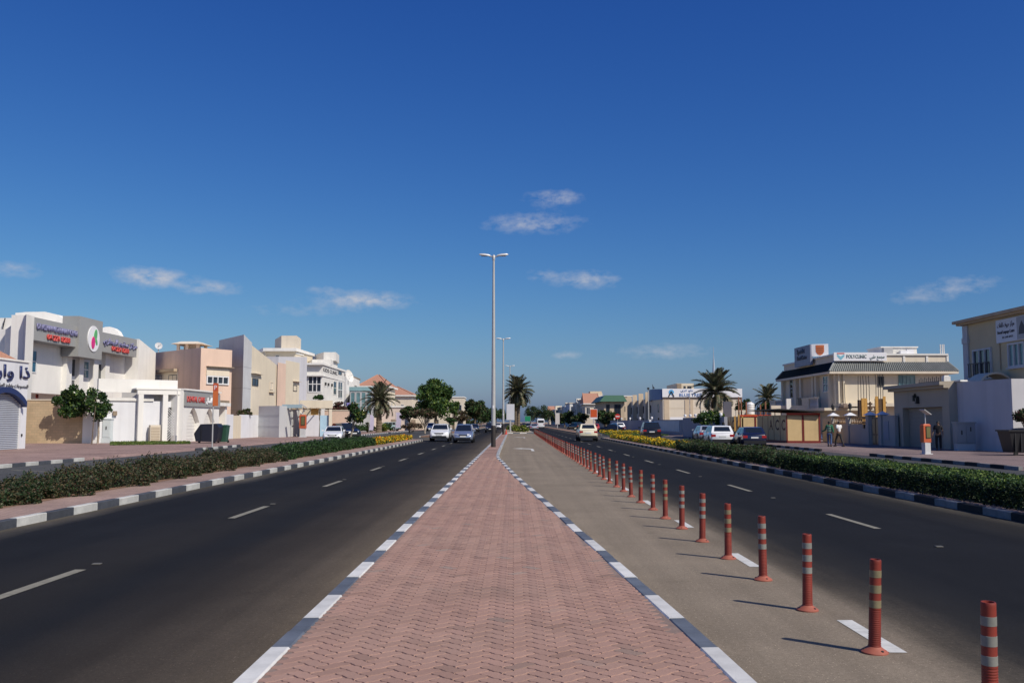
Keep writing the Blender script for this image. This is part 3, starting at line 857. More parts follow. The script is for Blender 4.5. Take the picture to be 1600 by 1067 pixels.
# ---- painted markings
mk = empty_struct('road_markings')
def dash(x0, x1, y0, y1, m, skew=0.0, z=.004):
    mb = MB(); mb.quad((x0, y0, z), (x1, y0, z), (x1 + skew, y1, z), (x0 + skew, y1, z)); return put('dash', mb, m, mk)
for k in range(24):
    y = 9.22 + 8.74 * k
    dash(-5.37, -5.23, y, y + 2.55, PAINTD)
for k in range(26):
    y = 7.6 + 8.65 * k
    dash(6.10, 6.22, y, y + 2.55, PAINTD)
for k in range(9):
    y = 7.6 + 4.4 * k
    dash(2.94, 3.08, y, y + 1.22, PAINTW)
mb = MB(); mb.quad((9.0, 50, .004), (9.08, 50, .004), (9.08, 103, .004), (9.0, 103, .004)); put('edge_line', mb, PAINTD, mk)
for k in range(6):   # parking bay lines on the left service road
    y = 27.4 + 6.7 * k
    mb = MB(); mb.quad((-18.9, y + 1.7, .004), (-16.3, y, .004), (-16.3, y + .14, .004), (-18.9, y + 1.84, .004)); put('bay_line', mb, PAINTD, mk)
for k in range(12):
    y = 26 + 6 * k
    dash(-16.32, -16.2, y, y + 1.6, PAINTD)
for k in range(8):
    y = 30 + 6 * k
    dash(15.6, 15.72, y, y + 1.8, PAINTD)
def u_arrow(y, s=1.0):
    mb = MB(); z = .005
    mb.quad((1.10, y, z), (1.28, y, z), (1.28, y + 4.0, z), (1.10, y + 4.0, z))
    mb.add([(1.28, y + 4.0, z), (1.10, y + 4.0, z), (.55, y + 4.9, z), (.55, y + 6.1, z), (1.0, y + 5.7, z), (1.22, y + 5.0, z)], [(0, 5, 4, 3, 2, 1)])
    mb.add([(.55, y + 4.4, z), (.55, y + 6.6, z), (-.1, y + 5.5, z)], [(0, 1, 2)])
    put('turn_arrow', mb, PAINTW, mk)
u_arrow(59.0); u_arrow(107.0)
# small raised studs in the lanes
ST = MB(); ST.box(-.05, .05, -.04, .04, 0, .012); STM = ST.mesh('road_stud', mat('stud_plastic', (.13, .125, .11), rough=.7))
for k in range(14):
    for x in (-5.29, 6.14):
        inst(STM, 'road_stud', mk, (x, (12.2 if x < 0 else 13.9) + 8.8 * k, .004))

# ================================================================ BOLLARDS
B_OR = mat('orange_red_flexible_plastic', (.215, .028, .016), rough=.6, var=.22, scale=9, rnd=.10)
B_BASE = mat('sun_faded_orange_plastic', (.33, .095, .06), rough=.65, var=.15, scale=12, rnd=.08)
B_WH = mat('white_reflective_band', (.215, .215, .195), rough=.5, var=.2, scale=14)
B_YE = mat('yellowed_reflective_band', (.20, .17, .10), rough=.5, var=.2, scale=14)
def make_bollard(name='bollard', near=True):
    t = bpy.data.objects.new(name, None); COL.objects.link(t); t.empty_display_size = .2
    mb = MB(); prof = [(.050, .03)]
    if near:
        z = .06
        prof += [(.049, .06)]
        while z < .335:
            r = .0485 - (z - .06) * .008
            prof += [(r, z), (r - .0022, z + .004), (r - .0022, z + .009), (r, z + .013)]; z += .0165
        prof += [(.0455, .345)]
    prof += [(.045, .35), (.0435, .70), (.0435, .716), (.041, .722), (.034, .722), (.033, .708)]
    mb.lathe((0, 0, 0), prof, 20 if near else 10); put('body', mb, B_OR, t, smooth=True)
    mb = MB(); mb.lathe((0, 0, 0), [(.104, .0), (.104, .010), (.092, .020), (.068, .034), (.053, .046), (.0495, .05)], 24 if near else 10); put('base', mb, B_BASE, t, smooth=True)
    for z0, z1 in ((.350, .408), (.464, .526), (.584, .640)):
        r0 = .0448 - (z0 - .35) * .0043
        mb = MB(); mb.lathe((0, 0, 0), [(r0, z0), (r0 + .0016, z0 + .001), (r0 + .0014, z1 - .001), (r0 - .0002, z1)], 20 if near else 10); put('band', mb, B_WH, t, smooth=True)
    if near:
        for k in range(3):
            a = -math.pi / 2 + k * 2 * math.pi / 3 + .25
            mb = MB(); mb.lathe((.079 * math.cos(a), .079 * math.sin(a), .026), [(.012, -.004), (.012, .004), (.007, .007)], 8); put('bolt', mb, DMETAL, t)
    return t
bn = make_bollard(); bf = make_bollard(near=False)
kn, kf = kidmap_of(bn), kidmap_of(bf)
GB = 'orange flexible bollards along the turning lane'
ordn = ['nearest', 'second', 'third', 'fourth', 'fifth', 'sixth', 'seventh', 'eighth', 'ninth', 'tenth', 'eleventh', 'twelfth']
by = 5.6
for k in range(84):
    D = 5.87 + 1.722 * k; x = 2.835 if D < 60 else 2.835 + (D - 60) * .0036
    if D > 146: break
    if k == 0: lab = 'nearest orange bollard, white bands, cut off by the bottom edge of the photo'
    elif k == 1: lab = 'orange bollard with three yellowed bands beside the nearest full white dash'
    elif k < 12: lab = f'orange banded bollard, {ordn[k]} of its row counted from the camera'
    else: lab = 'small distant orange banded bollard in the receding row beside the turning lane'
    src, km = (bn, kn) if k < 26 else (bf, kf)
    if k == 0: o = bn
    elif k == 26: o = bf
    else: o = dup(src, (0, 0, 0), 0, kidmap=km)
    o.location = (x + random.uniform(-.02, .02), D + random.uniform(-.05, .05), .002); o.rotation_euler = (random.gauss(0, .018), random.gauss(0, .018), random.uniform(-.5, .5))
    o['label'] = lab; o['category'] = 'bollard'; o['group'] = GB
    if k in (1, 4, 7, 9, 13, 17, 20) or (k > 24 and k % 3 == 0):
        for c in o.children:
            if c.name.startswith('band'):
                if k == 1 and False: pass
                c.data = c.data.copy() if c.data.users == 1 else c.data.copy()
                c.data.materials.clear(); c.data.materials.append(B_YE)

# ================================================================ STREET LAMPS
def street_lamp(loc, label, H=12.72):
    t = thing('street_lamp', label, 'street lamp', loc, 'double headed lamps along the central walk')
    b = Vector(loc)
    mb = MB(); mb.lathe(b, [(.155, .0), (.155, 1.35), (.15, 1.42)], 10); put('base_sleeve', mb, mat('lamp_base_black', (.03, .024, .022), rough=.6), t, smooth=True)
    mb = MB(); mb.lathe(b, [(.145, 1.3), (.135, 4.2), (.10, 9), (.07, H)], 10); put('pole', mb, METAL, t, smooth=True)
    mb = MB(); mb.lathe(b + UP * (H - .25), [(.09, 0), (.10, .08), (.10, .3), (.06, .36)], 10); mb.tube([b + UP * (H - .02) + Vector((-.32, 0, .06)), b + UP * (H - .02), b + UP * (H - .02) + Vector((.32, 0, .06))], .045, 8); put('bracket', mb, METAL, t, smooth=True)
    for s in (-1, 1):
        mb = MB(); q = [];
        for i, (xx, w, hh) in enumerate(((.22, .07, .05), (.34, .13, .09), (.62, .17, .11), (.88, .15, .09), (.98, .07, .03))):
            q.append((xx, w, hh))
        vs = []; fs = []
        for xx, w, hh in q:
            z = H + .06 + (xx - .2) * .10
            for dy, dz in ((-w, -.02), (-w * .8, hh * .7), (0, hh), (w * .8, hh * .7), (w, -.02), (0, -.035)):
                vs.append((b.x + s * xx, b.y + dy, b.z + z + dz))
        for i in range(len(q) - 1):
            for k in range(6): fs.append((i * 6 + k, i * 6 + (k + 1) % 6, (i + 1) * 6 + (k + 1) % 6, (i + 1) * 6 + k) if s < 0 else (i * 6 + k, (i + 1) * 6 + k, (i + 1) * 6 + (k + 1) % 6, i * 6 + (k + 1) % 6))
        fs += [tuple(range(6)), tuple(reversed(range(24, 30)))]
        mb.add(vs, fs); h = put('lamp_head', mb, mat('lamp_head_grey', (.62, .62, .62), rough=.4), t, smooth=True)
        g = MB(); g.box(b.x + s * (.40 if s > 0 else .84), b.x + s * (.84 if s > 0 else .40), b.y - .1, b.y + .1, b.z + H + .025, b.z + H + .05); put('lens', g, LAMPW, h)
    # small door plate
    mb = MB(); mb.box(b.x - .05, b.x + .05, b.y - .148, b.y - .135, b.z + 2.55, b.z + 2.75); put('number_plate', mb, SIGNW, t)
    return t
street_lamp((-1.36, 63.0, .14), 'tallest nearest double headed street lamp with black base on red walk')
street_lamp((-1.42, 127.0, .14), 'second double headed street lamp further along the central walk')
street_lamp((-.80, 189.0, .13), 'third double headed street lamp standing behind the white board')

# ================================================================ BUILDINGS, LEFT SIDE
def LW(X): return Wall((X, 20), (X, 500))
def RW(X): return Wall((X, 500), (X, 20))
def P2(px, D): return (W(px, 659, D).x, D)

# ---- kiosk with roller shutter
w = LW(-31.0); k = thing('kiosk', 'white shop kiosk with blue arched canopy and grey roller shutter', 'kiosk', (-32, 57, .1))
yk = 60.35
mb = MB(); mb.prism([(-31, 46), (-31, yk), (-36.5, yk), (-36.5, 46)], 0, 5.55); put('wall', mb, WALLWHITE, k)
mb = MB(); w.box(mb, 26.1, 40.5, 5.551, 5.66, -5.6, .08); put('parapet_cap', mb, WHITE, k)
# arched canopy and shutter
a1, _ = w.at(27.5, 660); zt = 3.35
mb = MB(); a0 = a1 - 4.2
n = 14; vs = []
for i in range(n + 1):
    t = i / n; a = a0 - .25 + (a1 - a0 + .5) * t; z = 2.72 + .85 * math.sin(math.pi * t) ** .8
    for zz, d in ((z, 0), (z + .34, 0), (z + .34, .42), (z, .42)): vs.append(w.pt(a, zz, d))
fs = [(i * 4 + j, i * 4 + (j + 1) % 4, i * 4 + 4 + (j + 1) % 4, i * 4 + 4 + j) for i in range(n) for j in range(4)] + [(0, 1, 2, 3), (n * 4 + 3, n * 4 + 2, n * 4 + 1, n * 4)]
mb.add(vs, fs); put('canopy', mb, NAVY, k)
mb = MB(); vs = []; prof = []
z = .14; i = 0
while z < 3.5: prof.append((z, .03 if i % 2 else .075)); z += .055; i += 1
for z, d in prof: vs += [w.pt(a0, z, d), w.pt(a1, z, d)]
mb.add(vs, [(2 * i, 2 * i + 1, 2 * i + 3, 2 * i + 2) for i in range(len(prof) - 1)]); put('roller_shutter', mb, SHUT, k)
mb = MB(); w.box(mb, a1 + .002, a1 + .12, .12, 3.3, -.02, .1); w.box(mb, a0 - .12, a0 - .002, .12, 3.3, -.02, .1); put('shutter_guide', mb, WHITEP, k)
DBL = mat('dark_blue_letter', (.025, .035, .12), rough=.4)
o = w.at(-16, 590); e_ = w.at(45, 590); lettering(arabic('ذا وان'), .74, DBL, k, w.pt(o[0], 4.55, .02), w.u, w.n, width=e_[0] - o[0], depth=.07, bold=.012)
o = w.at(0, 604); lettering(arabic('للمنسوجات وتطريز العبايات'), .2, mat('grey_letter', (.12, .12, .13)), k, w.pt(w.at(-10, 604)[0], 3.95, .02), w.u, w.n, width=w.at(43, 604)[0] - w.at(-10, 604)[0], depth=.04)
mb = MB(); w.box(mb, a1 + .45, a1 + .56, .9, 1.05, 0, .06); put('meter_box', mb, DMETAL, k)
# ---- small tiled roof house behind the kiosk
t = thing('tiled_roof_house', 'small house with red clay tiled roof, peeping over the white kiosk', 'house', (-40, 67, 0))
mb = MB(); mb.prism([(-52, 66.5), (-38.2, 66.5), (-38.2, 72.6), (-52, 72.6)], 0, 6.0); put('wall', mb, WHITE2, t)
rz = MB(); e = [(-53, 66, 6.0), (-37.8, 66, 6.0), (-37.8, 73, 6.3), (-53, 73, 6.3)]; r0, r1 = (-49, 69.6, 7.35), (-38.6, 69.6, 7.35)
rz.add(e + [r0, r1], [(0, 1, 5, 4), (1, 2, 5), (2, 3, 4, 5), (3, 0, 4), (3, 2, 1, 0)])
# tile rows on the slope facing the street
for i in range(10):
    f = i / 10; y = 66 + 3.6 * f; z = 6.0 + 1.35 * f
    rz.box(-53 + 3.6 * f, -37.8 - .8 * f, y, y + .12, z, z + .10)
for i in range(10):
    f = i / 10; x = -37.8 - .8 * f; z = 6.1 + 1.25 * f
    rz.box(x - .06, x, 66 + 3.6 * f, 73 - 3.4 * f, z, z + .06)
put('roof', rz, TILE, t)

# ---- veterinary centre
v = thing('veterinary_centre', 'white two storey clinic with grey fascia, round pink and green logo and rooftop vaults', 'building', (-41, 90, 0))
wf = LW(-40.0); wb = LW(-41.4); wr = LW(-43.2)
mb = MB(); mb.prism([(-41.4, 78.4), (-46, 85.8), (-60, 87), (-60, 105.5), (-41.4, 105.5)], 4.3, 10.2)
mb.prism([(-43.2, 79.5), (-58, 86), (-58, 105), (-43.2, 105)], 0, 4.3)
put('wall', mb, WHITE, v)
mb = MB(); mb.prism([(-39.6, 76.4), (-39.75, 78.0), (-46.4, 87.2), (-46.0, 85.2)], 0, [10.5, 10.5, 10.1, 10.1]); put('fin_wall', mb, WHITE2, v)
mb = MB(); mb.prism([(-39.98, 100.6), (-39.98, 105.4), (-42, 105.4), (-42, 100.6)], 4.3, [10.6, 9.5, 9.5, 10.6]); put('wing_wall', mb, WHITE, v)
mb = MB(); mb.prism([(-66, 88.2), (-46.5, 88.2), (-46.5, 98), (-66, 98)], 0, 11.5); put('rear_wall', mb, WHITE2, v)
def vault(parent, pts, D0, D1, m):
    """profile in view, extruded backwards"""
    A = [W(px, py, D0) for px, py in pts]
    B = [p + Vector((0, D1 - D0, 0)) for p in A]; n = len(A)
    mb = MB(); mb.add(A + B, [tuple(reversed(range(n))), tuple(range(n, 2 * n))] + [(i, (i + 1) % n, n + (i + 1) % n, n + i) for i in range(n)]); put('roof_vault', mb, m, parent)
vault(v, [(24, 540), (24, 489), (40, 487.5), (70, 487), (91, 492), (98, 498), (104, 506), (104, 540)], 93, 94.5, WHITE)
vault(v, [(150, 540), (158, 513), (164, 511), (171, 510.5), (178, 513), (184, 518), (188, 526), (189, 540)], 104.5, 105.5, WHITE)
aa, za = wf.at(45.5, 493); ab, zb = wf.at(214, 529); ac, zc = wf.at(120, 500); ad, zd = wf.at(157, 500)
mb = MB(); wf.box(mb, aa, ac - .002, 8.6, 10.5, -1.2, 0); wf.box(mb, ad + .002, ab, 8.6, 10.5, -1.2, 0); put('fascia', mb, FASCIA, v)
mb = MB(); wf.box(mb, ac, ad, 7.75, 11.45, -1.3, .25); put('sign_block', mb, FASCIA, v)
mb = MB(); wf.box(mb, aa - .28, aa - .002, 4.4, 10.55, -1.3, .06); put('fascia_end', mb, WHITE, v)
# logo
lc, lz = wf.at(141.5, 529.5); Rr = 1.22
def disc(w_, a, z, r, d0, d1, n=28, sx=1.0, rot=0.0):
    mb = MB(); vs = []
    for d in (d0, d1):
        for i in range(n):
            th = 2 * math.pi * i / n; x, y = r * sx * math.cos(th), r * math.sin(th)
            vs.append(w_.pt(a + x * math.cos(rot) - y * math.sin(rot), z + x * math.sin(rot) + y * math.cos(rot), d))
    mb.add(vs, [tuple(range(n, 2 * n))] + [(i, (i + 1) % n, n + (i + 1) % n, n + i) for i in range(n)]); return mb
lg = put('logo_disc', disc(wf, lc, lz, Rr, .25, .33), SIGNW, v)
put('logo_leaf', disc(wf, lc + .28, lz + .32, .62, .33, .36, 18, .55, -.25), mat('logo_green', (.12, .42, .16), rough=.5), lg)
put('logo_fruit', disc(wf, lc - .18, lz - .38, .58, .33, .375, 18, .62, -.1), mat('logo_pink', (.65, .03, .22), rough=.5), lg)
put('logo_leaf', disc(wf, lc + .5, lz - .25, .34, .33, .37, 14, .5, .5), MATS['logo_green'], lg)
VIO = mat('indigo_letter', (.20, .20, .36), rough=.4); REDL = mat('red_letter', (.55, .06, .05), rough=.4)
o = wf.at(57, 506); e_ = wf.at(125, 521)
lettering('DR ASSNAN VETERINARY CENTRE', .5, VIO, v, wf.pt(o[0], 9.55, 0), wf.u, wf.n, width=e_[0] - o[0] - .3, depth=.14, bold=.012)
o = wf.at(73, 519); e_ = wf.at(108, 531)
lettering('04-221 8288', .48, REDL, v, wf.pt(o[0], 8.82, 0), wf.u, wf.n, width=e_[0] - o[0], depth=.14, bold=.012)
o = wf.at(161, 530); e_ = wf.at(213, 540)
lettering(arabic('مركز سقيم البيطري'), .5, VIO, v, wf.pt(o[0], 9.5, 0), wf.u, wf.n, width=e_[0] - o[0], depth=.14, bold=.012)
o = wf.at(174, 540); e_ = wf.at(200, 550)
lettering('04-221 8288', .46, REDL, v, wf.pt(o[0], 8.85, 0), wf.u, wf.n, width=e_[0] - o[0], depth=.14, bold=.012)
wb.pwindow(v, 46.5, 56, 546, 583, nx=1, nzz=2, glass=BGLASS, fw=.09)
wb.pwindow(v, 104, 117, 558, 590, nx=2, nzz=1, fw=.12); wb.pwindow(v, 104, 117, 591, 606, nx=2, nzz=1, fw=.12)
wb.pwindow(v, 130, 138, 563, 592, nx=1, nzz=2, fw=.1, glass=TGLASS)
wb.pwindow(v, 146, 158, 566, 596, nx=2, nzz=1, fw=.12); wb.pwindow(v, 146, 158, 597, 606, nx=2, fw=.12); wb.pwindow(v, 146, 158, 607, 620, nx=2, fw=.12)
for p0, p1 in ((98, 103.5), (118, 122), (141, 145.5), (159, 163)):   # piers beside the bays
    mb = MB(); wb.pbox(mb, p0, p1, 545, 612, 0, .45); put('pier', mb, WHITE, v)
wr.pwindow(v, 56, 59, 614, 622, frame=RED, glass=DMETAL, fw=.05, name='wall_lamp')
# satellite cables on the rear wall
mb = MB(); mb.tube([W(8, 497, 88.0), W(4, 515, 88.0), W(8, 530, 88.0), W(20, 551, 87.9)], .05, 5); mb.tube([W(5, 505, 88.0), W(3, 540, 88.0)], .05, 5); put('cable', mb, DMETAL, v)

# ---- block wall and white wall with pergola in front of the clinic
t = thing('block_wall', 'tall sand coloured block wall behind the white flowering trees', 'wall', (-37, 76, .1))
BLOCK = None
def blockmat():
    m, n, b = _m('sand_block_masonry')
    tcn = nd(n, 'ShaderNodeTexCoord'); mp = nd(n, 'ShaderNodeMapping'); mp.inputs['Rotation'].default_value = (R(90), 0, 0); L(n, tcn.outputs['Object'], mp.inputs[0])
    br = nd(n, 'ShaderNodeTexBrick'); br.inputs['Scale'].default_value = 1; br.inputs['Brick Width'].default_value = .42; br.inputs['Row Height'].default_value = .21; br.inputs['Mortar Size'].default_value = .012
    br.inputs['Color1'].default_value = (.56, .42, .27, 1); br.inputs['Color2'].default_value = (.49, .38, .25, 1); br.inputs['Mortar'].default_value = (.42, .33, .22, 1)
    L(n, mp.outputs[0], br.inputs['Vector'])
    no = nd(n, 'ShaderNodeTexNoise'); no.inputs['Scale'].default_value = .8; no.inputs['Detail'].default_value = 6; L(n, tcn.outputs['Object'], no.inputs['Vector'])
    mr = nd(n, 'ShaderNodeMapRange'); mr.inputs[1].default_value = .3; mr.inputs[2].default_value = .7; mr.inputs[3].default_value = .85; mr.inputs[4].default_value = 1.12; L(n, no.outputs[0], mr.inputs[0])
    vm = nd(n, 'ShaderNodeVectorMath', operation='SCALE'); L(n, br.outputs[0], vm.inputs[0]); L(n, mr.outputs[0], vm.inputs['Scale']); L(n, vm.outputs[0], b.inputs['Base Color'])
    b.inputs['Roughness'].default_value = .95; b.inputs['Specular IOR Level'].default_value = .1
    return m
BLOCK = blockmat()
mb = MB(); mb.box(-41.5, -34.2, 75.4, 75.7, 0, 3.5); put('blockwork', mb, BLOCK, t)
mb = MB(); mb.box(-41.5, -34.2, 75.36, 75.74, 3.502, 3.6); put('coping', mb, LBEIGE, t)
mb = MB(); mb.box(-34.19, -33.1, 75.3, 75.8, 0, 3.62); put('end_pier', mb, WHITE, t)
t = thing('garden_wall', 'white garden wall with grey parapet band and timberless white pergola', 'wall', (-32, 78, .1)); t['label'] = 'white garden wall with pale parapet band and pergola beams beside the arched garage'
w = Wall((-33.1, 75.9), (-28.0, 79.6))
mb = MB(); w.box(mb, 0, w.len, 0, 3.5, -.25, 0); put('lower_wall', mb, WALLWHITE, t)
mb = MB(); w.box(mb, -.2, w.len - 2.2, 3.502, 3.75, -.6, .12); put('ledge', mb, WHITE2, t)
mb = MB(); w.box(mb, 0, w.len, 4.2, 5.3, -1.3, -.9); put('parapet', mb, WHITE2, t)
mb = MB(); w.box(mb, w.len - 3.6, w.len, 4.05, 4.42, .2, .5); w.box(mb, w.len - 3.7, w.len, 4.43, 4.55, -.9, .55); put('pergola_beam', mb, WHITE, t)
for a in (w.len - 3.5, w.len - 1.55):
    mb = MB(); w.box(mb, a, a + .4, .1, 4.04, .15, .5); put('pergola_post', mb, WHITE, t)
for i in range(6):
    mb = MB(); w.box(mb, w.len - 3.3 + i * .55, w.len - 3.15 + i * .55, 4.1, 4.4, -.9, .17); put('rafter', mb, BROWNP, t)
for px in (176, 214):
    a, z = w.at(px, 645); mb = MB(); w.box(mb, a, a + .3, z - .2, z + .15, 0, .22); put('wall_lamp', mb, BROWNP, t)
a, z = w.at(248, 668)
mb = MB()
for i in range(9):   # diamond lattice door
    f = i * .22
    for s in (0, 1):
        z0 = .2 + f; pa = w.pt(w.len - 1.12, z0 if s else min(z0 + 1.1, 3.0), .3); pb = w.pt(w.len - .12, min(z0 + 1.1, 3.0) if s else z0, .3); mb.tube([pa, pb], .028, 4)
w.box(mb, w.len - 1.2, w.len - 1.1, .1, 3.1, .24, .36); w.box(mb, w.len - .12, w.len - .02, .1, 3.1, .24, .36); put('lattice_door', mb, WHITEP, t)
mb = MB(); w.box(mb, w.len - 1.05, w.len - .15, .15, 3.0, .02, .06); put('door_backing', mb, DMETAL, t)
t = thing('air_conditioner', 'beige ribbed air conditioning unit standing by the white lattice door', 'air conditioner', w.pt(w.len - 2.3, .1, .7))
mb = MB(); w.box(mb, w.len - 2.55, w.len - 1.75, .15, 1.55, .2, .7); put('case', mb, LBEIGE, t)
mb = MB()
for i in range(9): w.box(mb, w.len - 2.5, w.len - 1.8, .28 + i * .13, .33 + i * .13, .702, .73)
put('grille', mb, DARKBEIGE, t)

# ---- arched garage
g = thing('arched_garage', 'white garage with two pointed arches under a grey signboard', 'garage', (-29, 84, .1))
w = LW(-28.0)
mb = MB(); mb.prism([(-28, 78.9), (-28, 88.6), (-34, 88.6), (-33.2, 80.2), (-29.0, 79.3)], 0, 4.45); put('wall', mb, WHITE, g)
a0, z0 = w.at(279, 611.5); a1, _ = w.at(336, 616)
mb = MB(); w.box(mb, a0 + .1, a1 - .1, 3.12, 4.3, .42, .54); sb = put('sign_board', mb, FASCIA, g)
mb = MB(); w.box(mb, a0 - .02, a1 + .02, 4.451, 4.58, -1.2, .6); put('parapet_cap', mb, WHITE, g)
lettering('DENTAL CARE', .5, REDL, sb, w.pt(a0 + .5, 3.48, .54), w.u, w.n, width=4.6, depth=.05, bold=.01)
lettering(arabic('عيادة الأسنان'), .5, SIGNW, sb, w.pt(a0 + 5.5, 3.48, .54), w.u, w.n, width=3.0, depth=.05, bold=.01)
# front skin with two pointed arch openings, doors set back behind it
SK = .42
spans = [(a0 + .95, a0 + 4.15), (a0 + 5.35, a0 + 8.45)]; mb = MB(); cur = a0
for c0, c1 in spans:
    w.box(mb, cur, c0, 0, 4.448, .002, SK); cur = c1
    N = 16; hw = (c1 - c0) / 2; cm = (c0 + c1) / 2; crv = []
    for i in range(N + 1):
        f = 2 * i / N - 1; crv.append((cm + hw * f, 1.75 + 1.28 * (1 - abs(f) ** 1.55)))
    for (xa_, za_), (xb_, zb_) in zip(crv[:-1], crv[1:]):
        mb.quad(w.pt(xa_, za_, SK), w.pt(xb_, zb_, SK), w.pt(xb_, 4.448, SK), w.pt(xa_, 4.448, SK))
        mb.quad(w.pt(xa_, za_, .002), w.pt(xb_, zb_, .002), w.pt(xb_, zb_, SK), w.pt(xa_, za_, SK))
w.box(mb, cur, a1, 0, 4.448, .002, SK)
put('arcade', mb, WHITE, g)
for c0, c1 in spans:
    mb = MB(); w.box(mb, c0 + .01, c1 - .01, .1, 2.6, .003, .05)
    for i in range(8): w.box(mb, c0 + .02, c1 - .02, .35 + i * .28, .38 + i * .28, .05, .07)
    put('garage_door', mb, WHITE2, g)
wl = Wall((-29.0, 79.3), (-28, 78.9))
a, z = w.at(340, 650)
# gate porch right of the garage
t = thing('gate_porch', 'small white gate porch with slatted tile roof right of the arched garage', 'gate', (-28, 91, .1))
w = LW(-28.2)
mb = MB(); w.box(mb, 69.0, 69.5, .1, 3.3, -1.0, .2); w.box(mb, 72.0, 72.6, .1, 3.3, -1, .2); put('post', mb, WHITE, t)
mb = MB(); w.box(mb, 68.75, 73.0, 3.302, 3.62, -1.2, .45); put('beam', mb, WHITE, t)
for i in range(9):
    mb = MB(); w.box(mb, 68.8 + i * .46, 69.0 + i * .46, 3.625, 3.85, -1.1, .4); put('slat', mb, RED if False else BROWNP, t)
mb = MB(); w.box(mb, 69.52, 71.98, .1, 2.6, -.7, -.62); put('gate_leaf', mb, LBEIGE, t)
t = thing('boundary_wall', 'low bright white wall with cream double gate left of the grey wall', 'wall', (-28, 98, .1))
w = LW(-28.4)
b0, _ = w.at(357, 680); b1, _ = w.at(405, 680); g0, _ = w.at(364, 680); g1, _ = w.at(377, 680)
mb = MB(); w.box(mb, b0 - 1.2, g0, 0, 2.55, -.25, 0); w.box(mb, g1, b1, 0, 2.55, -.25, 0); put('wall', mb, WALLWHITE, t)
for i in range(2):
    mb = MB(); w.box(mb, g0 + .05 + i * (g1 - g0) / 2, g0 + (i + 1) * (g1 - g0) / 2 - .05, .12, 2.45, -.15, -.06); put('gate_leaf', mb, CREAM, t)
t = thing('boundary_wall', 'taller pale grey wall with panel joints between white wall and carport', 'wall', (-28, 110, .1))
w = Wall((-28.2, 104.5), (-25.2, 104.6)); w2 = Wall((-25.2, 104.6), (-25.2, 112))
mb = MB(); mb.prism([(-28.4, 105.6), (-25.6, 103.6), (-25.2, 112), (-28.4, 112)], 0, 3.55); put('wall', mb, LGREY, t)
wq = Wall((-28.4, 105.6), (-25.6, 103.6))
mb = MB()
for z in (1.3, 2.5): wq.box(mb, 0, wq.len, z, z + .03, 0, .02)
put('panel_joint', mb, GREYP, t)

# ---- peach villa
p = thing('peach_villa', 'peach two storey villa with strip window and roof lantern', 'house', (-35, 104, 0))
c = [P2(311, 100.4), P2(360, 104.0), (-40, 117), (-47, 112), P2(239, 107.6)]
mb = MB(); mb.prism(c, 0, 9.65); put('wall', mb, PEACH, p)
w = Wall(c[0], c[1])
mb = MB(); w.pbox(mb, 322, 357.5, 573.8, 588, 0, .10); put('lintel_panel', mb, LBEIGE, p)
mb = MB(); w.pbox(mb, 322, 362, 573, 574.3, 0, .45); put('sunshade', mb, BROWNP, p)
w.pwindow(p, 322, 356.5, 586.5, 601.5, nx=4, fw=.13, proud=.14)
w = Wall(c[4], c[0])
mb = MB(); w.pbox(mb, 240, 277.5, 580, 609, -.02, .03); put('balcony_back', mb, LBEIGE, p)
mb = MB(); w.pbox(mb, 239, 278, 579, 580.3, 0, .5); put('balcony_lintel', mb, DARKBEIGE, p)
w.pwindow(p, 241.5, 253, 587, 602, nx=2, frame=DFRAME); w.pwindow(p, 264, 276.5, 586, 600, nx=2, frame=DFRAME)
mb = MB(); w.pbox(mb, 232, 262, 549, 640, -3, -.3); 
D_ = 107.0
q = [W(275, 548, D_), W(297, 547, D_ - 1)]
mb = MB(); mb.box(-37.9, -35.4, 106, 109, 9.64, 9.9); mb.box(-37.9, -37.6, 106, 106.3, 9.9, 10.5); mb.box(-36.9, -36.6, 106, 106.3, 9.9, 10.5); mb.box(-35.7, -35.4, 106, 106.3, 9.9, 10.5); mb.box(-35.7, -35.4, 108.7, 109, 9.9, 10.5); mb.box(-37.9, -37.6, 108.7, 109, 9.9, 10.5); mb.box(-37.3, -36.0, 106.6, 108.4, 9.9, 10.5)
mb.add([(-38.4, 105.5, 10.5), (-34.9, 105.5, 10.5), (-34.9, 109.5, 10.5), (-38.4, 109.5, 10.5), (-37.6, 106.6, 10.85), (-35.8, 106.6, 10.85), (-35.8, 108.6, 10.85), (-37.6, 108.6, 10.85)], [(3, 2, 1, 0), (4, 5, 6, 7), (0, 1, 5, 4), (1, 2, 6, 5), (2, 3, 7, 6), (3, 0, 4, 7)])
put('roof_lantern', mb, LBEIGE, p)
mb = MB(); mb.prism([P2(300, 108.0), P2(333, 108), (-37, 115), (-42, 115)], 9.6, 10.1); put('roof_upstand', mb, LBEIGE, p)

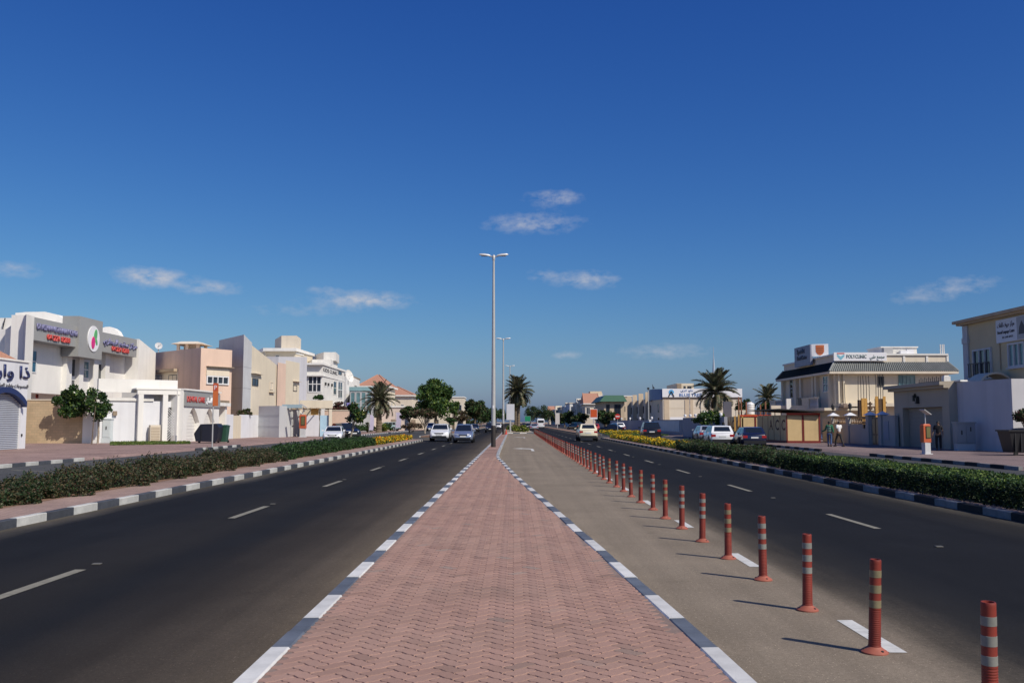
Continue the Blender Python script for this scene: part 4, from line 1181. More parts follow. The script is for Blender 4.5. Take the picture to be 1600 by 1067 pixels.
def dish(loc, r, label, az, tilt=.5, group=None, m=None):
    t = thing('satellite_dish', label, 'satellite dish', loc, group); b = Vector(loc)
    ax = Vector((math.cos(az) * math.cos(tilt), math.sin(az) * math.cos(tilt), math.sin(tilt))); e1 = ax.orthogonal().normalized(); e2 = ax.cross(e1)
    mb = MB(); vs = []; N = 18; c0 = b + UP * (r + .35)
    rings = [(0.02, 0), (.5, .06), (.8, .15), (1, .25)]
    for rr, dz in rings:
        for i in range(N): th = 2 * math.pi * i / N; vs.append(c0 + (e1 * math.cos(th) + e2 * math.sin(th)) * rr * r + ax * dz * r)
    for rr, dz in reversed(rings):
        for i in range(N): th = 2 * math.pi * i / N; vs.append(c0 + (e1 * math.cos(th) + e2 * math.sin(th)) * rr * r + ax * (dz * r - .03))
    mb.add(vs, [(k * N + i, k * N + (i + 1) % N, (k + 1) * N + (i + 1) % N, (k + 1) * N + i) for k in range(7) for i in range(N)]); put('reflector', mb, m or WHITE2, t, smooth=True)
    mb = MB(); mb.tube([b, c0], .05, 6); mb.tube([c0, c0 + ax * r * 1.0], .03, 5); mb.tube([c0 - e1 * r * .8 + ax * .15, c0 + ax * r], .02, 4); put('mount', mb, METAL, t)
    return t
dish((W(247.5, 548, 108).x, 108, 9.66), .42, 'round pale satellite dish on the peach villa roof', R(-60), .35, m=LGREY)
dish((W(544, 588, 165).x, 165, 8.2), 1.15, 'large white satellite dish on edge above the white villa', R(-25), .3)

# ---- grey tower villa
t = thing('modern_villa', 'modern cream villa with grey slab tower and slanted parapets', 'house', (-33, 115, 0))
c = [P2(339, 113.2), P2(378, 106.3), P2(391, 110.3), P2(360, 118)]
mb = MB(); mb.prism(c, 0, [11.55, 11.6, 11.0, 11.4]); put('tower', mb, GREYP if False else LGREY, t)
w = Wall(c[0], c[1])
mb = MB()
for z in (3.1, 5.6, 8.0): w.box(mb, .1, w.len - .05, z, z + .03, 0, .015)
put('panel_joint', mb, GREYP, t)
w = Wall(c[1], c[2]); mb = MB()
for z in (3.1, 5.6, 8.0): w.box(mb, .05, w.len - .05, z, z + .03, 0, .015)
put('panel_joint', mb, GREYP, t)
c2 = [c[2], P2(434, 122.5), (-38, 126), (-36, 114)]
mb = MB(); mb.prism(c2, 0, [10.7, 8.9, 8.9, 10.7]); put('wall', mb, CREAM, t)
w = Wall(c2[0], c2[1])
w.pwindow(t, 394, 403, 590.5, 603.5, nx=2, frame=DFRAME); mb = MB(); w.pbox(mb, 392, 407.5, 583, 585, 0, .4); put('sunshade', mb, LBEIGE, t)
w.pwindow(t, 421.5, 426, 596.5, 609, frame=LBEIGE, glass=LBEIGE); mb = MB(); w.pbox(mb, 420, 427, 612, 614, 0, .25); put('ledge', mb, DARKBEIGE, t)
mb = MB(); w.pbox(mb, 392.2, 404, 607, 690, 0, .08); put('pilaster', mb, LBEIGE, t)
c3 = [P2(433, 121.5), P2(478, 134.5), (-35, 136), (-37, 124)]
mb = MB(); mb.prism(c3, 0, [10.15, 11.0, 11.0, 10.4]); put('wing', mb, LILAC, t)
w = Wall(c3[0], c3[1])
a, z = w.at(434, 567); b, _ = w.at(446.5, 567); cc_, _ = w.at(468, 560)
mb = MB(); w.box(mb, a + .02, b, 0, 9.4, 0, .04); put('peach_panel', mb, PEACH, t)
mb = MB(); w.box(mb, b + .01, cc_, 0, 9.9, 0, .04); put('cream_panel', mb, CREAM, t)
w.pwindow(t, 457.5, 463, 601, 611.5, frame=DFRAME, proud=.1); mb = MB(); w.pbox(mb, 457, 467, 595, 597, 0, .4); put('sunshade', mb, LBEIGE, t)

# ---- beige villa with white cornice
t = thing('cream_villa', 'cream villa with white cornice, arched window and square roof tank room', 'house', (-36, 146, 0))
c = [P2(412, 143), P2(460, 143), P2(486.5, 153), (-46, 160)]
mb = MB(); mb.prism(c, 0, 12.4); put('wall', mb, CREAM, t)
cw = [P2(408.5, 141.8), P2(460.5, 141.8), P2(490, 154), (-46, 161)]
mb = MB(); mb.prism(cw, 12.41, 12.85); put('cornice', mb, WHITE, t)
mb = MB(); mb.prism([P2(437, 145), P2(461, 145), P2(468, 151), (-38.5, 152)], 12.86, 15.0); put('roof_room', mb, LBEIGE, t)
w = Wall(c[0], c[1]); w.pwindow(t, 430, 437, 555, 566, frame=WHITE, glass=GLASS)
mb = MB(); w.pbox(mb, 422, 431, 565, 570, 0, .6); put('balcony', mb, LBEIGE, t)
w = Wall(c[1], c[2]); mb = MB(); w.pbox(mb, 462, 474, 550.5, 556, 0, .1); put('white_panel', mb, WHITE, t)

# ---- white villa with bay windows
t = thing('white_villa', 'ornate white villa with bay windows and tall roof room behind the carport', 'house', (-30, 150, 0))
c = [P2(477, 140.5), P2(503, 140.5), P2(537, 160), (-45, 168), (-45, 142)]
mb = MB(); mb.prism(c, 0, 10.2); put('wall', mb, WHITE2, t)
cw = [P2(476, 139.8), P2(503.5, 139.8), P2(540, 161), (-45, 169), (-45, 141)]
mb = MB(); mb.prism(cw, 10.21, 10.5); mb.prism([P2(477.5, 140), P2(503.2, 140), P2(538, 160.4), (-45, 168), (-45, 141)], 8.55, 8.75); put('cornice', mb, WHITE, t)
mb = MB(); mb.prism([P2(486, 146), P2(516, 146), P2(526, 156), (-36, 160)], 10.51, 11.4); mb.prism([P2(504, 149), P2(523, 149), P2(528.5, 156), (-35, 160)], 11.4, 12.75); put('roof_room', mb, WHITE2, t)
w = Wall(c[0], c[1]); w.pwindow(t, 481, 502.5, 587, 613, nx=3, nzz=2, fw=.16)
w = Wall(c[1], c[2]); w.pwindow(t, 520.5, 525.5, 595, 617, nzz=2, frame=WHITE); w.pwindow(t, 528, 534.5, 595, 623, nx=2, nzz=2, fw=.15)
w.pwindow(t, 528.5, 533.5, 580, 586, frame=DFRAME)
o = w.at(505, 580); e_ = w.at(527, 584)
lettering('KIDS CLINIC', .55, mat('dark_letter', (.08, .08, .09)), t, w.pt(o[0], 9.3, 0), w.u, w.n, width=e_[0] - o[0], depth=.05)
for px, py in ((507.5, 600), (512, 601), (517.5, 602)):
    a, z = w.at(px, py); mb = MB(); w.box(mb, a - .15, a + .15, z - .2, z + .25, 0, .25); put('wall_lamp', mb, DMETAL, t)
mb = MB(); a, z = w.at(512, 632); b, _ = w.at(537, 632)
w.box(mb, a, b, 3.6, 4.4, 0, 1.2); put('balcony', mb, WHITE2, t)
# next white house along
t = thing('white_house', 'plain white house with brown roof edge behind the large dish', 'house', (-32, 185, 0))
c = [P2(540, 178), P2(561, 200), (-45, 205), (-48, 180)]
mb = MB(); mb.prism(c, 0, 10.6); put('wall', mb, WHITE2, t)
mb = MB(); mb.prism([P2(538.5, 177.5), P2(562.5, 201), (-45, 206), (-49, 180)], 10.61, 10.9); put('roof', mb, BROWNP, t)
w = Wall(c[0], c[1]); w.pwindow(t, 546, 549, 606, 616, frame=DFRAME); w.pwindow(t, 554, 557, 602, 612, frame=DFRAME)
t = thing('glass_front_building', 'low teal glass fronted building beside the roadside date palm', 'building', (-30, 175, 0))
c = [P2(546, 166), P2(580, 166), P2(585, 185), (-32, 185)]
mb = MB(); mb.prism(c, 0, 7.2); put('wall', mb, LGREY, t)
w = Wall(c[0], c[1]); mb = MB(); w.box(mb, -.1, w.len + .1, 7.21, 7.9, -1, .15); put('fascia', mb, mat('teal_fascia', (.25, .42, .45), rough=.5), t)
for i in range(4):
    w.window(t, .1 + i * w.len / 4, (i + 1) * w.len / 4, 3.2, 7.0, nx=1, nzz=2, frame=LGREY, glass=TGLASS, fw=.1)

def hip_house(label, pxs, D, z_e, z_p, depth=16, pk=None, wallm=None, wins=(), roofm=None, group=None, name='tiled_villa', cat='house', ri=0):
    """house facing the camera with a hipped tile roof; pxs = left, right edge at distance D"""
    x0, x1 = W(pxs[0], 659, D).x, W(pxs[1], 659, D).x
    t = thing(name, label, cat, ((x0 + x1) / 2, D, 0), group)
    mb = MB(); mb.prism([(x0 + .5, D + .5), (x1 - .5, D + .5), (x1 - .5, D + depth), (x0 + .5, D + depth)], 0, z_e); put('wall', mb, wallm or CREAM, t)
    pk = pk if pk else (x0 + x1) / 2; rd = min((x1 - x0) / 2, depth / 2) * .3
    e = [(x0, D, z_e), (x1, D, z_e), (x1, D + depth + .5, z_e), (x0, D + depth + .5, z_e)]
    hx = (x1 - x0) * .5 * ri if ri else rd * .2; r0, r1 = (pk - hx, D + depth * .5, z_p), (pk + hx, D + depth * .5, z_p)
    mb = MB(); mb.add(e + [r0, r1], [(0, 1, 5, 4), (1, 2, 5), (2, 3, 4, 5), (3, 0, 4), (3, 2, 1, 0)]); rf = put('roof', mb, roofm or TILE, t)
    mb = MB(); mb.prism([(x0 - .1, D - .1), (x1 + .1, D - .1), (x1 + .1, D + depth + .6), (x0 - .1, D + depth + .6)], z_e - .35, z_e - .01); put('eave', mb, WHITE2, t)
    mb = MB()
    for q in (e[0], e[1], e[2]): mb.tube([Vector(q), Vector(r0 if q == e[0] else r1)], .14, 5)
    put('ridge_tiles', mb, roofm or TILE, rf)
    w = Wall((x0 + .5, D + .5), (x1 - .5, D + .5))
    for f0, f1, z0, z1 in wins: w.window(t, f0 * w.len, f1 * w.len, z0, z1, nx=2, frame=WFRAME)
    ws = Wall((x1 - .5, D + .5), (x1 - .5, D + depth)) if x0 < 0 else Wall((x0 + .5, D + depth), (x0 + .5, D + .5))
    for f0, z0, z1 in ((.2, 1.2, 2.8), (.55, 1.2, 2.8), (.2, 4.4, 6.2), (.55, 4.4, 6.2)):
        if z1 < z_e - .6: ws.window(t, f0 * ws.len, f0 * ws.len + 1.6, z0, z1, frame=WFRAME)
    return t
hip_house('cream villa with orange hipped tile roof directly behind the roadside date palm', (558, 606), 205, 9.6, 12.3, wins=((.55, .7, 4.5, 6.5), (.8, .93, 4.5, 6.5)))
hip_house('cream villa with pinkish tile roof between date palm and large green tree', (598, 646), 240, 8.6, 11.0, pk=W(613, 659, 240).x, wins=((.3, .4, 4.4, 6.2), (.6, .7, 4.4, 6.2)), wallm=LBEIGE)
# low walls and houses behind the trees on the left
for i, (p0, p1, D, h, dep, lab) in enumerate(((562, 632, 185, 4.6, 9, 'low pinkish boundary building with dark doorway behind the palm trunk'), (628, 700, 215, 4.4, 12, 'long low cream wall behind the brown shrubs and white car'), (696, 724, 290, 9.2, 14, 'distant cream house with white roof edge between two street trees'), (700, 722, 240, 4.2, 8, 'small cream outbuilding beyond the silver blue car'))):
    x0, x1 = W(p0, 659, D).x, W(p1, 659, D).x
    t = thing('outbuilding' if h < 6 else 'far_house', lab, 'building', ((x0 + x1) / 2, D, 0))
    mb = MB(); mb.box(x0, x1, D, D + dep, 0, h); put('wall', mb, LBEIGE if i else mat('pinkish_plaster', (.66, .55, .48), rough=.9), t)
    mb = MB(); mb.box(x0 - .2, x1 + .2, D - .2, D + dep + .2, h + .01, h + .3); put('coping', mb, WHITE, t)
    w = Wall((x0, D), (x1, D)); n = max(2, int(w.len / 4))
    for j in range(n):
        if h < 6:
            mb = MB(); w.box(mb, (j + .4) * w.len / n, (j + .4) * w.len / n + 1.0, .1, 2.3, -.02, .04); put('door', mb, BROWNP if (i + j) % 2 else DFRAME, t)
        else: w.window(t, (j + .3) * w.len / n, (j + .3) * w.len / n + 1.4, 5.2, 7.0, frame=WFRAME)

# ---- carport, beige gateway
t = thing('carport', 'carport with blue grey fascia and diagonal trellis roof over beige wall', 'carport', (-24, 112, .1))
c0, c1 = W(412, 635, 107), W(471, 635, 107)
mb = MB(); mb.box(c0.x + 2.2, c1.x + .1, 106.5, 107.0, 3.35, 3.75); put('fascia', mb, mat('blue_grey_fascia', (.30, .40, .45), rough=.5), t)
mb = MB()
for i in range(6):
    x = c0.x + 2.3 + i * .72; mb.box(x, x + .09, 107.02, 111.5, 3.32, 3.42)
for i in range(4): mb.box(c0.x + 2.2, c1.x, 107.6 + i * 1.1, 107.7 + i * 1.1, 3.22, 3.31)
put('trellis', mb, DARKBEIGE, t)
mb = MB(); mb.box(c0.x + 2.4, c1.x + .4, 111.6, 111.9, 0, 3.2); put('back_wall', mb, LBEIGE, t)
mb = MB(); mb.tube([(c1.x - .5, 106.9, 3.3), (c1.x + .1, 106.9, 2.7), (c1.x + .1, 106.9, .1)], .06, 6); put('post', mb, METAL, t)
t = thing('gateway', 'beige portal gateway with pale blue and grey double doors', 'gate', (-23, 108, .1))
w = Wall((-24.1, 108.6), (-21.3, 109.3)); 
mb = MB(); w.box(mb, -.35, 0, .1, 3.35, -.9, .3); w.box(mb, w.len, w.len + .35, .1, 3.35, -.9, .3); put('pier', mb, LBEIGE, t)
mb = MB(); w.box(mb, -.4, w.len + .4, 3.352, 4.25, -1.0, .4); put('lintel', mb, CREAM, t)
mb = MB(); w.box(mb, .02, w.len * .62, .15, 2.55, -.1, -.02); put('door', mb, LILAC, t)
mb = MB(); w.box(mb, w.len * .66, w.len - .02, .15, 2.55, -.1, -.02); put('door', mb, mat('pale_blue_door', (.40, .58, .72), rough=.5), t, label='pale blue narrow door leaf')
mb = MB(); w.box(mb, w.len * .3, w.len * .6, 2.6, 3.3, -.3, -.2); put('wood_panel', mb, WOODY, t)
t = thing('boundary_wall', 'peach wall under the overhanging brown bougainvillea', 'wall', (-20, 112, .1))
mb = MB(); mb.box(W(507, 659, 112).x, W(545, 659, 112).x, 112, 112.3, 0, 3.1); put('wall', mb, PEACH, t)
mb = MB(); mb.box(W(507, 659, 112).x - .05, W(545, 659, 112).x + .05, 111.95, 112.35, 3.102, 3.2); put('coping', mb, LBEIGE, t)

# ================================================================ BUILDINGS, RIGHT SIDE
# ---- language centre
t = thing('language_centre', 'beige two storey building with cornice and language centre signboard at photo right', 'building', (36, 58, 0))
X = 32.0; w = RW(X); E0 = 67.2
Y0 = 57.6
mb = MB(); mb.prism([(X, Y0), (X, E0), (46, E0), (46, Y0)], 0, 8.6); put('wall', mb, mat('khaki_beige_plaster', (.56, .47, .31), rough=.9, var=.06, scale=.5, bump=.2, spec=.1), t)
mb = MB(); mb.prism([(X - .35, Y0 - .3), (X - .35, E0 + .35), (46.3, E0 + .35), (46.3, Y0 - .3)], 8.601, 8.74); mb.prism([(X - .55, Y0 - .5), (X - .55, E0 + .55), (46.5, E0 + .55), (46.5, Y0 - .5)], 8.741, 8.94); put('cornice', mb, DARKBEIGE, t)
a, _ = w.at(1491, 560); b, _ = w.at(1500, 560)
mb = MB(); w.box(mb, 500 - E0 + .02, 500 - E0 + .75, 0, 8.55, -.02, .1); w.box(mb, 500 - E0, 500 - E0 + .85, 7.3, 7.7, -.02, .16); put('corner_pilaster', mb, LGREY, t)
w.pwindow(t, 1521, 1552, 547, 592, nx=3, nzz=1, frame=LGREY, fw=.12, proud=.12)
w.pwindow(t, 1576, 1604, 537, 572, nx=3, nzz=1, frame=LGREY, fw=.12, proud=.12, glass=TGLASS, sill=True)
a, z = w.at(1521, 592); b, _ = w.at(1552, 592)
mb = MB()
for i in range(9): w.box(mb, a + (b - a) * i / 8 - .02, a + (b - a) * i / 8 + .02, 4.95, 5.75, .3, .34)
w.box(mb, a - .1, b + .1, 5.76, 5.82, .28, .36); w.box(mb, a - .1, b + .1, 4.88, 4.94, .28, .36); put('balcony_rail', mb, DMETAL, t)
a, z = w.at(1558.5, 496); b, z2 = w.at(1612, 525)
mb = MB(); w.box(mb, a, b, 6.95, 8.45, 0, .14); sb = put('sign_board', mb, SIGNG, t)
DT = mat('dark_letter', (.08, .08, .09))
c, _ = w.at(1591, 510)
lettering(arabic('مركز حروف للغات'), .3, DT, sb, w.pt(a + .2, 7.95, .14), w.u, w.n, width=c - a - .4, depth=.02)
lettering('Horouf Language Centre', .22, DT, sb, w.pt(a + .2, 7.52, .14), w.u, w.n, width=c - a - .4, depth=.02)
lettering('04 349 8471', .14, DT, sb, w.pt(a + .8, 7.2, .14), w.u, w.n, width=1.3, depth=.02)
mb = MB(); w.box(mb, c + .1, min(c + 1.3, b - .05), 7.0, 8.4, .142, .16); q = put('logo_panel', mb, mat('mid_grey_panel', (.32, .33, .36), rough=.5), sb)
mb = MB(); mb.add([w.pt(c + .3, 7.3, .165), w.pt(c + 1.1, 7.3, .165), w.pt(c + 1.0, 7.8, .165), w.pt(c + .7, 8.15, .165), w.pt(c + .4, 7.75, .165)], [(0, 1, 2, 3, 4)]); put('logo', mb, DT, q)
mb = MB(); mb.tube([w.pt(w.at(1563, 540)[0], 5.2, .05), w.pt(w.at(1563, 540)[0], 7.0, .05)], .035, 5); put('downpipe', mb, DARKBEIGE, t)

# ---- white boundary wall (language centre)
t = thing('boundary_wall', 'tall white painted wall, bluish in shade, beside the black waste container', 'wall', (27.4, 55, .1))
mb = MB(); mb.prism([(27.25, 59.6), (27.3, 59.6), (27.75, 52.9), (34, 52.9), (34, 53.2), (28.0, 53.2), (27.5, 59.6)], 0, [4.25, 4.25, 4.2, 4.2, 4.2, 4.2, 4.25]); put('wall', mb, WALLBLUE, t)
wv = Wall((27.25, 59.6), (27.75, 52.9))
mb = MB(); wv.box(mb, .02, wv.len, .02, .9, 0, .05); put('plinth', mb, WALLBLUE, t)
mb = MB(); wv.box(mb, -.1, .0, 4.26, 4.34, -.5, .1); wv.box(mb, 0, 1.6, 4.262, 4.36, -.4, .06); put('cap', mb, WHITE, t)
# ---- arched top of a tent/canopy behind it
t = thing('shade_canopy', 'cream arched canopy edge rising behind the tall white wall', 'canopy', (30.4, 58, 0))
cc = W(1551, 592, 61.5); mb = MB(); vs = []; N = 16; rr = 1.25
for k_, (r_, y_) in enumerate(((rr, 61.0), (rr, 62.8), (rr - .12, 62.8), (rr - .12, 61.0))):
    for i in range(N + 1): th = math.pi * i / N; vs.append((cc.x + r_ * math.cos(th), y_, 3.75 + r_ * math.sin(th)))
M_ = N + 1
mb.add(vs, [(k_ * M_ + i, k_ * M_ + i + 1, ((k_ + 1) % 4) * M_ + i + 1, ((k_ + 1) % 4) * M_ + i) for k_ in range(4) for i in range(N)])
mb.box(cc.x - rr, cc.x - rr + .12, 61, 62.8, 0, 3.75); mb.box(cc.x + rr - .12, cc.x + rr, 61, 62.8, 0, 3.75); put('arch_frame', mb, LBEIGE, t)

# ---- garage
t = thing('garage', 'beige garage with projecting cornice and grey roller door, in shade', 'garage', (27.5, 63, .1))
w = RW(26.85); a0 = w.at(1398, 660)[0]; a1 = w.at(1484, 660)[0]; d0 = w.at(1411, 660)[0]; d1 = w.at(1473, 660)[0]
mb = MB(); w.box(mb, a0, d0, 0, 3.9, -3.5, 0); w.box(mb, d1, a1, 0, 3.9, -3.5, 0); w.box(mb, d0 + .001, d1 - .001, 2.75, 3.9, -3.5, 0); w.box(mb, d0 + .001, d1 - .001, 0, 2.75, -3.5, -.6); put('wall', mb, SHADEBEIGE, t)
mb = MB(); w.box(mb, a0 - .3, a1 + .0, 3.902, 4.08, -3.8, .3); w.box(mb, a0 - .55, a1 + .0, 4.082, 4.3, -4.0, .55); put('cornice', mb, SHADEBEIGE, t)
mb = MB()
for i in range(10): w.box(mb, d0 + .02, d1 - .02, .1 + i * .264, .1 + i * .264 + .25, -.45, -.40 + (.01 if i % 2 else 0))
put('roller_door', mb, mat('taupe_door', (.30, .27, .22), rough=.7, var=.06), t)
for px, py in ((1431, 622), (1435.5, 626)):
    a, z = w.at(px, py); mb = MB(); w.box(mb, a - .1, a + .1, z - .2, z + .2, 0, .22); w.box(mb, a - .03, a + .03, z + .2, z + .3, 0, .12); put('wall_lamp', mb, DMETAL, t)
mb = MB(); w.box(mb, a1 - .45, a1 - .1, 4.31, 4.62, -.2, .2); w.box(mb, a1 - .38, a1 - .17, 4.621, 4.68, -.14, .14); put('lantern', mb, WHITE2, t)
# rooftop railing spikes
t2 = thing('spiked_railing', 'thin dark spiked railing on top of the beige garage', 'railing', (28, 63, 4.3))
mb = MB()
for i in range(16): a = a0 + .8 + i * .3; w.box(mb, a, a + .025, 4.31, 4.75 + .1 * (i % 2), -1.5, -1.47)
w.box(mb, a0 + .7, a0 + 5.5, 4.5, 4.53, -1.5, -1.47); put('spikes', mb, DMETAL, t2)

# ---- wall with piers and lattice
t = thing('villa_wall', 'grey beige garden wall with piers, brown lattice panels and a bronze gate', 'wall', (26.5, 73, .1))
w = RW(26.5); WALLG = plaster('grey_beige_wall', (.44, .41, .37))
pier_px = (1299.5, 1325.5, 1357, 1376.5)
aL = w.at(1285, 660)[0]; aR = w.at(1398, 660)[0]
gate0, gate1 = w.at(1360, 660)[0], w.at(1373, 660)[0]
mb = MB(); w.box(mb, aL, w.at(1299, 660)[0], 0, 2.1, -.25, 0); w.box(mb, w.at(1299, 660)[0], gate0, 0, 1.62, -.25, 0); w.box(mb, gate1, aR, 0, 2.25, -.25, 0); put('wall', mb, WALLG, t)
for px in pier_px:
    a, _ = w.at(px, 660); mb = MB(); w.box(mb, a - .28, a + .28, 0, 2.3, -.4, .12); pr = put('pier', mb, WALLG, t)
    mb = MB(); c = w.pt(a, 2.301, -.14); h = .42; mb.add([c + Vector((-h, -h, 0)), c + Vector((h, -h, 0)), c + Vector((h, h, 0)), c + Vector((-h, h, 0)), c + UP * .28], [(3, 2, 1, 0), (0, 1, 4), (1, 2, 4), (2, 3, 4), (3, 0, 4)]); put('cap', mb, WALLWHITE, pr)
def lattice(w_, a0, a1, z0, z1, d, parent, m):
    mb = MB(); n = max(3, int((a1 - a0) / .34)); s = (a1 - a0) / n
    for i in range(n):
        mb.tube([w_.pt(a0 + i * s, z0, d), w_.pt(a0 + (i + 1) * s, z1, d)], .028, 4); mb.tube([w_.pt(a0 + (i + 1) * s, z0, d), w_.pt(a0 + i * s, z1, d)], .028, 4)
        mb.tube([w_.pt(a0 + (i + .5) * s, z0, d), w_.pt(a0 + (i + .5) * s, z1, d)], .02, 4)
    w_.box(mb, a0, a1, z0, z0 + .06, d - .04, d + .04); w_.box(mb, a0, a1, z1 - .06, z1, d - .04, d + .04)
    return put('lattice_panel', mb, m, parent)
LAT = mat('bronze_lattice', (.26, .14, .06), rough=.5, var=.2)
for i in range(2):
    a = w.at(pier_px[i], 660)[0] + .3; b = w.at(pier_px[i + 1], 660)[0] - .3
    lattice(w, a, b, 1.64, 2.2, -.12, t, LAT)
    mb = MB(); w.box(mb, a + .1, b - .1, .25, 1.35, 0, .03); put('wall_panel', mb, WALLG, t)
for i in range(2):
    x0 = gate0 + .06 + i * (gate1 - gate0 - .1) / 2; x1 = x0 + (gate1 - gate0 - .1) / 2 - .04
    mb = MB(); w.box(mb, x0, x1, .15, 2.15, -.16, -.1); gl = put('gate_leaf', mb, mat('bronze_gate', (.20, .13, .07), rough=.5), t)
    mb = MB(); w.box(mb, x0 + .1, x1 - .1, .25, .8, -.1, -.07); w.box(mb, x0 + .1, x1 - .1, .95, 2.0, -.1, -.07); put('gate_panel', mb, mat('pale_gate_panel', (.36, .27, .15), rough=.5), gl)
mb = MB(); a = w.at(1384, 660)[0]; w.box(mb, a - .35, a + .55, .5, 1.85, 0, .05); put('utility_door', mb, GREYP, t)
a, z = w.at(1351, 666); mb = MB(); w.box(mb, a - .12, a + .12, z - .15, z + .15, 0, .1); put('post_box', mb, DMETAL, t)
for px in (1326, 1299.5):
    a, _ = w.at(px, 660); mb = MB(); mb.lathe(w.pt(a, 2.55, -.14), [(.05, 0), (.05, .25), (.13, .3), (.15, .6), (.05, .75)], 8); put('pier_lamp', mb, DMETAL, t)

# ---- villa with green grey tile roof
t = thing('tile_roof_villa', 'large cream villa with grey green tiled mansard roof and rooftop signboards', 'house', (36, 98, 0))
D0 = 90.0; xa = W(1306, 659, D0).x; xb = W(1484, 659, D0).x; D1 = 107
mb = MB(); mb.prism([(xa, D0), (xb, D0), (xb, D1), (xa, D1)], 0, 6.34); put('wall', mb, CREAM, t)
ov = .7; ze = 6.33; zp = 7.45
mb = MB(); mb.prism([(xa - ov, D0 - ov), (xb + ov, D0 - ov), (xb + ov, D1 + ov), (xa - ov, D1 + ov)], ze + .001, ze + .22); put('eave', mb, LBEIGE, t)
rf = MB(); o = [(xa - ov, D0 - ov), (xb + ov, D0 - ov), (xb + ov, D1 + ov), (xa - ov, D1 + ov)]; i_ = [(xa, D0), (xb, D0), (xb, D1), (xa, D1)]
rf.add([(x, y, ze + .22) for x, y in o] + [(x, y, zp) for x, y in i_], [(0, 1, 5, 4), (1, 2, 6, 5), (2, 3, 7, 6), (3, 0, 4, 7)]); rr = put('roof', rf, GTILE, t)
mb = MB(); n = 62
for k in range(n + 1):
    f = k / n; a = Vector((xa - ov + (xb - xa + 2 * ov) * f, D0 - ov, ze + .23)); b = Vector((xa + (xb - xa) * f, D0, zp + .01)); mb.tube([a, b], .055, 5, 0, False)
mbs = MB()
for k in range(57):
    f = k / 56; a = Vector((xa - ov, D0 - ov + (D1 - D0 + 2 * ov) * f, ze + .23)); b = Vector((xa, D0 + (D1 - D0) * f, zp + .01)); mbs.tube([a, b], .055, 5, 0, False)
put('shade_toned_side_ribs', mbs, GTILE, rr, kind='stuff')  # same tile ribs in the dark tone: slope's shade put into the colour
for q0, q1 in zip(o[:2] + [o[3]], i_[:2] + [i_[3]]): mb.tube([Vector((q0[0], q0[1], ze + .25)), Vector((q1[0], q1[1], zp + .03))], .1, 6)
put('roof_ribs', mb, mat('sun_toned_roof_rib', (.26, .275, .265), rough=.5, var=.2), rr, kind='stuff')  # front ribs coloured paler to imitate sun on the tiles
mb = MB(); mb.prism([(xa + .05, D0 + .05), (xb - .05, D0 + .05), (xb - .05, D1 - .05), (xa + .05, D1 - .05)], zp - .3, 8.1); put('parapet', mb, LBEIGE, t)
mb = MB(); mb.prism([(xa - .08, D0 - .08), (xb + .08, D0 - .08), (xb + .08, D1 + .08), (xa - .08, D1 + .08)], 8.101, 8.26); put('parapet_cap', mb, WHITE2, t)
wF = Wall((xa, D0), (xb, D0)); wS = Wall((xa, D1), (xa, D0))
for px in (1413, 1449, 1481): mb = MB(); a, _ = wF.at(px, 570); wF.box(mb, a - .1, a + .1, zp, 8.1, -.06, .02); put('parapet_pilaster', mb, WHITE2, t)
x0 = wF.at(1384, 560)[0]; x1 = wF.at(1440, 560)[0]
mb = MB(); wF.box(mb, x0, x1, 8.27, 8.9, -4.5, -1.0); put('roof_room', mb, WHITE2, t); mb = MB(); wF.box(mb, x0 - .1, x1 + .1, 8.901, 9.02, -4.6, -.9); put('roof_room_cap', mb, WHITE, t)
mb = MB(); wF.box(mb, x0 + .1, x0 + .95, 8.27, 8.9, -.99, -.6); put('vent_unit', mb, mat('grey_vent_unit', (.42, .42, .42), rough=.6), t)
mb = MB(); wF.box(mb, x0 + 1.6, x0 + 2.25, 8.27, 8.6, -.9, -.4); wF.box(mb, x0 + 2.26, x0 + 2.9, 8.27, 8.72, -.8, -.5); put('roof_tank', mb, SIGNW, t)
mb = MB()
for px in (1474, 1477, 1479.5): a, _ = wF.at(px, 550); mb.tube([wF.pt(a, 8.2, -.6), wF.pt(a, 9.2, -.6)], .05, 6)
put('vent_pipe', mb, WHITE2, t)
# white long sign facing the camera
a, _ = wF.at(1303, 560); b, _ = wF.at(1383.5, 560)
mb = MB(); wF.box(mb, a - .1, b, 7.56, 8.36, .12, .3); sb = put('sign_board', mb, SIGNW, t)
mb = MB(); mb.add([wF.pt(a + .2, 8.2, .31), wF.pt(a + .2, 7.98, .31), wF.pt(a + .55, 7.62, .31), wF.pt(a + .9, 7.98, .31), wF.pt(a + .9, 8.2, .31), wF.pt(a + .55, 7.98, .31)], [(0, 1, 2, 3, 4, 5)]); put('logo', mb, mat('light_blue_sign', (.22, .50, .62), rough=.4), sb)
mb = MB(); wF.box(mb, a + .2, a + .9, 8.22, 8.31, .301, .32); put('logo_bar', mb, REDL, sb)
GRL = mat('grey_green_letter', (.20, .26, .25), rough=.4)
lettering('POLYCLINIC', .34, GRL, sb, wF.pt(a + 1.1, 7.82, .3), wF.u, wF.n, width=1.9, depth=.03, bold=.015)
lettering(arabic('مجمع طبي'), .34, GRL, sb, wF.pt(b - 1.6, 7.82, .3), wF.u, wF.n, width=1.4, depth=.03, bold=.015)
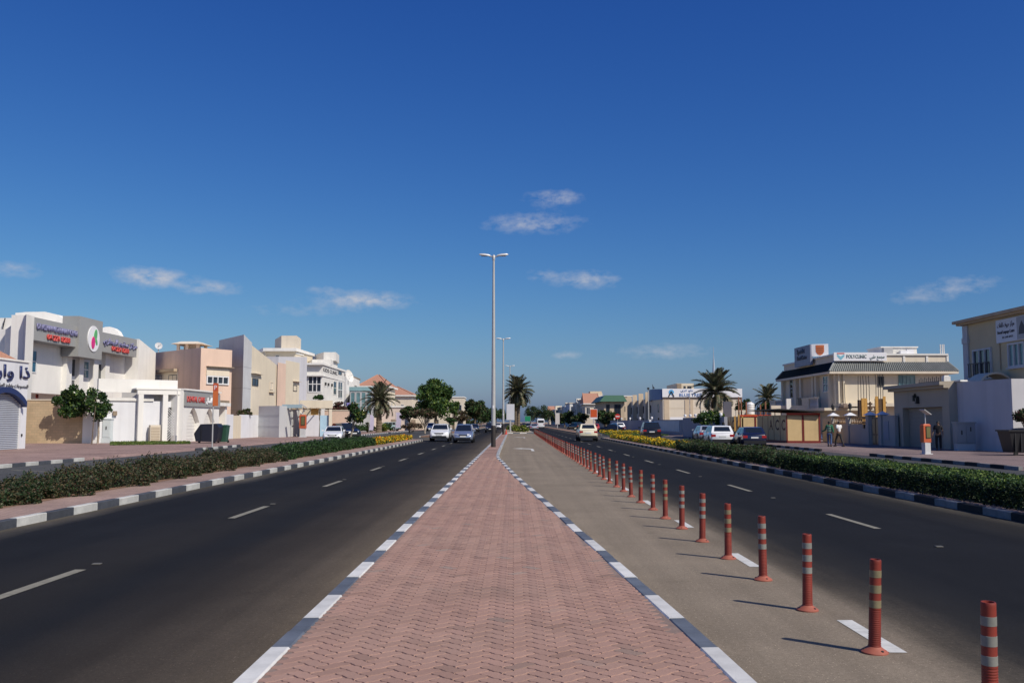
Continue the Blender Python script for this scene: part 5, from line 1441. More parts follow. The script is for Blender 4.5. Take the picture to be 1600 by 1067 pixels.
# street side boards (in shade) above the roof
a, z = wS.at(1248, 560); b, _ = wS.at(1273, 560); c, _ = wS.at(1298, 560)
mb = MB(); wS.box(mb, a, b, 7.56, 9.62, .2, .45); sb = put('sign_board', mb, mat('slate_blue_board', (.20, .22, .30), rough=.5), t)
NL = mat('dark_navy_letter', (.03, .035, .07), rough=.4)
lettering('Specialist', .5, NL, sb, wS.pt(a + 1.0, 8.9, .45), wS.u, wS.n, width=2.6, depth=.05, bold=.015)
lettering('Dental Centre', .42, NL, sb, wS.pt(a + 1.0, 8.25, .45), wS.u, wS.n, width=3.2, depth=.05, bold=.015)
wF2 = Wall((xa - 1.2, D0 - .35), (xa + 1.2, D0 - .35))
mb = MB(); wq = Wall((wS.pt(b, 0, .3).x, wS.pt(b, 0).y), (wS.pt(b, 0, .3).x + 2.0, wS.pt(b, 0).y - .6))
wq.box(mb, 0, 1.62, 8.4, 9.64, -.2, 0); sb2 = put('sign_board', mb, SIGNW, t, label='square white signboard with orange shield emblem')
mb = MB(); vs = [(-.32, .45), (-.32, -.2), (-.2, -.42), (0, -.55), (.2, -.42), (.32, -.2), (.32, .45)]
mb.add([wq.pt(.81 + x * 1.25, 9.05 + z * 1.05, .02) for x, z in vs], [tuple(reversed(range(7)))]); put('emblem', mb, mat('emblem_orange', (.55, .15, .05), rough=.5), sb2)
mb = MB()
for k in range(3): wq.box(mb, .5, 1.12, 8.73 + k * .22, 8.79 + k * .22, .021, .03)
put('emblem_stripes', mb, mat('emblem_brown', (.16, .07, .05), rough=.5), sb2)
# upper floor: windows, balconies, pilasters
wF.pwindow(t, 1371, 1381, 588, 603, nx=2, frame=DFRAME, proud=.1); wF.pwindow(t, 1403.5, 1430, 586, 606, nx=4, frame=TGLASS, glass=TGLASS, proud=.08)
for px in (1308, 1316): mb = MB(); wF.pbox(mb, px, px + 4, 582, 640, 0, .22); put('pilaster', mb, CREAM, t)
mb = MB(); wF.box(mb, .2, 8.6, 3.25, 3.55, 0, 1.1); put('ledge', mb, LBEIGE, t)
mb = MB(); wF.box(mb, -1.6, 3.0, 2.85, 3.1, 0, 1.7); put('porch_roof', mb, CREAM, t)
for k_, (p0, p1, nxx) in enumerate(((1234, 1240, 1), (1286, 1296, 2))):
    wS.pwindow(t, p0, p1, 592 if k_ == 0 else 588, 622 if k_ == 0 else 612, nx=nxx, nzz=2, frame=WFRAME, glass=BGLASS if k_ else GLASS)
for px in (1226, 1247, 1255, 1274, 1279, 1300): mb = MB(); a, _ = wS.at(px, 600); wS.box(mb, a - .25, a + .25, 3.0, 6.5, 0, .35); put('pilaster', mb, CREAM, t)
for p0, p1 in ((1220, 1240), (1272, 1298)):
    a, _ = wS.at(p0, 620); b, _ = wS.at(p1, 620)
    mb = MB(); wS.box(mb, a, b, 2.9, 3.15, 0, 1.3); wS.box(mb, a, b, 4.05, 4.2, 1.1, 1.3)
    wS.box(mb, a, a + (b - a) * .45, 3.15, 4.05, 1.14, 1.26); bl = put('balcony', mb, CREAM, t)
    mb = MB(); n = int((b - a) * .55 / .35)
    for k in range(n): mb.lathe(wS.pt(b - .2 - k * .35, 3.15, 1.2), [(.05, 0), (.09, .25), (.045, .6), (.07, .9)], 6)
    put('balusters', mb, LGREY, bl, kind='stuff')
mb = MB(); a, _ = wS.at(1255, 600); b, _ = wS.at(1272, 600); wS.box(mb, a, b, 0, 6.5, 0, .12); put('stair_wall', mb, BEIGE, t)
mb = MB()
for k in range(8): wS.box(mb, a + .4 + k * .45, a + .5 + k * .45, 3.2, 4.2, .6, .66)
wS.box(mb, a, b, 4.2, 4.28, .58, .68); put('stair_rail', mb, DMETAL, t)

# ---- columns being cast beside the villa
for k, (p0, p1, yt, D, lab) in enumerate(((1341, 1350, 623, 82, 'yellow timber formwork column with bare reinforcement bars, left one of the two'), (1368, 1384, 621, 82, 'pair of yellow formwork boards with tall bare reinforcement bars, nearer the beige garage'))):
    q0, q1 = W(p0, yt, D), W(p1, yt, D); t = thing('formwork_column', lab, 'formwork', (q0.x, D, .1), 'column formwork on the building site')
    mb = MB(); mb.box(q0.x + .08, q1.x - .08, D, D + .45, .1, q0.z - .1); put('concrete_core', mb, WOODD, t)
    for x in ((q0.x + .25, q0.x + .5) if k == 0 else (q0.x - .05, q1.x - .28)):
        mb = MB(); mb.box(x, x + .24, D - .07, D - .005, .1, q0.z + .05 * (1 + k)); put('board', mb, WOODY, t)
    for i in range(4 if k else 5):
        x = q0.x + .05 + i * (.24 if k == 0 else .2); 
        if k: x += .05
        mb = MB(); mb.tube([(x, D + .15, q0.z - .2), (x + .02, D + .15, q0.z + 1.0), (x + random.uniform(-.06, .06), D + .15, q0.z + 2.0)], .028, 5); put('rebar', mb, DMETAL, t)
    mb = MB()
    for i in range(4): mb.box(q1.x - .1, q1.x + (.75 if k == 0 else .1), D + .1, D + .22, q0.z - .5 - i * .42, q0.z - .36 - i * .42)
    if k == 0: mb.box(q1.x + .15, q1.x + .3, D + .05, D + .2, q0.z - 1.9, q0.z - .1); mb.box(q1.x + .5, q1.x + .62, D + .05, D + .2, q0.z - 1.9, q0.z - .25)
    put('bracing', mb, WOODD, t)
t = thing('rebar_starter', 'thin bare reinforcement bars rising from a rubble heap on the porch roof', 'rebar', W(1320, 632, 88.0))
b = W(1320, 632, 88)
for i in range(3):
    mb = MB(); x = b.x - .35 + i * .2; mb.tube([(x, 88, 3.1), (x - .03, 88, 4.4), (x - .02, 88, 5.4)], .026, 5); put('bar', mb, DMETAL, t)
mb = MB(); mb.lathe((b.x, 88, 3.1), [(.55, 0), (.5, .15), (.3, .33), (.1, .4)], 9); put('rubble', mb, mat('rubble_brown', (.22, .16, .12), rough=1, var=.4, scale=9), t)

# ---- site cabins with letters
PANEL = mat('cream_cabin_panel', (.60, .44, .22), rough=.6, var=.08, scale=1.5, stain=.08)
CREDB = paint('dark_red_steel', (.18, .02, .015), .5); CRED = paint('bright_red_steel', (.50, .05, .02), .5)
LETB = mat('brown_stencil', (.13, .05, .025), rough=.6)
def cabin(label, xl, y0, y1, x1, letters, zt=2.35, canopy=True, nP=None):
    t = thing('site_cabin', label, 'cabin', ((xl + x1) / 2, y0, .1), 'cream panelled site cabins')
    ws = RW(xl); wf_ = Wall((xl, y0), (x1, y0))
    mb = MB(); mb.box(xl + .06, x1, y0 + .06, y1, .12, zt); put('body', mb, PANEL, t)
    n = nP or 5; a1 = 500 - y0; a0 = 500 - y1; s = (a1 - a0) / n
    for i in range(n):
        mb = MB(); ws.box(mb, a0 + i * s + .03, a0 + (i + 1) * s - .03, .3, zt - .05, -.04, .02); pn = put('panel', mb, PANEL, t)
        li = i - (n - len(letters))
        if li >= 0 and letters:
            lettering(letters[li], .85, LETB, pn, ws.pt(a0 + i * s + s * .2, 1.15, .021), ws.u, ws.n, width=s * .6, depth=.004, bold=.02)
        mb = MB(); ws.box(mb, a0 + (i + 1) * s - .03, a0 + (i + 1) * s + .03, .3, zt - .05, -.03, .04); put('batten', mb, CREDB, t)
    m = 2; s2 = (x1 - xl) / m
    for i in range(m):
        mb = MB(); wf_.box(mb, i * s2 + .05, (i + 1) * s2 - .12, .3, zt - .1, -.02, .03); put('panel', mb, PANEL, t)
        mb = MB(); wf_.box(mb, (i + 1) * s2 - .12, (i + 1) * s2, .3, zt, -.02, .06); put('batten', mb, CREDB, t)
    mb = MB(); wf_.box(mb, 0, x1 - xl, .12, .3, -.05, .06); ws.box(mb, a0, a1, .12, .3, -.05, .05); put('skid', mb, CREDB, t)
    mb = MB(); wf_.box(mb, 0, x1 - xl, zt, zt + .16, -.1, .08); put('header', mb, CRED, t)
    if canopy:
        mb = MB(); mb.add([(xl - .7, y0 - .5, zt + .42), (x1 + .2, y0 - .5, zt + .2), (x1 + .2, y1 + .3, zt + .2), (xl - .7, y1 + .3, zt + .42), (xl - .7, y0 - .5, zt + .5), (x1 + .2, y0 - .5, zt + .28), (x1 + .2, y1 + .3, zt + .28), (xl - .7, y1 + .3, zt + .5)], [(3, 2, 1, 0), (4, 5, 6, 7), (0, 1, 5, 4), (1, 2, 6, 5), (2, 3, 7, 6), (3, 0, 4, 7)]); put('canopy', mb, DMETAL, t)
        mb = MB()
        for i in range(n): ws.box(mb, a0 + i * s, a0 + i * s + .06, zt, zt + .38, -.1, -.04)
        put('canopy_posts', mb, CREDB, t)
    return t
cabin('cream site cabin lettered ACC with sunlit front, beside the two walking men', 21.8, 76.0, 85.2, 24.45, 'ACC', nP=5)
cabin('cream site cabin further back, lettering half hidden by yellow poles above dark blue car', 21.3, 89.5, 99, 24.2, 'ACC', zt=2.3, canopy=False, nP=5)
# stacked dark sign column, grey site board
t = thing('stacked_signpost', 'slim dark grey stacked sign column beside the rear site cabin', 'sign', (W(1135, 659, 99).x, 99, .1))
x = W(1131.5, 659, 99).x
mb = MB(); mb.box(x, x + .75, 99, 99.25, .1, 2.2); put('lower_board', mb, GREYP, t); mb = MB(); mb.box(x - .02, x + .8, 98.95, 99.3, 2.21, 3.9); put('upper_board', mb, mat('charcoal_board', (.10, .10, .13), rough=.5), t)
# scaffold poles
for k, (px, yt, yb, D) in enumerate(((1148, 650, 680, 84.5), (1154, 648, 680, 84.5), (1160, 650, 680, 85.5), (1154, 620, 650, 97), (1158, 622, 650, 97), (1166, 628, 662, 92), (1188, 632, 664, 92), (1196, 628, 664, 92))):
    q = W(px, yt, D); t = thing('timber_prop', ('leftmost of the three bare yellow props before the rear site cabin', 'middle one of the three bare yellow props before the rear site cabin', 'rightmost of the three bare yellow props, nearest the dark blue hatchback roof', 'brown prop rising above the rear cabin, left one of a close pair', 'brown prop rising above the rear cabin, right one of a close pair', 'brown prop standing just left of the white water tank', 'brown prop standing just right of the white water tank', 'brown prop between the water tank and the lettered cabin')[k], 'timber prop', (q.x, D, .1), 'upright timber props on the building site' if k < 3 else 'tall brown props by the water tank')
    mb = MB(); mb.box(q.x - .06, q.x + .06, D - .06, D + .06, .1, q.z); put('prop', mb, WOODY if k < 3 else mat('red_brown_timber', (.22, .09, .05), rough=.8), t)
t = thing('water_tank', 'white ribbed plastic water tank on a yellow steel stand', 'water tank', (W(1172, 659, 96).x, 96, 2.2))
b = Vector((W(1172.5, 659, 96).x, 96, 2.55)); mb = MB(); prof = [(.43, 0)]
for i in range(6): prof += [(.43, i * .18 + .02), (.46, i * .18 + .07), (.43, i * .18 + .14)]
prof += [(.40, 1.1), (.2, 1.2), (.2, 1.26)]; mb.lathe(b, prof, 16); put('tank', mb, WHITEP, t, smooth=True)
mb = MB(); mb.box(b.x - .5, b.x + .5, 95.5, 96.5, 2.44, 2.54)
for dx in (-.46, .40):
    for dy in (-.46, .4): mb.box(b.x + dx, b.x + dx + .06, 96 + dy, 96 + dy + .06, .1, 2.44)
put('stand', mb, WOODY, t)
t = thing('site_board', 'cream site fence and long parapet running behind the lettered cabins', 'fence', (27, 92, 0))
mb = MB(); mb.box(W(1150, 659, 101).x, W(1213, 659, 101).x, 101, 101.2, 0, 3.05); mb.box(25.2, 28.6, 93.0, 93.2, 0, 3.4); put('board', mb, LBEIGE, t)
mb = MB(); q = W(1231, 640, 93); mb.box(q.x - .22, q.x + .22, 92.6, 92.9, 3.0, 4.05); put('white_pillar', mb, WHITE, t)

# ---- grey wall with globe lamps
t = thing('villa_wall', 'dark grey plaster wall topped by white globe lamps behind the parked cars', 'wall', (20, 100, .1))
w = RW(19.9); mb = MB(); mb.prism([(19.9, 90), (19.9, 112), (23.5, 112), (23.5, 111.7), (20.2, 111.7), (20.2, 90)], 0, 2.28); put('wall', mb, GREYP, t)
mb = MB(); mb.box(23.5, 34, 100.5, 100.8, 0, 2.3); put('return_wall', mb, LBEIGE, t)
for i in range(7):
    y = 111.3 - i * 3.2; mb = MB(); mb.lathe((20.05, y, 2.281), [(.06, 0), (.06, .08), (.15, .14), (.18, .25), (.14, .36), (.03, .4)], 10); put('globe_lamp', mb, SIGNW, t, smooth=True)

# ---- clinic with white sign and blue corner
t = thing('blue_tree_clinic', 'cream clinic with white BLUE TREE signboard and blue curved corner', 'building', (33, 185, 0)); t.name = 'corner_clinic'
D0 = 178.0; xa = W(1036, 659, D0).x; xb = W(1160, 659, D0).x; D1 = 232
mb = MB(); mb.prism([(xa, D0), (xb, D0), (xb, D0 + 20), (xa + 6, D1), (xa, D1)], 0, 6.6); put('wall', mb, LBEIGE, t)
w = Wall((xa, D0), (xb, D0))
for p0, p1 in ((1037.5, 1046), (1070, 1083.5), (1111, 1118)):
    mb = MB(); w.pbox(mb, p0, p1, 624.5, 676, 0, .1); put('pilaster', mb, BEIGE, t)
mb = MB(); 
for z in (2.2, 4.3): w.box(mb, 0, w.len, z, z + .05, 0, .03)
put('panel_joint', mb, BEIGE, t)
mb = MB(); w.box(mb, 0, w.len, 6.1, 6.38, 0, .12); put('band', mb, BROWNP, t)
mb = MB(); w.box(mb, -.1, w.len, 6.4, 8.0, -.3, .3); sb = put('sign_board', mb, SIGNW, t)
BL = mat('blue_letter', (.06, .18, .45), rough=.4)
a, _ = w.at(1061, 615); b_, _ = w.at(1096, 615)
lettering('BLUE TREE', .56, BL, sb, w.pt(a, 6.55, .3), w.u, w.n, width=(b_ - a), depth=.04, bold=.01)
lettering(arabic('بلو تري'), .36, BL, sb, w.pt(a + .2, 7.5, .3), w.u, w.n, width=(b_ - a) * .55, depth=.04, bold=.01)
c, _ = w.at(1048.5, 615)
put('tree_emblem', disc(w, c, 7.35, .5, .3, .34, 12), mat('emblem_blue', (.10, .38, .68), rough=.4), sb)
mb = MB(); mb.tube([w.pt(c - .5, 6.5, .36), w.pt(c, 7.5, .36)], .1, 5); mb.tube([w.pt(c + .5, 6.5, .36), w.pt(c, 7.5, .36)], .1, 5); put('emblem_trunk', mb, mat('near_black', (.02, .02, .025), rough=.5), sb)
# blue curved corner board
mb = MB(); vs = []; N = 8; c0 = Vector((xa - .2, D0 + 6.5, 0))
for i in range(N + 1):
    f = i / N; p = Vector((xa - .3 - .9 * math.sin(math.pi * f), D0 + .2 + 15 * f, 0)); vs += [p + UP * 6.0, p + UP * (7.95 + .15 * math.sin(math.pi * f)), p + UP * 7.95 + Vector((.4, 0, 0)), p + UP * 6.0 + Vector((.4, 0, 0))]
mb.add(vs, [(i * 4 + j, i * 4 + 4 + j, i * 4 + 4 + (j + 1) % 4, i * 4 + (j + 1) % 4) for i in range(N) for j in range(4)] + [(0, 1, 2, 3), (N * 4 + 3, N * 4 + 2, N * 4 + 1, N * 4)]); put('corner_board', mb, mat('mid_blue_board', (.05, .13, .32), rough=.45), t)
# street side: slanted fins
for i in range(4):
    y = D0 + 17 + i * 10.5
    mb = MB(); vs = [(xa - .9, y, 0), (xa + .1, y, 0), (xa + .1, y + 6.5, 0), (xa - .1, y + 6.5, 0)]
    mb.prism([(p[0], p[1]) for p in vs], 0, [7.9, 7.9, 6.3, 6.3]); put('fin_wall', mb, BEIGE, t)
ws = RW(xa)
for i in range(5):
    a = 500 - (D0 + 5 + i * 10.5); ws.window(t, a - 1.0, a + .4, 3.6, 5.2, frame=DFRAME); ws.window(t, a - 1.0, a + .4, 1.2, 2.6, frame=DFRAME)
mb = MB(); w2 = Wall((W(1047, 659, 160).x, 160), (W(1070, 659, 160).x, 160)); w2.box(mb, 0, w2.len, .9, 2.6, -.1, 0); 
t2 = thing('advertising_board', 'low white board with dark emblem and lettering in front of the corner clinic', 'sign', (27, 160, .1)); sb = put('board', mb, SIGNW, t2)
lettering('BLUE TREE', .3, BL, sb, w2.pt(1.1, 1.9, 0), w2.u, w2.n, width=1.3, depth=.02); put('emblem', disc(w2, .5, 1.75, .35, 0, .03, 10), MATS['near_black'], sb)
mb = MB(); w2.box(mb, .1, .25, .1, .9, -.08, -.02); w2.box(mb, w2.len - .25, w2.len - .1, .1, .9, -.08, -.02); put('leg', mb, METAL, t2)
t2 = thing('upper_house', 'cream block with two small windows rising behind the white clinic signboard', 'building', (40, 235, 0))
x0, x1 = W(1038, 659, 230).x, W(1085, 659, 230).x; xm = W(1058, 659, 230).x
mb = MB(); mb.box(x0, xm, 230, 245, 0, 9.7); mb.box(xm + .01, x1, 230, 245, 0, 11.1); put('wall', mb, CREAM, t2)
w = Wall((x0, 230), (x1, 230)); w.pwindow(t2, 1068, 1071.5, 603, 607.5, frame=DFRAME); w.pwindow(t2, 1074, 1080.5, 603, 607.5, nx=2, frame=DFRAME)
mb = MB(); w.pbox(mb, 1057.5, 1064.5, 599.5, 607, 0, .3); put('brown_panel', mb, BROWNP, t2)
# office with blue top behind palm
t2 = thing('blue_top_building', 'building with bright blue roof panel behind the right date palm', 'building', (52, 215, 0))
x0, x1 = W(1112, 659, 215).x, W(1153, 659, 215).x; mb = MB(); mb.box(x0, x1, 215, 230, 0, 7.2); put('wall', mb, LBEIGE, t2); mb = MB(); mb.box(x0 + 1.5, x1 - .4, 214.7, 216, 7.21, 8.9); put('roof_panel', mb, mat('bright_blue_board', (.04, .28, .48), rough=.45), t2)
# low wall with banner in front of clinic / street side fence
t = thing('villa_wall', 'low grey wall with pale blue banner along the clinic street side', 'wall', (21.5, 175, .1))
mb = MB(); mb.box(21.6, 21.9, 122, 215, 0, 2.1); put('wall', mb, GREYP, t); mb = MB(); mb.box(21.55, 21.59, 124, 146, .5, 1.95); put('banner', mb, mat('pale_blue_banner', (.45, .55, .62), rough=.6), t)
for i in range(5):
    y = 150 + i * 14; mb = MB(); mb.lathe((21.75, y, 2.101), [(.05, 0), (.05, .1), (.17, .2), (.19, .42), (.05, .52)], 8); put('globe_lamp', mb, SIGNW, t)

# ---- green roofed building, terracotta house, far row
t = thing('green_roof_building', 'tan building with green sloped roof edge and dark tall windows', 'building', (30, 250, 0))
D0 = 240; xa = W(944, 659, D0).x; xb = W(976, 659, D0).x
mb = MB(); mb.box(xa, xb, D0, D0 + 26, 0, 7.0); put('wall', mb, BEIGE, t)
mb = MB(); e = [(xa - 1.2, D0 - 1.2, 6.9), (xb + .6, D0 - 1.2, 6.9), (xb + .6, D0 + 27, 6.9), (xa - 1.2, D0 + 27, 6.9)]; u_ = [(xa + .2, D0 + .2, 8.5), (xb - .2, D0 + .2, 8.5), (xb - .2, D0 + 25, 8.5), (xa + .2, D0 + 25, 8.5)]
mb.add(e + u_, [(0, 1, 5, 4), (1, 2, 6, 5), (2, 3, 7, 6), (3, 0, 4, 7), (4, 5, 6, 7), (3, 2, 1, 0)]); put('roof', mb, GROOF, t)
w = Wall((xa, D0), (xb, D0)); w.window(t, w.len * .1, w.len * .28, 1, 6.2, frame=DFRAME, nzz=2); w.window(t, w.len * .5, w.len * .82, 1, 6.2, nx=2, nzz=2, frame=DFRAME)
hip_house('cream house with pink tile gable roof behind the orange advertising panel', (912, 939), 275, 7.2, 10.3, ri=.88, wallm=LBEIGE, wins=((.1, .35, 4, 6), (.62, .9, 4, 6)))
hip_house('most distant red roofed house at the end of the right row', (856, 868), 640, 9.5, 12.5, ri=.85, wallm=LBEIGE, wins=((.15, .4, 4, 6), (.6, .85, 4, 6)), name='far_house')
ROWLAB = ('tan house with dark street side, first of the far right row beyond the pink roof', 'cream house with raised stair tower in the far right row', 'pale house with stepped parapet in the middle of the far right row', 'beige house with a white roof room behind dark trees, far right row', 'small pale house near the end of the far right row', 'tiny tan house near the end of the far right row', 'last tiny cream house beside the distant red roof')
for i, (y0, y1, h, tw) in enumerate(((318, 345, 10.2, 1.6), (352, 384, 10.0, 2.2), (392, 424, 9.6, 1.3), (434, 468, 10.2, 2.0), (480, 520, 9.4, 1.8), (532, 575, 9.8, 1.5), (588, 630, 9.2, 2.2))):
    x = 25.5 + .4 * (i % 3); t = thing('far_house', ROWLAB[i], 'house', (x + 7, y0, 0)); m_ = (BEIGE, CREAM, LBEIGE, WHITE2, LBEIGE, BEIGE, CREAM)[i]
    mb = MB(); mb.box(x, x + 14, y0, y1, 0, h); put('wall', mb, m_, t)
    mb = MB(); mb.box(x - .25, x + 14.2, y0 - .25, y1 + .25, h + .01, h + .4); put('parapet', mb, (WHITE2, LBEIGE, WHITE2, CREAM, WHITE2, LBEIGE, WHITE2)[i], t)
    mb = MB(); mb.box(x + .5 + i % 2 * 3, x + 4.5 + i % 2 * 3, y0 + 6, y0 + 12, h + .41, h + .4 + tw); put('stair_tower', mb, m_, t)
    mb = MB(); mb.box(x - 1.2, x - .02, y1 - 11, y1 - 6, 0, h - 1.2); put('bay', mb, m_, t)
    w = Wall((x, y0), (x + 14, y0))
    for f in (.12, .42, .72):
        for z in (1.4, 5.2): w.window(t, f * 14, f * 14 + 1.7, z, z + 1.8, nx=2, frame=DFRAME)
    w = Wall((x, y1), (x, y0))
    for f in (.12, .55, .8):
        for z in (1.4, 5.2): w.window(t, f * w.len, f * w.len + 1.8, z, z + 1.8, frame=DFRAME)

# ---- thin far spire
t = thing('far_spire', 'thin pale spire on the skyline above the right date palm', 'tower', (1500 * (1115.5 - 803) / F * 3.0, 4500, 0))
b = root_of(t); mb = MB(); mb.lathe(b, [(16, 0), (15, 120), (10, 180), (7, 240), (4.5, 280), (2, 310), (1.2, 356)], 8); put('shaft', mb, mat('hazy_blue_steel', (.35, .42, .52), rough=.5), t)

# ================================================================ VEHICLES
def lerp(a, b, t): return a + (b - a) * t
def car(name, label, cat, loc, yaw, paint_, L=4.3, Wd=1.8, H=1.5, hood=.95, hz=.95, bz=1.0, wr=.33, cabin=(-1.0, .1, .45), top_paint=None, rear_slope=.35, front_slope=.75, group=None, ride=.22, wb=None, two_box=True, rails=False, lowmat=None):
    """axes: y forward, x right. cabin: glass house runs from tail (two_box) or boot to the scuttle"""
    t = thing(name, label, cat, (0, 0, 0), group)
    hw = Wd / 2; yR, yF = -L / 2, L / 2
    # lower body loft: stations (y, zbottom, ztop at centre, half width, front taper)
    sh = bz
    st = [(yR, ride + .22, sh - .16, hw * .80), (yR + .06, ride + .10, sh - .06, hw * .90), (yR + .35, ride + .02, sh, hw * .975), (yR + 1.0, ride, sh + .01, hw), (0, ride, sh, hw), (yF - hood - .25, ride, sh - .01, hw), (yF - hood, ride, hz, hw * .99), (yF - .45, ride + .01, hz - .10, hw * .965), (yF - .12, ride + .06, hz - .24, hw * .88), (yF, ride + .16, hz - .36, hw * .74)]
    vs = []; n = 10
    for y, zb, zt, w_ in st:
        m_ = lerp(zb, zt, .45)
        half = [(w_ * .86, zb), (w_ * .99, lerp(zb, zt, .18)), (w_, m_), (w_ * .985, lerp(zb, zt, .78)), (w_ * .90, zt)]
        ring = half + [(-x, z) for x, z in reversed(half)]
        vs += [(x, y, z) for x, z in ring]
    fs = []
    for i in range(len(st) - 1):
        for k in range(n): fs.append((i * n + k, i * n + (k + 1) % n, (i + 1) * n + (k + 1) % n, (i + 1) * n + k))
    fs += [tuple(reversed(range(n))), tuple((len(st) - 1) * n + k for k in range(n))]
    mb = MB(); mb.add(vs, [tuple(reversed(f)) for f in fs])
    # glass house
    yb = yR + (.12 if two_box else .95); yc = yF - hood - .08
    yr = yb + rear_slope; yf = yc - front_slope
    wb_, wt_ = hw * .90, hw * .72; z0 = sh - .03; z1 = H
    base = [(-wb_, yb, z0), (wb_, yb, z0), (wb_, yc, z0), (-wb_, yc, z0)]; top = [(-wt_, yr, z1 - .03), (wt_, yr, z1 - .03), (wt_, yf, z1 - .04), (-wt_, yf, z1 - .04)]
    o = len(mb.v)
    mb.add(base + top, [(0, 1, 5, 4), (1, 2, 6, 5), (2, 3, 7, 6), (3, 0, 4, 7)])
    put('body', mb, paint_, t, smooth=True)
    rt = MB(); ym = (yr + yf) / 2; r_ = [Vector(p) for p in top]; cz = Vector((0, 0, .035))
    g1 = [Vector((-wt_ * .6, yr + .15, z1)), Vector((wt_ * .6, yr + .15, z1)), Vector((wt_ * .6, yf - .2, z1)), Vector((-wt_ * .6, yf - .2, z1))]
    rt.add(r_ + g1, [(0, 1, 5, 4), (1, 2, 6, 5), (2, 3, 7, 6), (3, 0, 4, 7), (4, 5, 6, 7)]); put('roof', rt, top_paint or paint_, t, smooth=True)
    def pane(nm, a, b, c, d, i0, i1, j0, j1, m=CARGLASS, off=.008):
        a, b, c, d = map(Vector, (a, b, c, d)); nr = (b - a).cross(d - a).normalized()
        def P(u, v): return (a.lerp(b, u)).lerp(d.lerp(c, u), v) + nr * off
        q = [P(i0, j0), P(i1, j0), P(i1, j1), P(i0, j1)]; q2 = [p - nr * .012 for p in q]
        mb = MB(); mb.add(q + q2, [(0, 1, 2, 3), (7, 6, 5, 4), (0, 4, 5, 1), (1, 5, 6, 2), (2, 6, 7, 3), (3, 7, 4, 0)]); return put(nm, mb, m, t)
    pane('rear_window', base[0], base[1], top[1], top[0], .11, .89, .24, .88)
    pane('windscreen', base[2], base[3], top[3], top[2], .05, .95, .10, .93)
    for s in (0, 1):
        a, b, c, d = (base[1], base[2], top[2], top[1]) if s else (base[3], base[0], top[0], top[3])
        for u0, u1 in ((.06, .30), (.33, .60), (.63, .93)) if (L > 4.2 and two_box) else ((.08, .47), (.51, .92)):
            if not s: u0, u1 = 1 - u1, 1 - u0
            pane('side_window', a, b, c, d, u0, u1, .12, .86)
    # wheels
    wbase = wb or L * .60; ya = -wbase / 2 - .05; yfw = wbase / 2 + .02
    for y in (ya, yfw):
        for s in (-1, 1):
            mb = MB(); N = 20; xs = s * (hw - .10)
            prof = [(wr * .62, -.10), (wr * .97, -.10), (wr, -.06), (wr, .06), (wr * .97, .105), (wr * .62, .105)]
            v2 = [(xs + s * q, y + r * math.cos(2 * math.pi * k / N), wr + r * math.sin(2 * math.pi * k / N)) for r, q in prof for k in range(N)]
            f2 = [(i * N + k, i * N + (k + 1) % N, (i + 1) * N + (k + 1) % N, (i + 1) * N + k) for i in range(5) for k in range(N)]
            mb.add(v2, f2); wh = put('wheel', mb, TIRE, t, smooth=True)
            mb = MB(); v3 = [(xs + s * .07, y, wr)]; M2 = 10
            for k in range(M2):
                th = 2 * math.pi * k / M2; rr = wr * .63
                v3.append((xs + s * (.08 if k % 2 else .02), y + rr * math.cos(th), wr + rr * math.sin(th)))
            mb.add(v3, [(0, 1 + k, 1 + (k + 1) % M2) for k in range(M2)]); put('rim', mb, RIM, wh)
            mb = MB(); v4 = []   # dark arch
            for k in range(13):
                th = math.pi * k / 12
                for r in (wr * 1.02, wr * 1.22): v4.append((s * (hw + .006), y + r * math.cos(th), wr + r * math.sin(th)))
            mb.add(v4, [(2 * k, 2 * k + 1, 2 * k + 3, 2 * k + 2) for k in range(12)]); put('wheel_arch', mb, BLACK, t)
    # front
    zf = hz - .33
    for s in (-1, 1):
        mb = MB(); x0, x1 = sorted((s * hw * .42, s * hw * .86)); mb.add([(x0, yF - .10 if s > 0 else yF - .30, zf - .02), (x1, yF - .30 if s > 0 else yF - .10, zf + .03), (x1, yF - .34 if s > 0 else yF - .12, zf + .17), (x0, yF - .13 if s > 0 else yF - .35, zf + .12), (x0, yF + .0 if s > 0 else yF - .21, zf - .03), (x1, yF - .21 if s > 0 else yF + .0, zf + .02), (x1, yF - .25 if s > 0 else yF - .04, zf + .14), (x0, yF - .05 if s > 0 else yF - .26, zf + .10)], [(0, 1, 2, 3), (7, 6, 5, 4), (0, 4, 5, 1), (1, 5, 6, 2), (2, 6, 7, 3), (3, 7, 4, 0)]); put('headlight', mb, LAMPW, t)
        mb = MB(); x0, x1 = sorted((s * hw * .56, s * hw * .915)); mb.box(x0, x1, yR - .004, yR + .30, sh - .30, sh - .12); put('tail_light', mb, LAMPR, t)
        mb = MB(); mb.box(*sorted((s * (hw - .02), s * (hw + .17))), yc - .42, yc - .27, sh + .01, sh + .15); put('mirror', mb, paint_, t)
    mb = MB(); mb.box(-hw * .42, hw * .42, yF - .08, yF + .012, zf - .02, zf + .08); put('grille', mb, BLACK, t)
    mb = MB(); mb.box(-hw * .72, hw * .72, yF - .2, yF + .004, ride + .12, ride + .26); put('front_intake', mb, BLACK, t)
    mb = MB(); mb.box(-.26, .26, yF - .05, yF + .022, ride + .30, ride + .41); put('number_plate', mb, PLATE, t)
    mb = MB(); mb.box(-.26, .26, yR - .02, yR + .05, lerp(ride, sh, .56), lerp(ride, sh, .56) + .11); put('number_plate', mb, PLATE, t)
    mb = MB(); mb.box(-hw * .84, hw * .84, yR - .035, yR + .3, ride + .02, ride + .26); put('rear_bumper', mb, lowmat or BLACK, t)
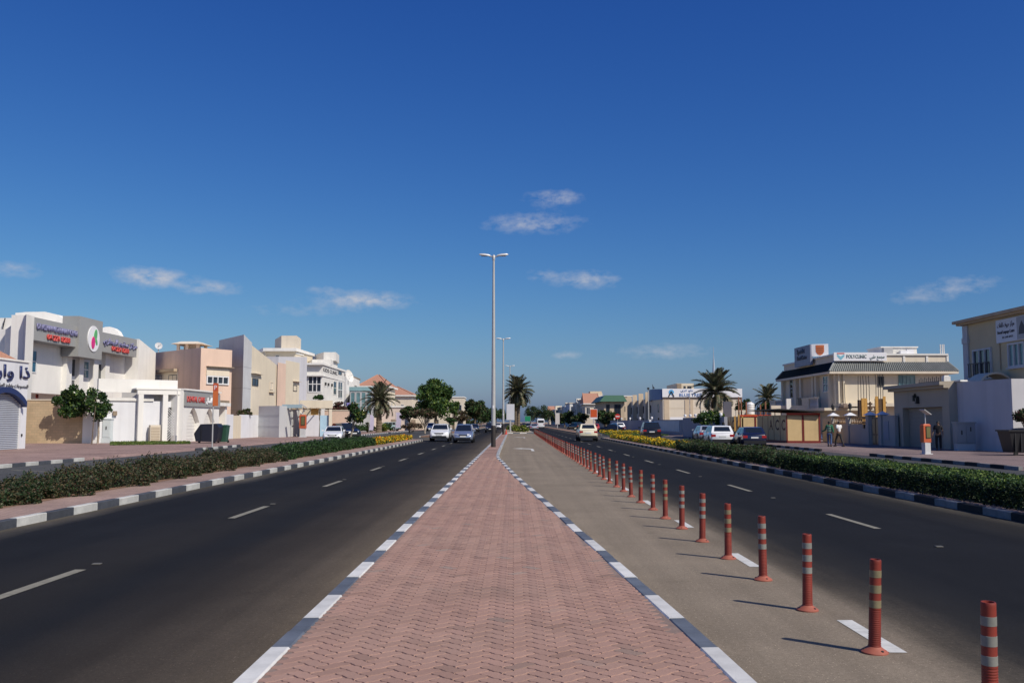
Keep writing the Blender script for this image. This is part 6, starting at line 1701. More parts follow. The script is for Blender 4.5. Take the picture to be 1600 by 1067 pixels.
    if rails:
        for s in (-1, 1): mb = MB(); mb.box(s * wt_ * .92 - .025, s * wt_ * .92 + .025, yr + .1, yf - .1, z1, z1 + .05); put('roof_rail', mb, METAL, t)
    t.location = loc; t.rotation_euler = (0, 0, yaw)
    return t
SUVK = dict(L=4.55, Wd=1.83, H=1.68, hz=1.05, bz=1.08, wr=.36, ride=.26, rear_slope=.42, front_slope=.72, hood=1.0)
HATK = dict(L=4.2, Wd=1.78, H=1.46, hz=.90, bz=.94, wr=.31, ride=.2, rear_slope=.5, front_slope=.85, hood=.9)
SEDK = dict(L=4.6, Wd=1.8, H=1.45, hz=.90, bz=.95, wr=.32, ride=.2, rear_slope=.6, front_slope=.8, hood=1.1, two_box=False)
MPVK = dict(L=4.2, Wd=1.72, H=1.60, hz=.95, bz=.98, wr=.31, ride=.2, rear_slope=.3, front_slope=1.05, hood=.72)
def gp(px, py): q = G(px, py, .004); return (q.x, q.y, .004)
car('parked_car', 'white hatchback parked facing the camera on the left service road', 'car', (-16.55, 87.6, .004), math.pi + .10, CAR_W, **dict(HATK, H=1.42))
car('parked_car', 'black car parked directly behind the white hatchback, partly hidden by a small tree', 'car', (-17.9, 101, .004), math.pi + .6, CAR_K, **SUVK)
car('moving_car', 'white sport utility car driving towards the camera beside the silver blue minivan', 'car', (-6.85, 89.3, .004), math.pi, CAR_W, **dict(SUVK, H=1.6))
car('moving_car', 'silver blue minivan driving towards the camera in the inner lane', 'car', (-4.35, 83.3, .004), math.pi, CAR_B, **MPVK)
car('moving_car', 'dark pickup style car approaching behind the nearest lamp post', 'car', (-3.9, 160, .004), math.pi, CAR_K, **SUVK)
car('moving_car', 'dark car approaching just behind the silver blue minivan', 'car', (-7.2, 172, .004), math.pi, CAR_G, **SEDK)
car('taxi', 'cream taxi with red roof driving away on the right carriageway', 'taxi', (6.95, 91.0, .004), .0, CAR_C, top_paint=CAR_R, **dict(SUVK, H=1.62, L=4.7))
car('moving_car', 'black four wheel drive with red tail lights on the right service road', 'car', (14.1, 98.5, .004), -.06, CAR_K, **dict(SUVK, H=1.8, Wd=1.95, bz=1.12))
car('parked_car', 'white sport utility car parked beyond the hedge, left of the dark blue hatchback', 'car', (15.5, 72.4, .004), -.05, CAR_W, **dict(SUVK, H=1.53, bz=1.0, hz=.98))
car('parked_car', 'silver car parked ahead of the white sport utility car behind the flowering tree', 'car', (16.9, 84, .004), -.05, CAR_S, **dict(SUVK, H=1.5, bz=1.0, hz=.98))
car('parked_car', 'dark blue hatchback parked beyond the hedge beside the lettered cabin', 'car', (17.45, 70.6, .004), -.06, CAR_N, **dict(HATK, H=1.43, Wd=1.82))
car('moving_car', 'pale blue saloon driving away next to the end of the bollard row', 'car', (4.15, 196, .004), 0, CAR_S, **SEDK)
car('parked_car', 'black saloon parked by the orange advertising panel', 'car', (17.0, 165, .004), 1.2, CAR_K, **SEDK)
car('parked_car', 'white car parked behind the black saloon by the signpost', 'car', (19.2, 178, .004), .3, CAR_W, **SUVK)
car('parked_car', 'dark red car seen past the roof of the cream taxi', 'car', (14.5, 172, .004), 0, CAR_R, **HATK)
car('parked_car', 'black car under the dark trees left of the taxi', 'car', (13.2, 205, .004), .5, CAR_K, **SUVK)
car('parked_car', 'pale teal car parked by the low pinkish wall beyond the date palm', 'car', (-23.5, 178, .12), 1.3, mat('pale_teal_paint', (.32, .45, .46), rough=.3, coat=1), **SUVK)
car('parked_car', 'white van style car parked among brown shrubs, left of the white driving car', 'car', (-16.5, 190, .004), math.pi, CAR_W, **MPVK)
for i, (x, y, m, lab) in enumerate(((3.5, 245, CAR_K, 'black car in the far queue just left of the white minibus'), (4.6, 300, CAR_G, 'far grey car in the queue beneath the green road sign'), (7.4, 330, CAR_R, 'far red car ahead of the white minibus'), (-4.2, 250, CAR_W, 'far white car approaching beyond the dark pickup'), (-7.0, 300, CAR_S, 'far silver car approaching in the outer left lane'), (3.9, 380, CAR_N, 'tiny dark blue car at the far end of the right lanes'))):
    car('distant_car', lab, 'car', (x, y, .004), 0 if x > 0 else math.pi, m, **HATK)
# minibus
b = thing('minibus', 'white minibus driving away far down the right carriageway', 'minibus', (0, 0, 0))
mb = MB(); mb.prism([(-1.05, -3.2), (1.05, -3.2), (1.05, 3.2), (-1.05, 3.2)], .35, 2.3); mb.add([(-1.05, -3.2, 2.3), (1.05, -3.2, 2.3), (1.05, 3.2, 2.3), (-1.05, 3.2, 2.3), (-.85, -3.05, 2.75), (.85, -3.05, 2.75), (.85, 3.0, 2.75), (-.85, 3.0, 2.75)], [(0, 1, 5, 4), (1, 2, 6, 5), (2, 3, 7, 6), (3, 0, 4, 7), (4, 5, 6, 7)]); put('body', mb, CAR_W, b)
mb = MB(); mb.box(-.85, .85, -3.23, -3.19, 1.55, 2.3); put('rear_window', mb, CARGLASS, b)
for s in (-1, 1):
    mb = MB(); mb.box(*sorted((s * 1.04, s * 1.07)), -2.8, 2.8, 1.5, 2.2); put('side_window', mb, CARGLASS, b)
    mb = MB(); mb.box(*sorted((s * .8, s * 1.0)), -3.24, -3.18, .9, 1.3); put('tail_light', mb, LAMPR, b)
    for y in (-2, 2.1): mb = MB(); mb.tube([(s * 1.06, y, .38), (s * .8, y, .38)], .38, 14); put('wheel', mb, TIRE, b)
mb = MB(); mb.box(-.3, .3, -3.24, -3.19, .75, .88); put('number_plate', mb, PLATE, b)
b.location = (8.0, 285, .004)

# ================================================================ PEOPLE
def skin(name, nodes, edges, m, parent, sub=1):
    me = bpy.data.meshes.new(name); me.from_pydata([n[:3] for n in nodes], edges, [])
    o = bpy.data.objects.new(name, me); COL.objects.link(o)
    md = o.modifiers.new('s', 'SKIN'); ly = me.skin_vertices[0].data if me.skin_vertices else None
    if ly is None:
        bm = bmesh.new(); bm.from_mesh(me); bm.verts.layers.skin.verify(); bm.to_mesh(me); bm.free(); ly = me.skin_vertices[0].data
    for i, n in enumerate(nodes):
        ly[i].radius = (n[3], n[4] if len(n) > 4 else n[3]); ly[i].use_root = (i == 0)
    s = o.modifiers.new('d', 'SUBSURF'); s.levels = sub; s.render_levels = sub
    dg = bpy.context.evaluated_depsgraph_get(); m2 = bpy.data.meshes.new_from_object(o.evaluated_get(dg)); m2.name = name
    bpy.data.objects.remove(o); m2.materials.clear(); m2.materials.append(m)
    m2.polygons.foreach_set('use_smooth', [True] * len(m2.polygons))
    q = bpy.data.objects.new(name, m2); COL.objects.link(q); q.parent = parent; return q
SKINM = mat('brown_skin', (.16, .085, .055), rough=.6); HAIRM = mat('black_hair', (.012, .01, .01), rough=.6)
def person(label, loc, yaw, top, legs, stride=.22, arms=((-.10, .05), (.12, -.05)), robe=False, hold=None, h=1.74, stripes=None):
    """faces +y before turning"""
    t = thing('person', label, 'person', (0, 0, 0)); k = h / 1.74
    hipz, shz = .93 * k, 1.42 * k
    fy = stride
    J = dict(pel=(0, 0, hipz), sp=(0, .01, 1.15 * k), ch=(0, .01, 1.32 * k), nk=(0, .01, 1.47 * k), hd=(0, .03, 1.57 * k), tp=(0, .02, 1.70 * k))
    nodes = [(*J['pel'], .125, .10), (*J['sp'], .125, .095), (*J['ch'], .145, .10), (*J['nk'], .055, .055), (*J['hd'], .078, .092), (*J['tp'], .062, .075)]
    edges = [(0, 1), (1, 2), (2, 3), (3, 4), (4, 5)]; hands = []
    for s, f, ar in ((-1, fy, arms[0]), (1, -fy, arms[1])):
        i = len(nodes)
        nodes += [(s * .10, 0, hipz - .05, .085), (s * .11, f * .45 + .03, .50 * k, .058), (s * .11, f * .9 - .02, .10, .042), (s * .12, f * .9 + .12, .045, .035)]
        edges += [(0, i), (i, i + 1), (i + 1, i + 2), (i + 2, i + 3)]
        i = len(nodes); ex = s * (.25 + ar[1] * .5); wy = ar[0]
        el = (s * .245, wy * .4 - .03, 1.15 * k); wrp = (s * (.25 + abs(ar[1])), wy + .03, .92 * k + abs(ar[1]) * .3)
        nodes += [(s * .19, .0, shz, .06), (*el, .043), (*wrp, .03), (wrp[0], wrp[1] + .02, wrp[2] - .07, .034, .02)]
        edges += [(2, i), (i, i + 1), (i + 1, i + 2), (i + 2, i + 3)]; hands.append((Vector(nodes[i + 3][:3]), s, (i, i + 1)))
    skin('body', nodes, edges, SKINM, t)
    # fingers, one short chain each, rooted in the palm
    mb = MB()
    for hp, s, _ in hands:
        for q, (dx, ln) in enumerate(((-.024, .065), (-.008, .078), (.008, .073), (.022, .058))):
            r = hp + Vector((0, dx, -.02)); mb.tube([r, r + Vector((-.005 * s, .004, -ln * .55)), r + Vector((-.022 * s, .006, -ln))], [.009, .008, .006], 6)
        r = hp + Vector((0, .03, .005)); mb.tube([r, r + Vector((-.012 * s, .025, -.03)), r + Vector((-.02 * s, .03, -.055))], [.011, .009, .007], 6)
    put('fingers', mb, SKINM, t, smooth=True)
    # face: nose and ears, eyes
    mb = MB(); hd = Vector(J['hd']); mb.add([hd + Vector((-.014, .082, .0)), hd + Vector((.014, .082, .0)), hd + Vector((0, .084, .045)), hd + Vector((0, .108, .006))], [(0, 1, 3), (1, 2, 3), (2, 0, 3)])
    for s in (-1, 1): mb.box(*sorted((s * .074, s * .088)), .005, .035, hd.z - .01, hd.z + .05)
    put('face', mb, SKINM, t)
    mb = MB()
    for s in (-1, 1): mb.box(s * .03 - .011, s * .03 + .011, .093, .1, hd.z + .035, hd.z + .045)
    mb.box(-.02, .02, .088, .094, hd.z - .04, hd.z - .034); put('eyes_and_mouth', mb, HAIRM, t)
    # hair cap
    mb = MB(); prof = [(.088, .02), (.094, .06), (.088, .105), (.06, .145), (.02, .16)]; mb.lathe((0, .005, hd.z), prof, 14); put('hair', mb, HAIRM, t, smooth=True)
    if robe:
        mb = MB(); mb.lathe((0, 0, .03), [(.24, 0), (.22, .4 * k), (.19, .9 * k), (.21, 1.2 * k), (.20, 1.36 * k), (.10, 1.45 * k)], 16); put('robe', mb, top, t, smooth=True)
        mb = MB(); mb.lathe((0, -.01, hd.z - .13), [(.15, 0), (.118, .1), (.112, .2), (.09, .27), (.03, .31)], 14); put('head_scarf', mb, top, t, smooth=True)
        for s in (-1, 1):
            i = hands[0 if s < 0 else 1][2][0]
            skin('sleeve', [(*nodes[i][:3], .085), (*nodes[i + 1][:3], .075), (*nodes[i + 2][:3], .07)], [(0, 1), (1, 2)], top, t)
    else:
        sh_n = [(0, 0, hipz - .04, .155, .125), (*J['sp'], .145, .115), (*J['ch'], .165, .12), (0, .01, 1.43 * k, .085)]; ed = [(0, 1), (1, 2), (2, 3)]
        for hp, s, (i, j) in hands:
            a = len(sh_n); e1 = Vector(nodes[i][:3]).lerp(Vector(nodes[j][:3]), 1.0 if stripes else .8)
            sh_n += [(*nodes[i][:3], .08), (*e1, .068)]; ed += [(2, a), (a, a + 1)]
            if stripes: sh_n.append((*nodes[j + 1][:3], .05)); ed.append((a + 1, a + 2))
        so = skin('shirt', sh_n, ed, top, t)
        if stripes:
            mb = MB()
            for z in (1.02, 1.13, 1.24, 1.35): mb.lathe((0, .01, z * k), [(.158, 0), (.160, .01), (.160, .03), (.158, .04)], 16)
            for v_i in range(len(mb.v)): x, y, z = mb.v[v_i]; mb.v[v_i] = (x * 1.12, (y - .01) * .84 + .01, z)
            put('stripe', mb, stripes, so)
        tr = [(0, 0, hipz, .14, .115)]; ed = []
        for s, f in ((-1, fy), (1, -fy)):
            a = len(tr); tr += [(s * .10, 0, hipz - .08, .10), (s * .11, f * .45 + .03, .50 * k, .075), (s * .11, f * .9 - .02, .11, .068)]; ed += [(0, a), (a, a + 1), (a + 1, a + 2)]
        skin('trousers', tr, ed, legs, t)
        mb = MB()
        for s, f in ((-1, fy), (1, -fy)):
            y = f * .9; vs = [(s * .11 + dx, y + dy, z) for dx, dy, z in ((-.045, -.09, 0), (.045, -.09, 0), (.05, .16, 0), (-.05, .16, 0), (-.04, -.085, .09), (.04, -.085, .09), (.04, .12, .055), (-.04, .12, .055))]
            mb.add(vs, [(3, 2, 1, 0), (4, 5, 6, 7), (0, 1, 5, 4), (1, 2, 6, 5), (2, 3, 7, 6), (3, 0, 4, 7)])
        put('shoes', mb, BLACK, t)
    if hold:
        hp = hands[0][0] + Vector((-.02, .02, -.26)); mb = MB(); mb.add([hp + Vector(v) for v in ((-.03, -.10, -.14), (.03, -.10, -.14), (.03, .10, -.14), (-.03, .10, -.14), (-.015, -.07, .10), (.015, -.07, .10), (.015, .07, .10), (-.015, .07, .10))], [(3, 2, 1, 0), (4, 5, 6, 7), (0, 1, 5, 4), (1, 2, 6, 5), (2, 3, 7, 6), (3, 0, 4, 7)])
        mb.tube([hp + Vector((0, -.05, .1)), hp + Vector((0, 0, .19)), hp + Vector((0, .05, .1))], .006, 5)
        bg = put('carried_bag', mb, SIGNW, None, origin=(0, 0, 0)); bg.location = loc; bg.rotation_euler = (0, 0, yaw)
        tag(bg, hold, 'bag')
    t.location = loc; t.rotation_euler = (0, 0, yaw); return t
q = G(1296.5, 697.5, .12); person('man in green striped shirt and blue jeans walking away on the right pavement', (q.x, q.y, .12), -.5, mat('green_cloth', (.02, .14, .07), rough=.9), mat('blue_denim', (.05, .09, .20), rough=.9), stride=.16, arms=((.12, .28), (-.08, .03)), hold='small white bag held low by the man in green stripes', stripes=mat('pale_stripe_cloth', (.35, .45, .38), rough=.9))
q = G(1311.5, 697.5, .12); person('man in loose white shirt and dark trousers walking beside the man in green stripes', (q.x, q.y, .12), .45, mat('white_cloth', (.78, .78, .80), rough=.9), mat('dark_trouser_cloth', (.035, .033, .035), rough=.9), stride=.30, arms=((-.12, .06), (.16, .04)))
q = G(1467, 703.5, .12); person('person in dark clothes standing in the shade before the beige garage', (q.x, q.y, .12), 2.6, mat('dark_cloth', (.016, .015, .018), rough=.9), mat('black_trousers', (.012, .012, .014), rough=.9), stride=.03, arms=((.14, .03), (.10, .05)))
person('person in black robe and headscarf standing behind the white parked car', (W(1130, 659, 80).x, 80.0, .12), .3, mat('black_robe', (.010, .010, .011), rough=.9), BLACK, stride=.02, robe=True, h=1.66)

# ================================================================ STREET FURNITURE
def meter(loc, label, flip=1, scale=1.0, yaw=0.0):
    t = thing('parking_meter', label, 'parking meter', (0, 0, 0), 'orange parking meters')
    mb = MB(); mb.box(-.27, .27, -.25, .25, 0, .05); mb.box(-.19, .19, -.17, .17, .05, .72); put('pedestal', mb, LGREY, t)
    mb = MB(); mb.prism([(-.27, -.18), (.22, -.20), (.27, -.12), (.27, .14), (-.27, .16)], .722, 1.75); mb.add([(-.27, -.18, 1.75), (.22, -.20, 1.75), (.27, .14, 1.75), (-.27, .16, 1.75), (-.2, -.12, 1.83), (.2, -.12, 1.83), (.2, .1, 1.83), (-.2, .1, 1.83)], [(0, 1, 5, 4), (1, 2, 6, 5), (2, 3, 7, 6), (3, 0, 4, 7), (4, 5, 6, 7)]); put('cabinet', mb, ORANGE, t)
    mb = MB(); mb.box(-.10, .17, -.225, -.205, 1.0, 1.65); put('display_panel', mb, mat('olive_display', (.14, .13, .05), rough=.3), t)
    mb = MB(); mb.box(-.13, .20, -.215, -.199, .96, 1.69); put('panel_surround', mb, BLACK, t)
    mb = MB(); mb.tube([(0, 0, 1.8), (0, 0, 2.45)], .035, 8); put('mast', mb, METAL, t)
    mb = MB(); mb.obox((-.22 * flip, -.25, 2.68), (.48 * flip, 0, -.30), (0, .5, 0), (.02, 0, .035)); put('solar_panel', mb, METAL, t)
    t.location = loc; t.rotation_euler = (0, 0, yaw); t.scale = (scale,) * 3; return t
q = G(1447.5, 709.5, .12); meter((q.x, q.y, .12), 'orange parking meter with tilted solar panel on the right pavement before the garage', scale=.86, yaw=.25)
q = G(473, 683, .12); meter((q.x, q.y, .12), 'orange parking meter on grey pedestal by the gateway on the left', scale=1.35)
# orange zone sign
q = G(331.5, 699, .12); t = thing('parking_sign', 'tall narrow orange parking sign on grey post before the arched garage', 'sign', (q.x, q.y, .12))
mb = MB(); mb.tube([(q.x, q.y, .12), (q.x, q.y, 4.1)], .045, 8); put('post', mb, METAL, t)
mb = MB(); mb.box(q.x - .02, q.x + .30, q.y - .07, q.y - .03, 2.85, 4.35); mb.box(q.x - .02, q.x + .30, q.y + .03, q.y + .05, 2.85, 4.35); pn = put('panel', mb, mat('orange_sign', (.58, .15, .04), rough=.4), t)
mb = MB(); mb.box(q.x + .0, q.x + .28, q.y - .076, q.y - .071, 3.85, 4.3); put('red_field', mb, mat('sign_red', (.50, .08, .04), rough=.4), pn)
lettering('P', .3, SIGNW, pn, (q.x + .06, q.y - .077, 3.92), (1, 0, 0), (0, -1, 0), depth=.004)
# bins
def wheelie(loc, label, m, w_=.62, h=1.1, d=.72, group=None, yaw=0):
    t = thing('wheelie_bin', label, 'bin', (0, 0, 0), group)
    mb = MB(); b0 = (-w_ * .4, -d * .38); mb.add([(-w_ * .4, -d * .38, .08), (w_ * .4, -d * .38, .08), (w_ * .4, d * .38, .08), (-w_ * .4, d * .38, .08), (-w_ / 2, -d / 2, h * .92), (w_ / 2, -d / 2, h * .92), (w_ / 2, d / 2, h * .92), (-w_ / 2, d / 2, h * .92)], [(3, 2, 1, 0), (0, 1, 5, 4), (1, 2, 6, 5), (2, 3, 7, 6), (3, 0, 4, 7), (4, 5, 6, 7)]); put('tub', mb, m, t)
    mb = MB(); mb.box(-w_ / 2 - .03, w_ / 2 + .03, -d / 2 - .04, d / 2 + .04, h * .921, h * .96); mb.add([(-w_ / 2, -d / 2, h * .96), (w_ / 2, -d / 2, h * .96), (w_ / 2, d / 2, h * .96), (-w_ / 2, d / 2, h * .96), (-w_ * .3, -d * .3, h), (w_ * .3, -d * .3, h), (w_ * .3, d * .35, h), (-w_ * .3, d * .35, h)], [(0, 1, 5, 4), (1, 2, 6, 5), (2, 3, 7, 6), (3, 0, 4, 7), (4, 5, 6, 7)]); put('lid', mb, m, t)
    for s in (-1, 1): mb = MB(); mb.tube([(s * w_ * .36, d * .36, .1), (s * w_ * .48, d * .36, .1)], .1, 10); put('wheel', mb, TIRE, t)
    mb = MB(); mb.tube([(-w_ * .4, d / 2 + .06, h * .9), (w_ * .4, d / 2 + .06, h * .9)], .025, 6); put('handle', mb, BLACK, t)
    t.location = loc; t.rotation_euler = (0, 0, yaw); return t
GRN = mat('dark_green_plastic', (.025, .085, .055), rough=.55, var=.15)
q = G(345, 691.5, .12); wheelie((q.x + .1, q.y, .12), 'green wheelie bin standing right of the large black container', GRN, .95, 1.45, .9)
q = G(440, 681, .12); wheelie((q.x, q.y, .12), 'green lidded bin under the trellis carport', GRN, 1.15, 1.4, .9)
q = G(326, 692, .12); t = thing('waste_container', 'large black rounded waste container under the second garage arch', 'waste container', (q.x, q.y, .12))
b = Vector((q.x, q.y, .12)); mb = MB(); pr = [(-.85, .15), (.75, .1), (.85, .3), (.95, 1.25), (.8, 1.55), (-.5, 1.5), (-1.0, .75)]
vs = [b + Vector((x, -.6, z)) for x, z in pr] + [b + Vector((x, .6, z)) for x, z in pr]; k_ = len(pr); mb.add(vs, [tuple(range(k_)), tuple(reversed(range(k_, 2 * k_)))] + [((i + 1) % k_, i, k_ + i, k_ + (i + 1) % k_) for i in range(k_)]); put('tub', mb, mat('black_navy_plastic', (.014, .016, .028), rough=.45), t)
mb = MB(); mb.box(b.x - .45, b.x - .4, b.y - .63, b.y - .6, b.z + .2, b.z + 1.4); put('seam', mb, BLACK, t)
for s in (-.6, .6): mb = MB(); mb.tube([b + Vector((s, -.5, .08)), b + Vector((s, -.4, .08))], .09, 10); put('wheel', mb, TIRE, t)
q = G(1597, 711, .12); t = thing('waste_container', 'black ribbed waste container before the plants at the right edge', 'waste container', (q.x + .15, q.y, .12))
b = Vector((q.x + .15, q.y, .12)); mb = MB(); mb.add([b + Vector(v) for v in ((-.85, -.5, .15), (.85, -.5, .15), (.85, .5, .15), (-.85, .5, .15), (-1.05, -.62, 1.2), (1.05, -.62, 1.2), (1.05, .62, 1.2), (-1.05, .62, 1.2))], [(3, 2, 1, 0), (0, 1, 5, 4), (1, 2, 6, 5), (2, 3, 7, 6), (3, 0, 4, 7), (4, 5, 6, 7)]); put('tub', mb, BLACK, t)
mb = MB(); mb.box(b.x - 1.12, b.x + 1.12, b.y - .68, b.y + .68, b.z + 1.201, b.z + 1.28); mb.lathe((b.x, b.y, b.z + 1.28), [(.6, 0), (.5, .07), (.2, .1)], 12); put('lid', mb, BLACK, t)
mb = MB()
for i in range(6): mb.box(b.x - .8 + i * .3, b.x - .74 + i * .3, b.y - .62, b.y - .5, b.z + .2, b.z + 1.15)
put('ribs', mb, BLACK, t)
for s in (-.7, .7): mb = MB(); mb.tube([b + Vector((s, -.5, .09)), b + Vector((s, -.4, .09))], .1, 10); put('wheel', mb, TIRE, t)
# utility cabinets
q = Vector((26.6, 56.0, .12)); t = thing('utility_cabinet', 'grey electrical cabinet with two doors against the tall white wall', 'cabinet', (q.x, q.y, .12)); b = Vector((q.x, q.y, .12))
CABG = mat('grey_cabinet_steel', (.30, .32, .33), rough=.5, var=.08)
mb = MB(); mb.box(b.x - .56, b.x + .5, b.y, b.y + .45, .12, .52); put('plinth', mb, LGREY, t)
mb = MB(); mb.box(b.x - .58, b.x + .52, b.y - .02, b.y + .47, .522, 1.72); put('case', mb, CABG, t); mb = MB(); mb.box(b.x - .64, b.x + .58, b.y - .08, b.y + .53, 1.722, 1.8); put('cap', mb, CABG, t)
for i in range(2):
    mb = MB(); mb.box(b.x - .54 + i * .53, b.x - .05 + i * .53, b.y - .045, b.y - .021, .58, 1.66); d_ = put('door', mb, CABG, t); mb = MB(); mb.box(b.x - .32 + i * .53, b.x - .26 + i * .53, b.y - .07, b.y - .046, 1.05 + .2 * i, 1.3 + .2 * i); put('handle', mb, DMETAL, d_)
q = G(165.5, 692, .12); t = thing('utility_cabinet', 'pale white electrical cabinet right of the slim tree trunk', 'cabinet', (q.x, q.y, .12)); b = Vector((q.x, q.y, .12)); PC = mat('pale_cabinet', (.62, .68, .70), rough=.5)
mb = MB(); mb.box(b.x - .55, b.x + .35, b.y, b.y + .5, .12, .5); put('plinth', mb, PC, t); mb = MB(); mb.box(b.x - .35, b.x + .33, b.y + .02, b.y + .48, .502, 2.0); put('case', mb, PC, t); mb = MB(); mb.box(b.x - .4, b.x + .38, b.y - .03, b.y + .52, 2.002, 2.08); put('cap', mb, PC, t)
mb = MB(); mb.box(b.x - .30, b.x + .28, b.y - .01, b.y + .018, .58, 1.94); d_ = put('door', mb, PC, t); mb = MB(); mb.box(b.x - .05, b.x + .02, b.y - .04, b.y - .011, 1.2, 1.45); put('handle', mb, DMETAL, d_)
# advertising panels and signs
def mupi(label, px0, px1, pt, pb, D, m, name='advertising_sign', lower=None, leg=.12, two=False):
    a, c = W(px0, pt, D), W(px1, pb, D); t = thing(name, label, 'sign', ((a.x + c.x) / 2, D, 0)); hgt = a.z - c.z
    mb = MB(); mb.box(a.x, c.x, D, D + .25, c.z, a.z); q = put('frame', mb, METAL if lower is None else SIGNW, t)
    mb = MB(); mb.box(a.x + .06, c.x - .06, D - .03, D - .002, c.z + (hgt * .18 if lower else .06), a.z - .06); put('poster', mb, m, q)
    mb = MB(); xm = (a.x + c.x) / 2
    if two: mb.box(a.x + .1, a.x + .2, D + .05, D + .2, 0, c.z); mb.box(c.x - .2, c.x - .1, D + .05, D + .2, 0, c.z)
    else: mb.box(xm - leg, xm + leg, D + .05, D + .2, 0, c.z)
    put('leg', mb, METAL, t); return t
mupi('orange red advertising panel on a post before the pink tiled house', 922, 933.5, 639, 654.5, 172, mat('poster_orange', (.55, .09, .02), rough=.4), lower=1)
mupi('blank white board on a short post in front of the median palm', 791, 804, 631, 656.5, 157, SIGNG, name='road_sign_board')
mupi('tall pale panel with pink base, small and far along the right road edge', 867.5, 874.5, 645, 663, 260, mat('poster_pale', (.62, .58, .55), rough=.5))
mupi('green direction sign hanging over the far traffic', 820, 829, 650, 658, 420, mat('sign_green', (.02, .25, .12), rough=.4), name='road_sign_board', leg=.2)
for i, (px0, px1, pt, pb, D, m, lab) in enumerate(((618, 626, 644, 668, 160, 'lavender_banner', 'tall lavender banner standing before the brown shrubs'), (577, 583, 648, 672, 146, 'lavender_banner', 'narrow pale lavender banner standing beside the date palm trunk'), (540, 548, 629, 641, 118, 'violet_banner', 'violet fabric banner hanging above the bougainvillea'))):
    a, c = W(px0, pt, D), W(px1, pb, D); t = thing('banner', lab, 'banner', ((a.x + c.x) / 2, D, 0))
    mb = MB(); N = 6; vs = []
    for j in range(N + 1):
        f = j / N; z = lerp(c.z, a.z, f); off = .15 * math.sin(f * 2.4)
        vs += [(a.x + off, D, z), (c.x + off * .6 - (.25 if f > .9 else 0), D + .03, z), (c.x + off * .6 - (.25 if f > .9 else 0), D + .06, z), (a.x + off, D + .04, z)]
    mb.add(vs, [(j * 4 + k, j * 4 + (k + 1) % 4, j * 4 + 4 + (k + 1) % 4, j * 4 + 4 + k) for j in range(N) for k in range(4)] + [(3, 2, 1, 0), (N * 4, N * 4 + 1, N * 4 + 2, N * 4 + 3)])
    put('cloth', mb, mat(m, (.50, .46, .60) if i < 2 else (.22, .20, .48), rough=.8), t); mb = MB(); mb.tube([(a.x - .02, D + .05, 0), (a.x - .02, D + .05, a.z + .1)], .035, 6); put('pole', mb, METAL, t)
# no entry sign
t = thing('road_sign', 'round red and white traffic sign on thin post beyond the marigolds', 'sign', (W(965, 659, 130).x, 130, .13)); b = root_of(t); c = W(965, 650.5, 130)
mb = MB(); mb.tube([b, Vector((b.x, 130, c.z + .3))], .04, 6); put('post', mb, METAL, t)
w = Wall((b.x - 1, 129.93), (b.x + 1, 129.93)); sb = put('disc', disc(w, 1.0, c.z, .36, -.03, 0, 20), RED, t)
mb = MB(); w.box(mb, .74, 1.26, c.z - .06, c.z + .06, .001, .012); put('bar', mb, SIGNW, sb)
# slim camera / flag poles
t = thing('camera_pole', 'slim grey pole with two dark camera heads before the blue corner building', 'pole', (W(1013.5, 659, 122).x, 122, .1)); b = root_of(t)
mb = MB(); mb.tube([b, b + UP * 5.9], [.09, .06], 8); put('pole', mb, METAL, t); mb = MB(); mb.box(b.x - .12, b.x + .12, 121.8, 122.2, 5.95, 6.2); put('camera_head', mb, DMETAL, t); mb = MB(); mb.box(b.x + .05, b.x + .3, 121.85, 122.15, .9, 2.1); put('control_box', mb, SIGNW, t)
t = thing('roof_mast', 'small dark leaning mast on top of the blue corner board', 'mast', (W(1022, 610, 190).x, 190, 6)); b = root_of(t); mb = MB(); mb.tube([b, W(1020, 604, 190), W(1019.5, 600.5, 190)], [.08, .07, .04], 6); mb.tube([W(1020, 604, 190), W(1022.5, 607, 190)], .12, 5); put('mast', mb, DMETAL, t)
for i, px in enumerate((1077.5, 1094, 1110.5)):
    D = 118; q = W(px, 612, D); t = thing('flagpole', 'slim white flagpole before the clinic signboard', 'flagpole', (q.x, D, .1), 'white flagpoles in front of the clinic'); t['label'] = ('left slim white flagpole', 'middle slim white flagpole with short cross arm', 'right slim white flagpole beside the palm crown')[i] + ' before the clinic facade'
    mb = MB(); mb.tube([(q.x, D, .1), (q.x, D, q.z)], [.05, .03], 6); put('pole', mb, WHITEP, t)
    mb = MB(); mb.tube([(q.x - .02, D, q.z - .6), (q.x - .5, D, q.z - .7)], .03, 5); put('arm', mb, WHITEP, t)
# small delineators, dwarf posts
t = thing('traffic_cone', 'small red traffic cone at the foot of the second lamp post', 'cone', (-1.05, 127.5, .14)); mb = MB(); mb.box(-1.25, -.85, 127.3, 127.7, .14, .19); mb.lathe((-1.05, 127.5, .19), [(.16, 0), (.04, .6), (.035, .65)], 10); put('cone', mb, mat('cone_red', (.55, .06, .03), rough=.5), t)
t = thing('marker_post', 'short dark post at the corner of the arched garage', 'post', (*G(275, 692.5, .12)[:2], .12)); b = root_of(t); mb = MB(); mb.tube([b, b + UP * .55], .07, 8); mb.lathe(b + UP * .55, [(.085, 0), (.07, .06), (.02, .08)], 8); put('post', mb, GREYP, t)
t = thing('white_sign', 'leaning white board resting against the green shrubs by the palm', 'sign', (*G(568, 672, .12)[:2], .12)); b = root_of(t); mb = MB(); mb.obox(b + Vector((-.6, 0, 0)), (1.2, .1, 0), (0, .08, 0), (0, .25, .7)); put('board', mb, SIGNW, t)

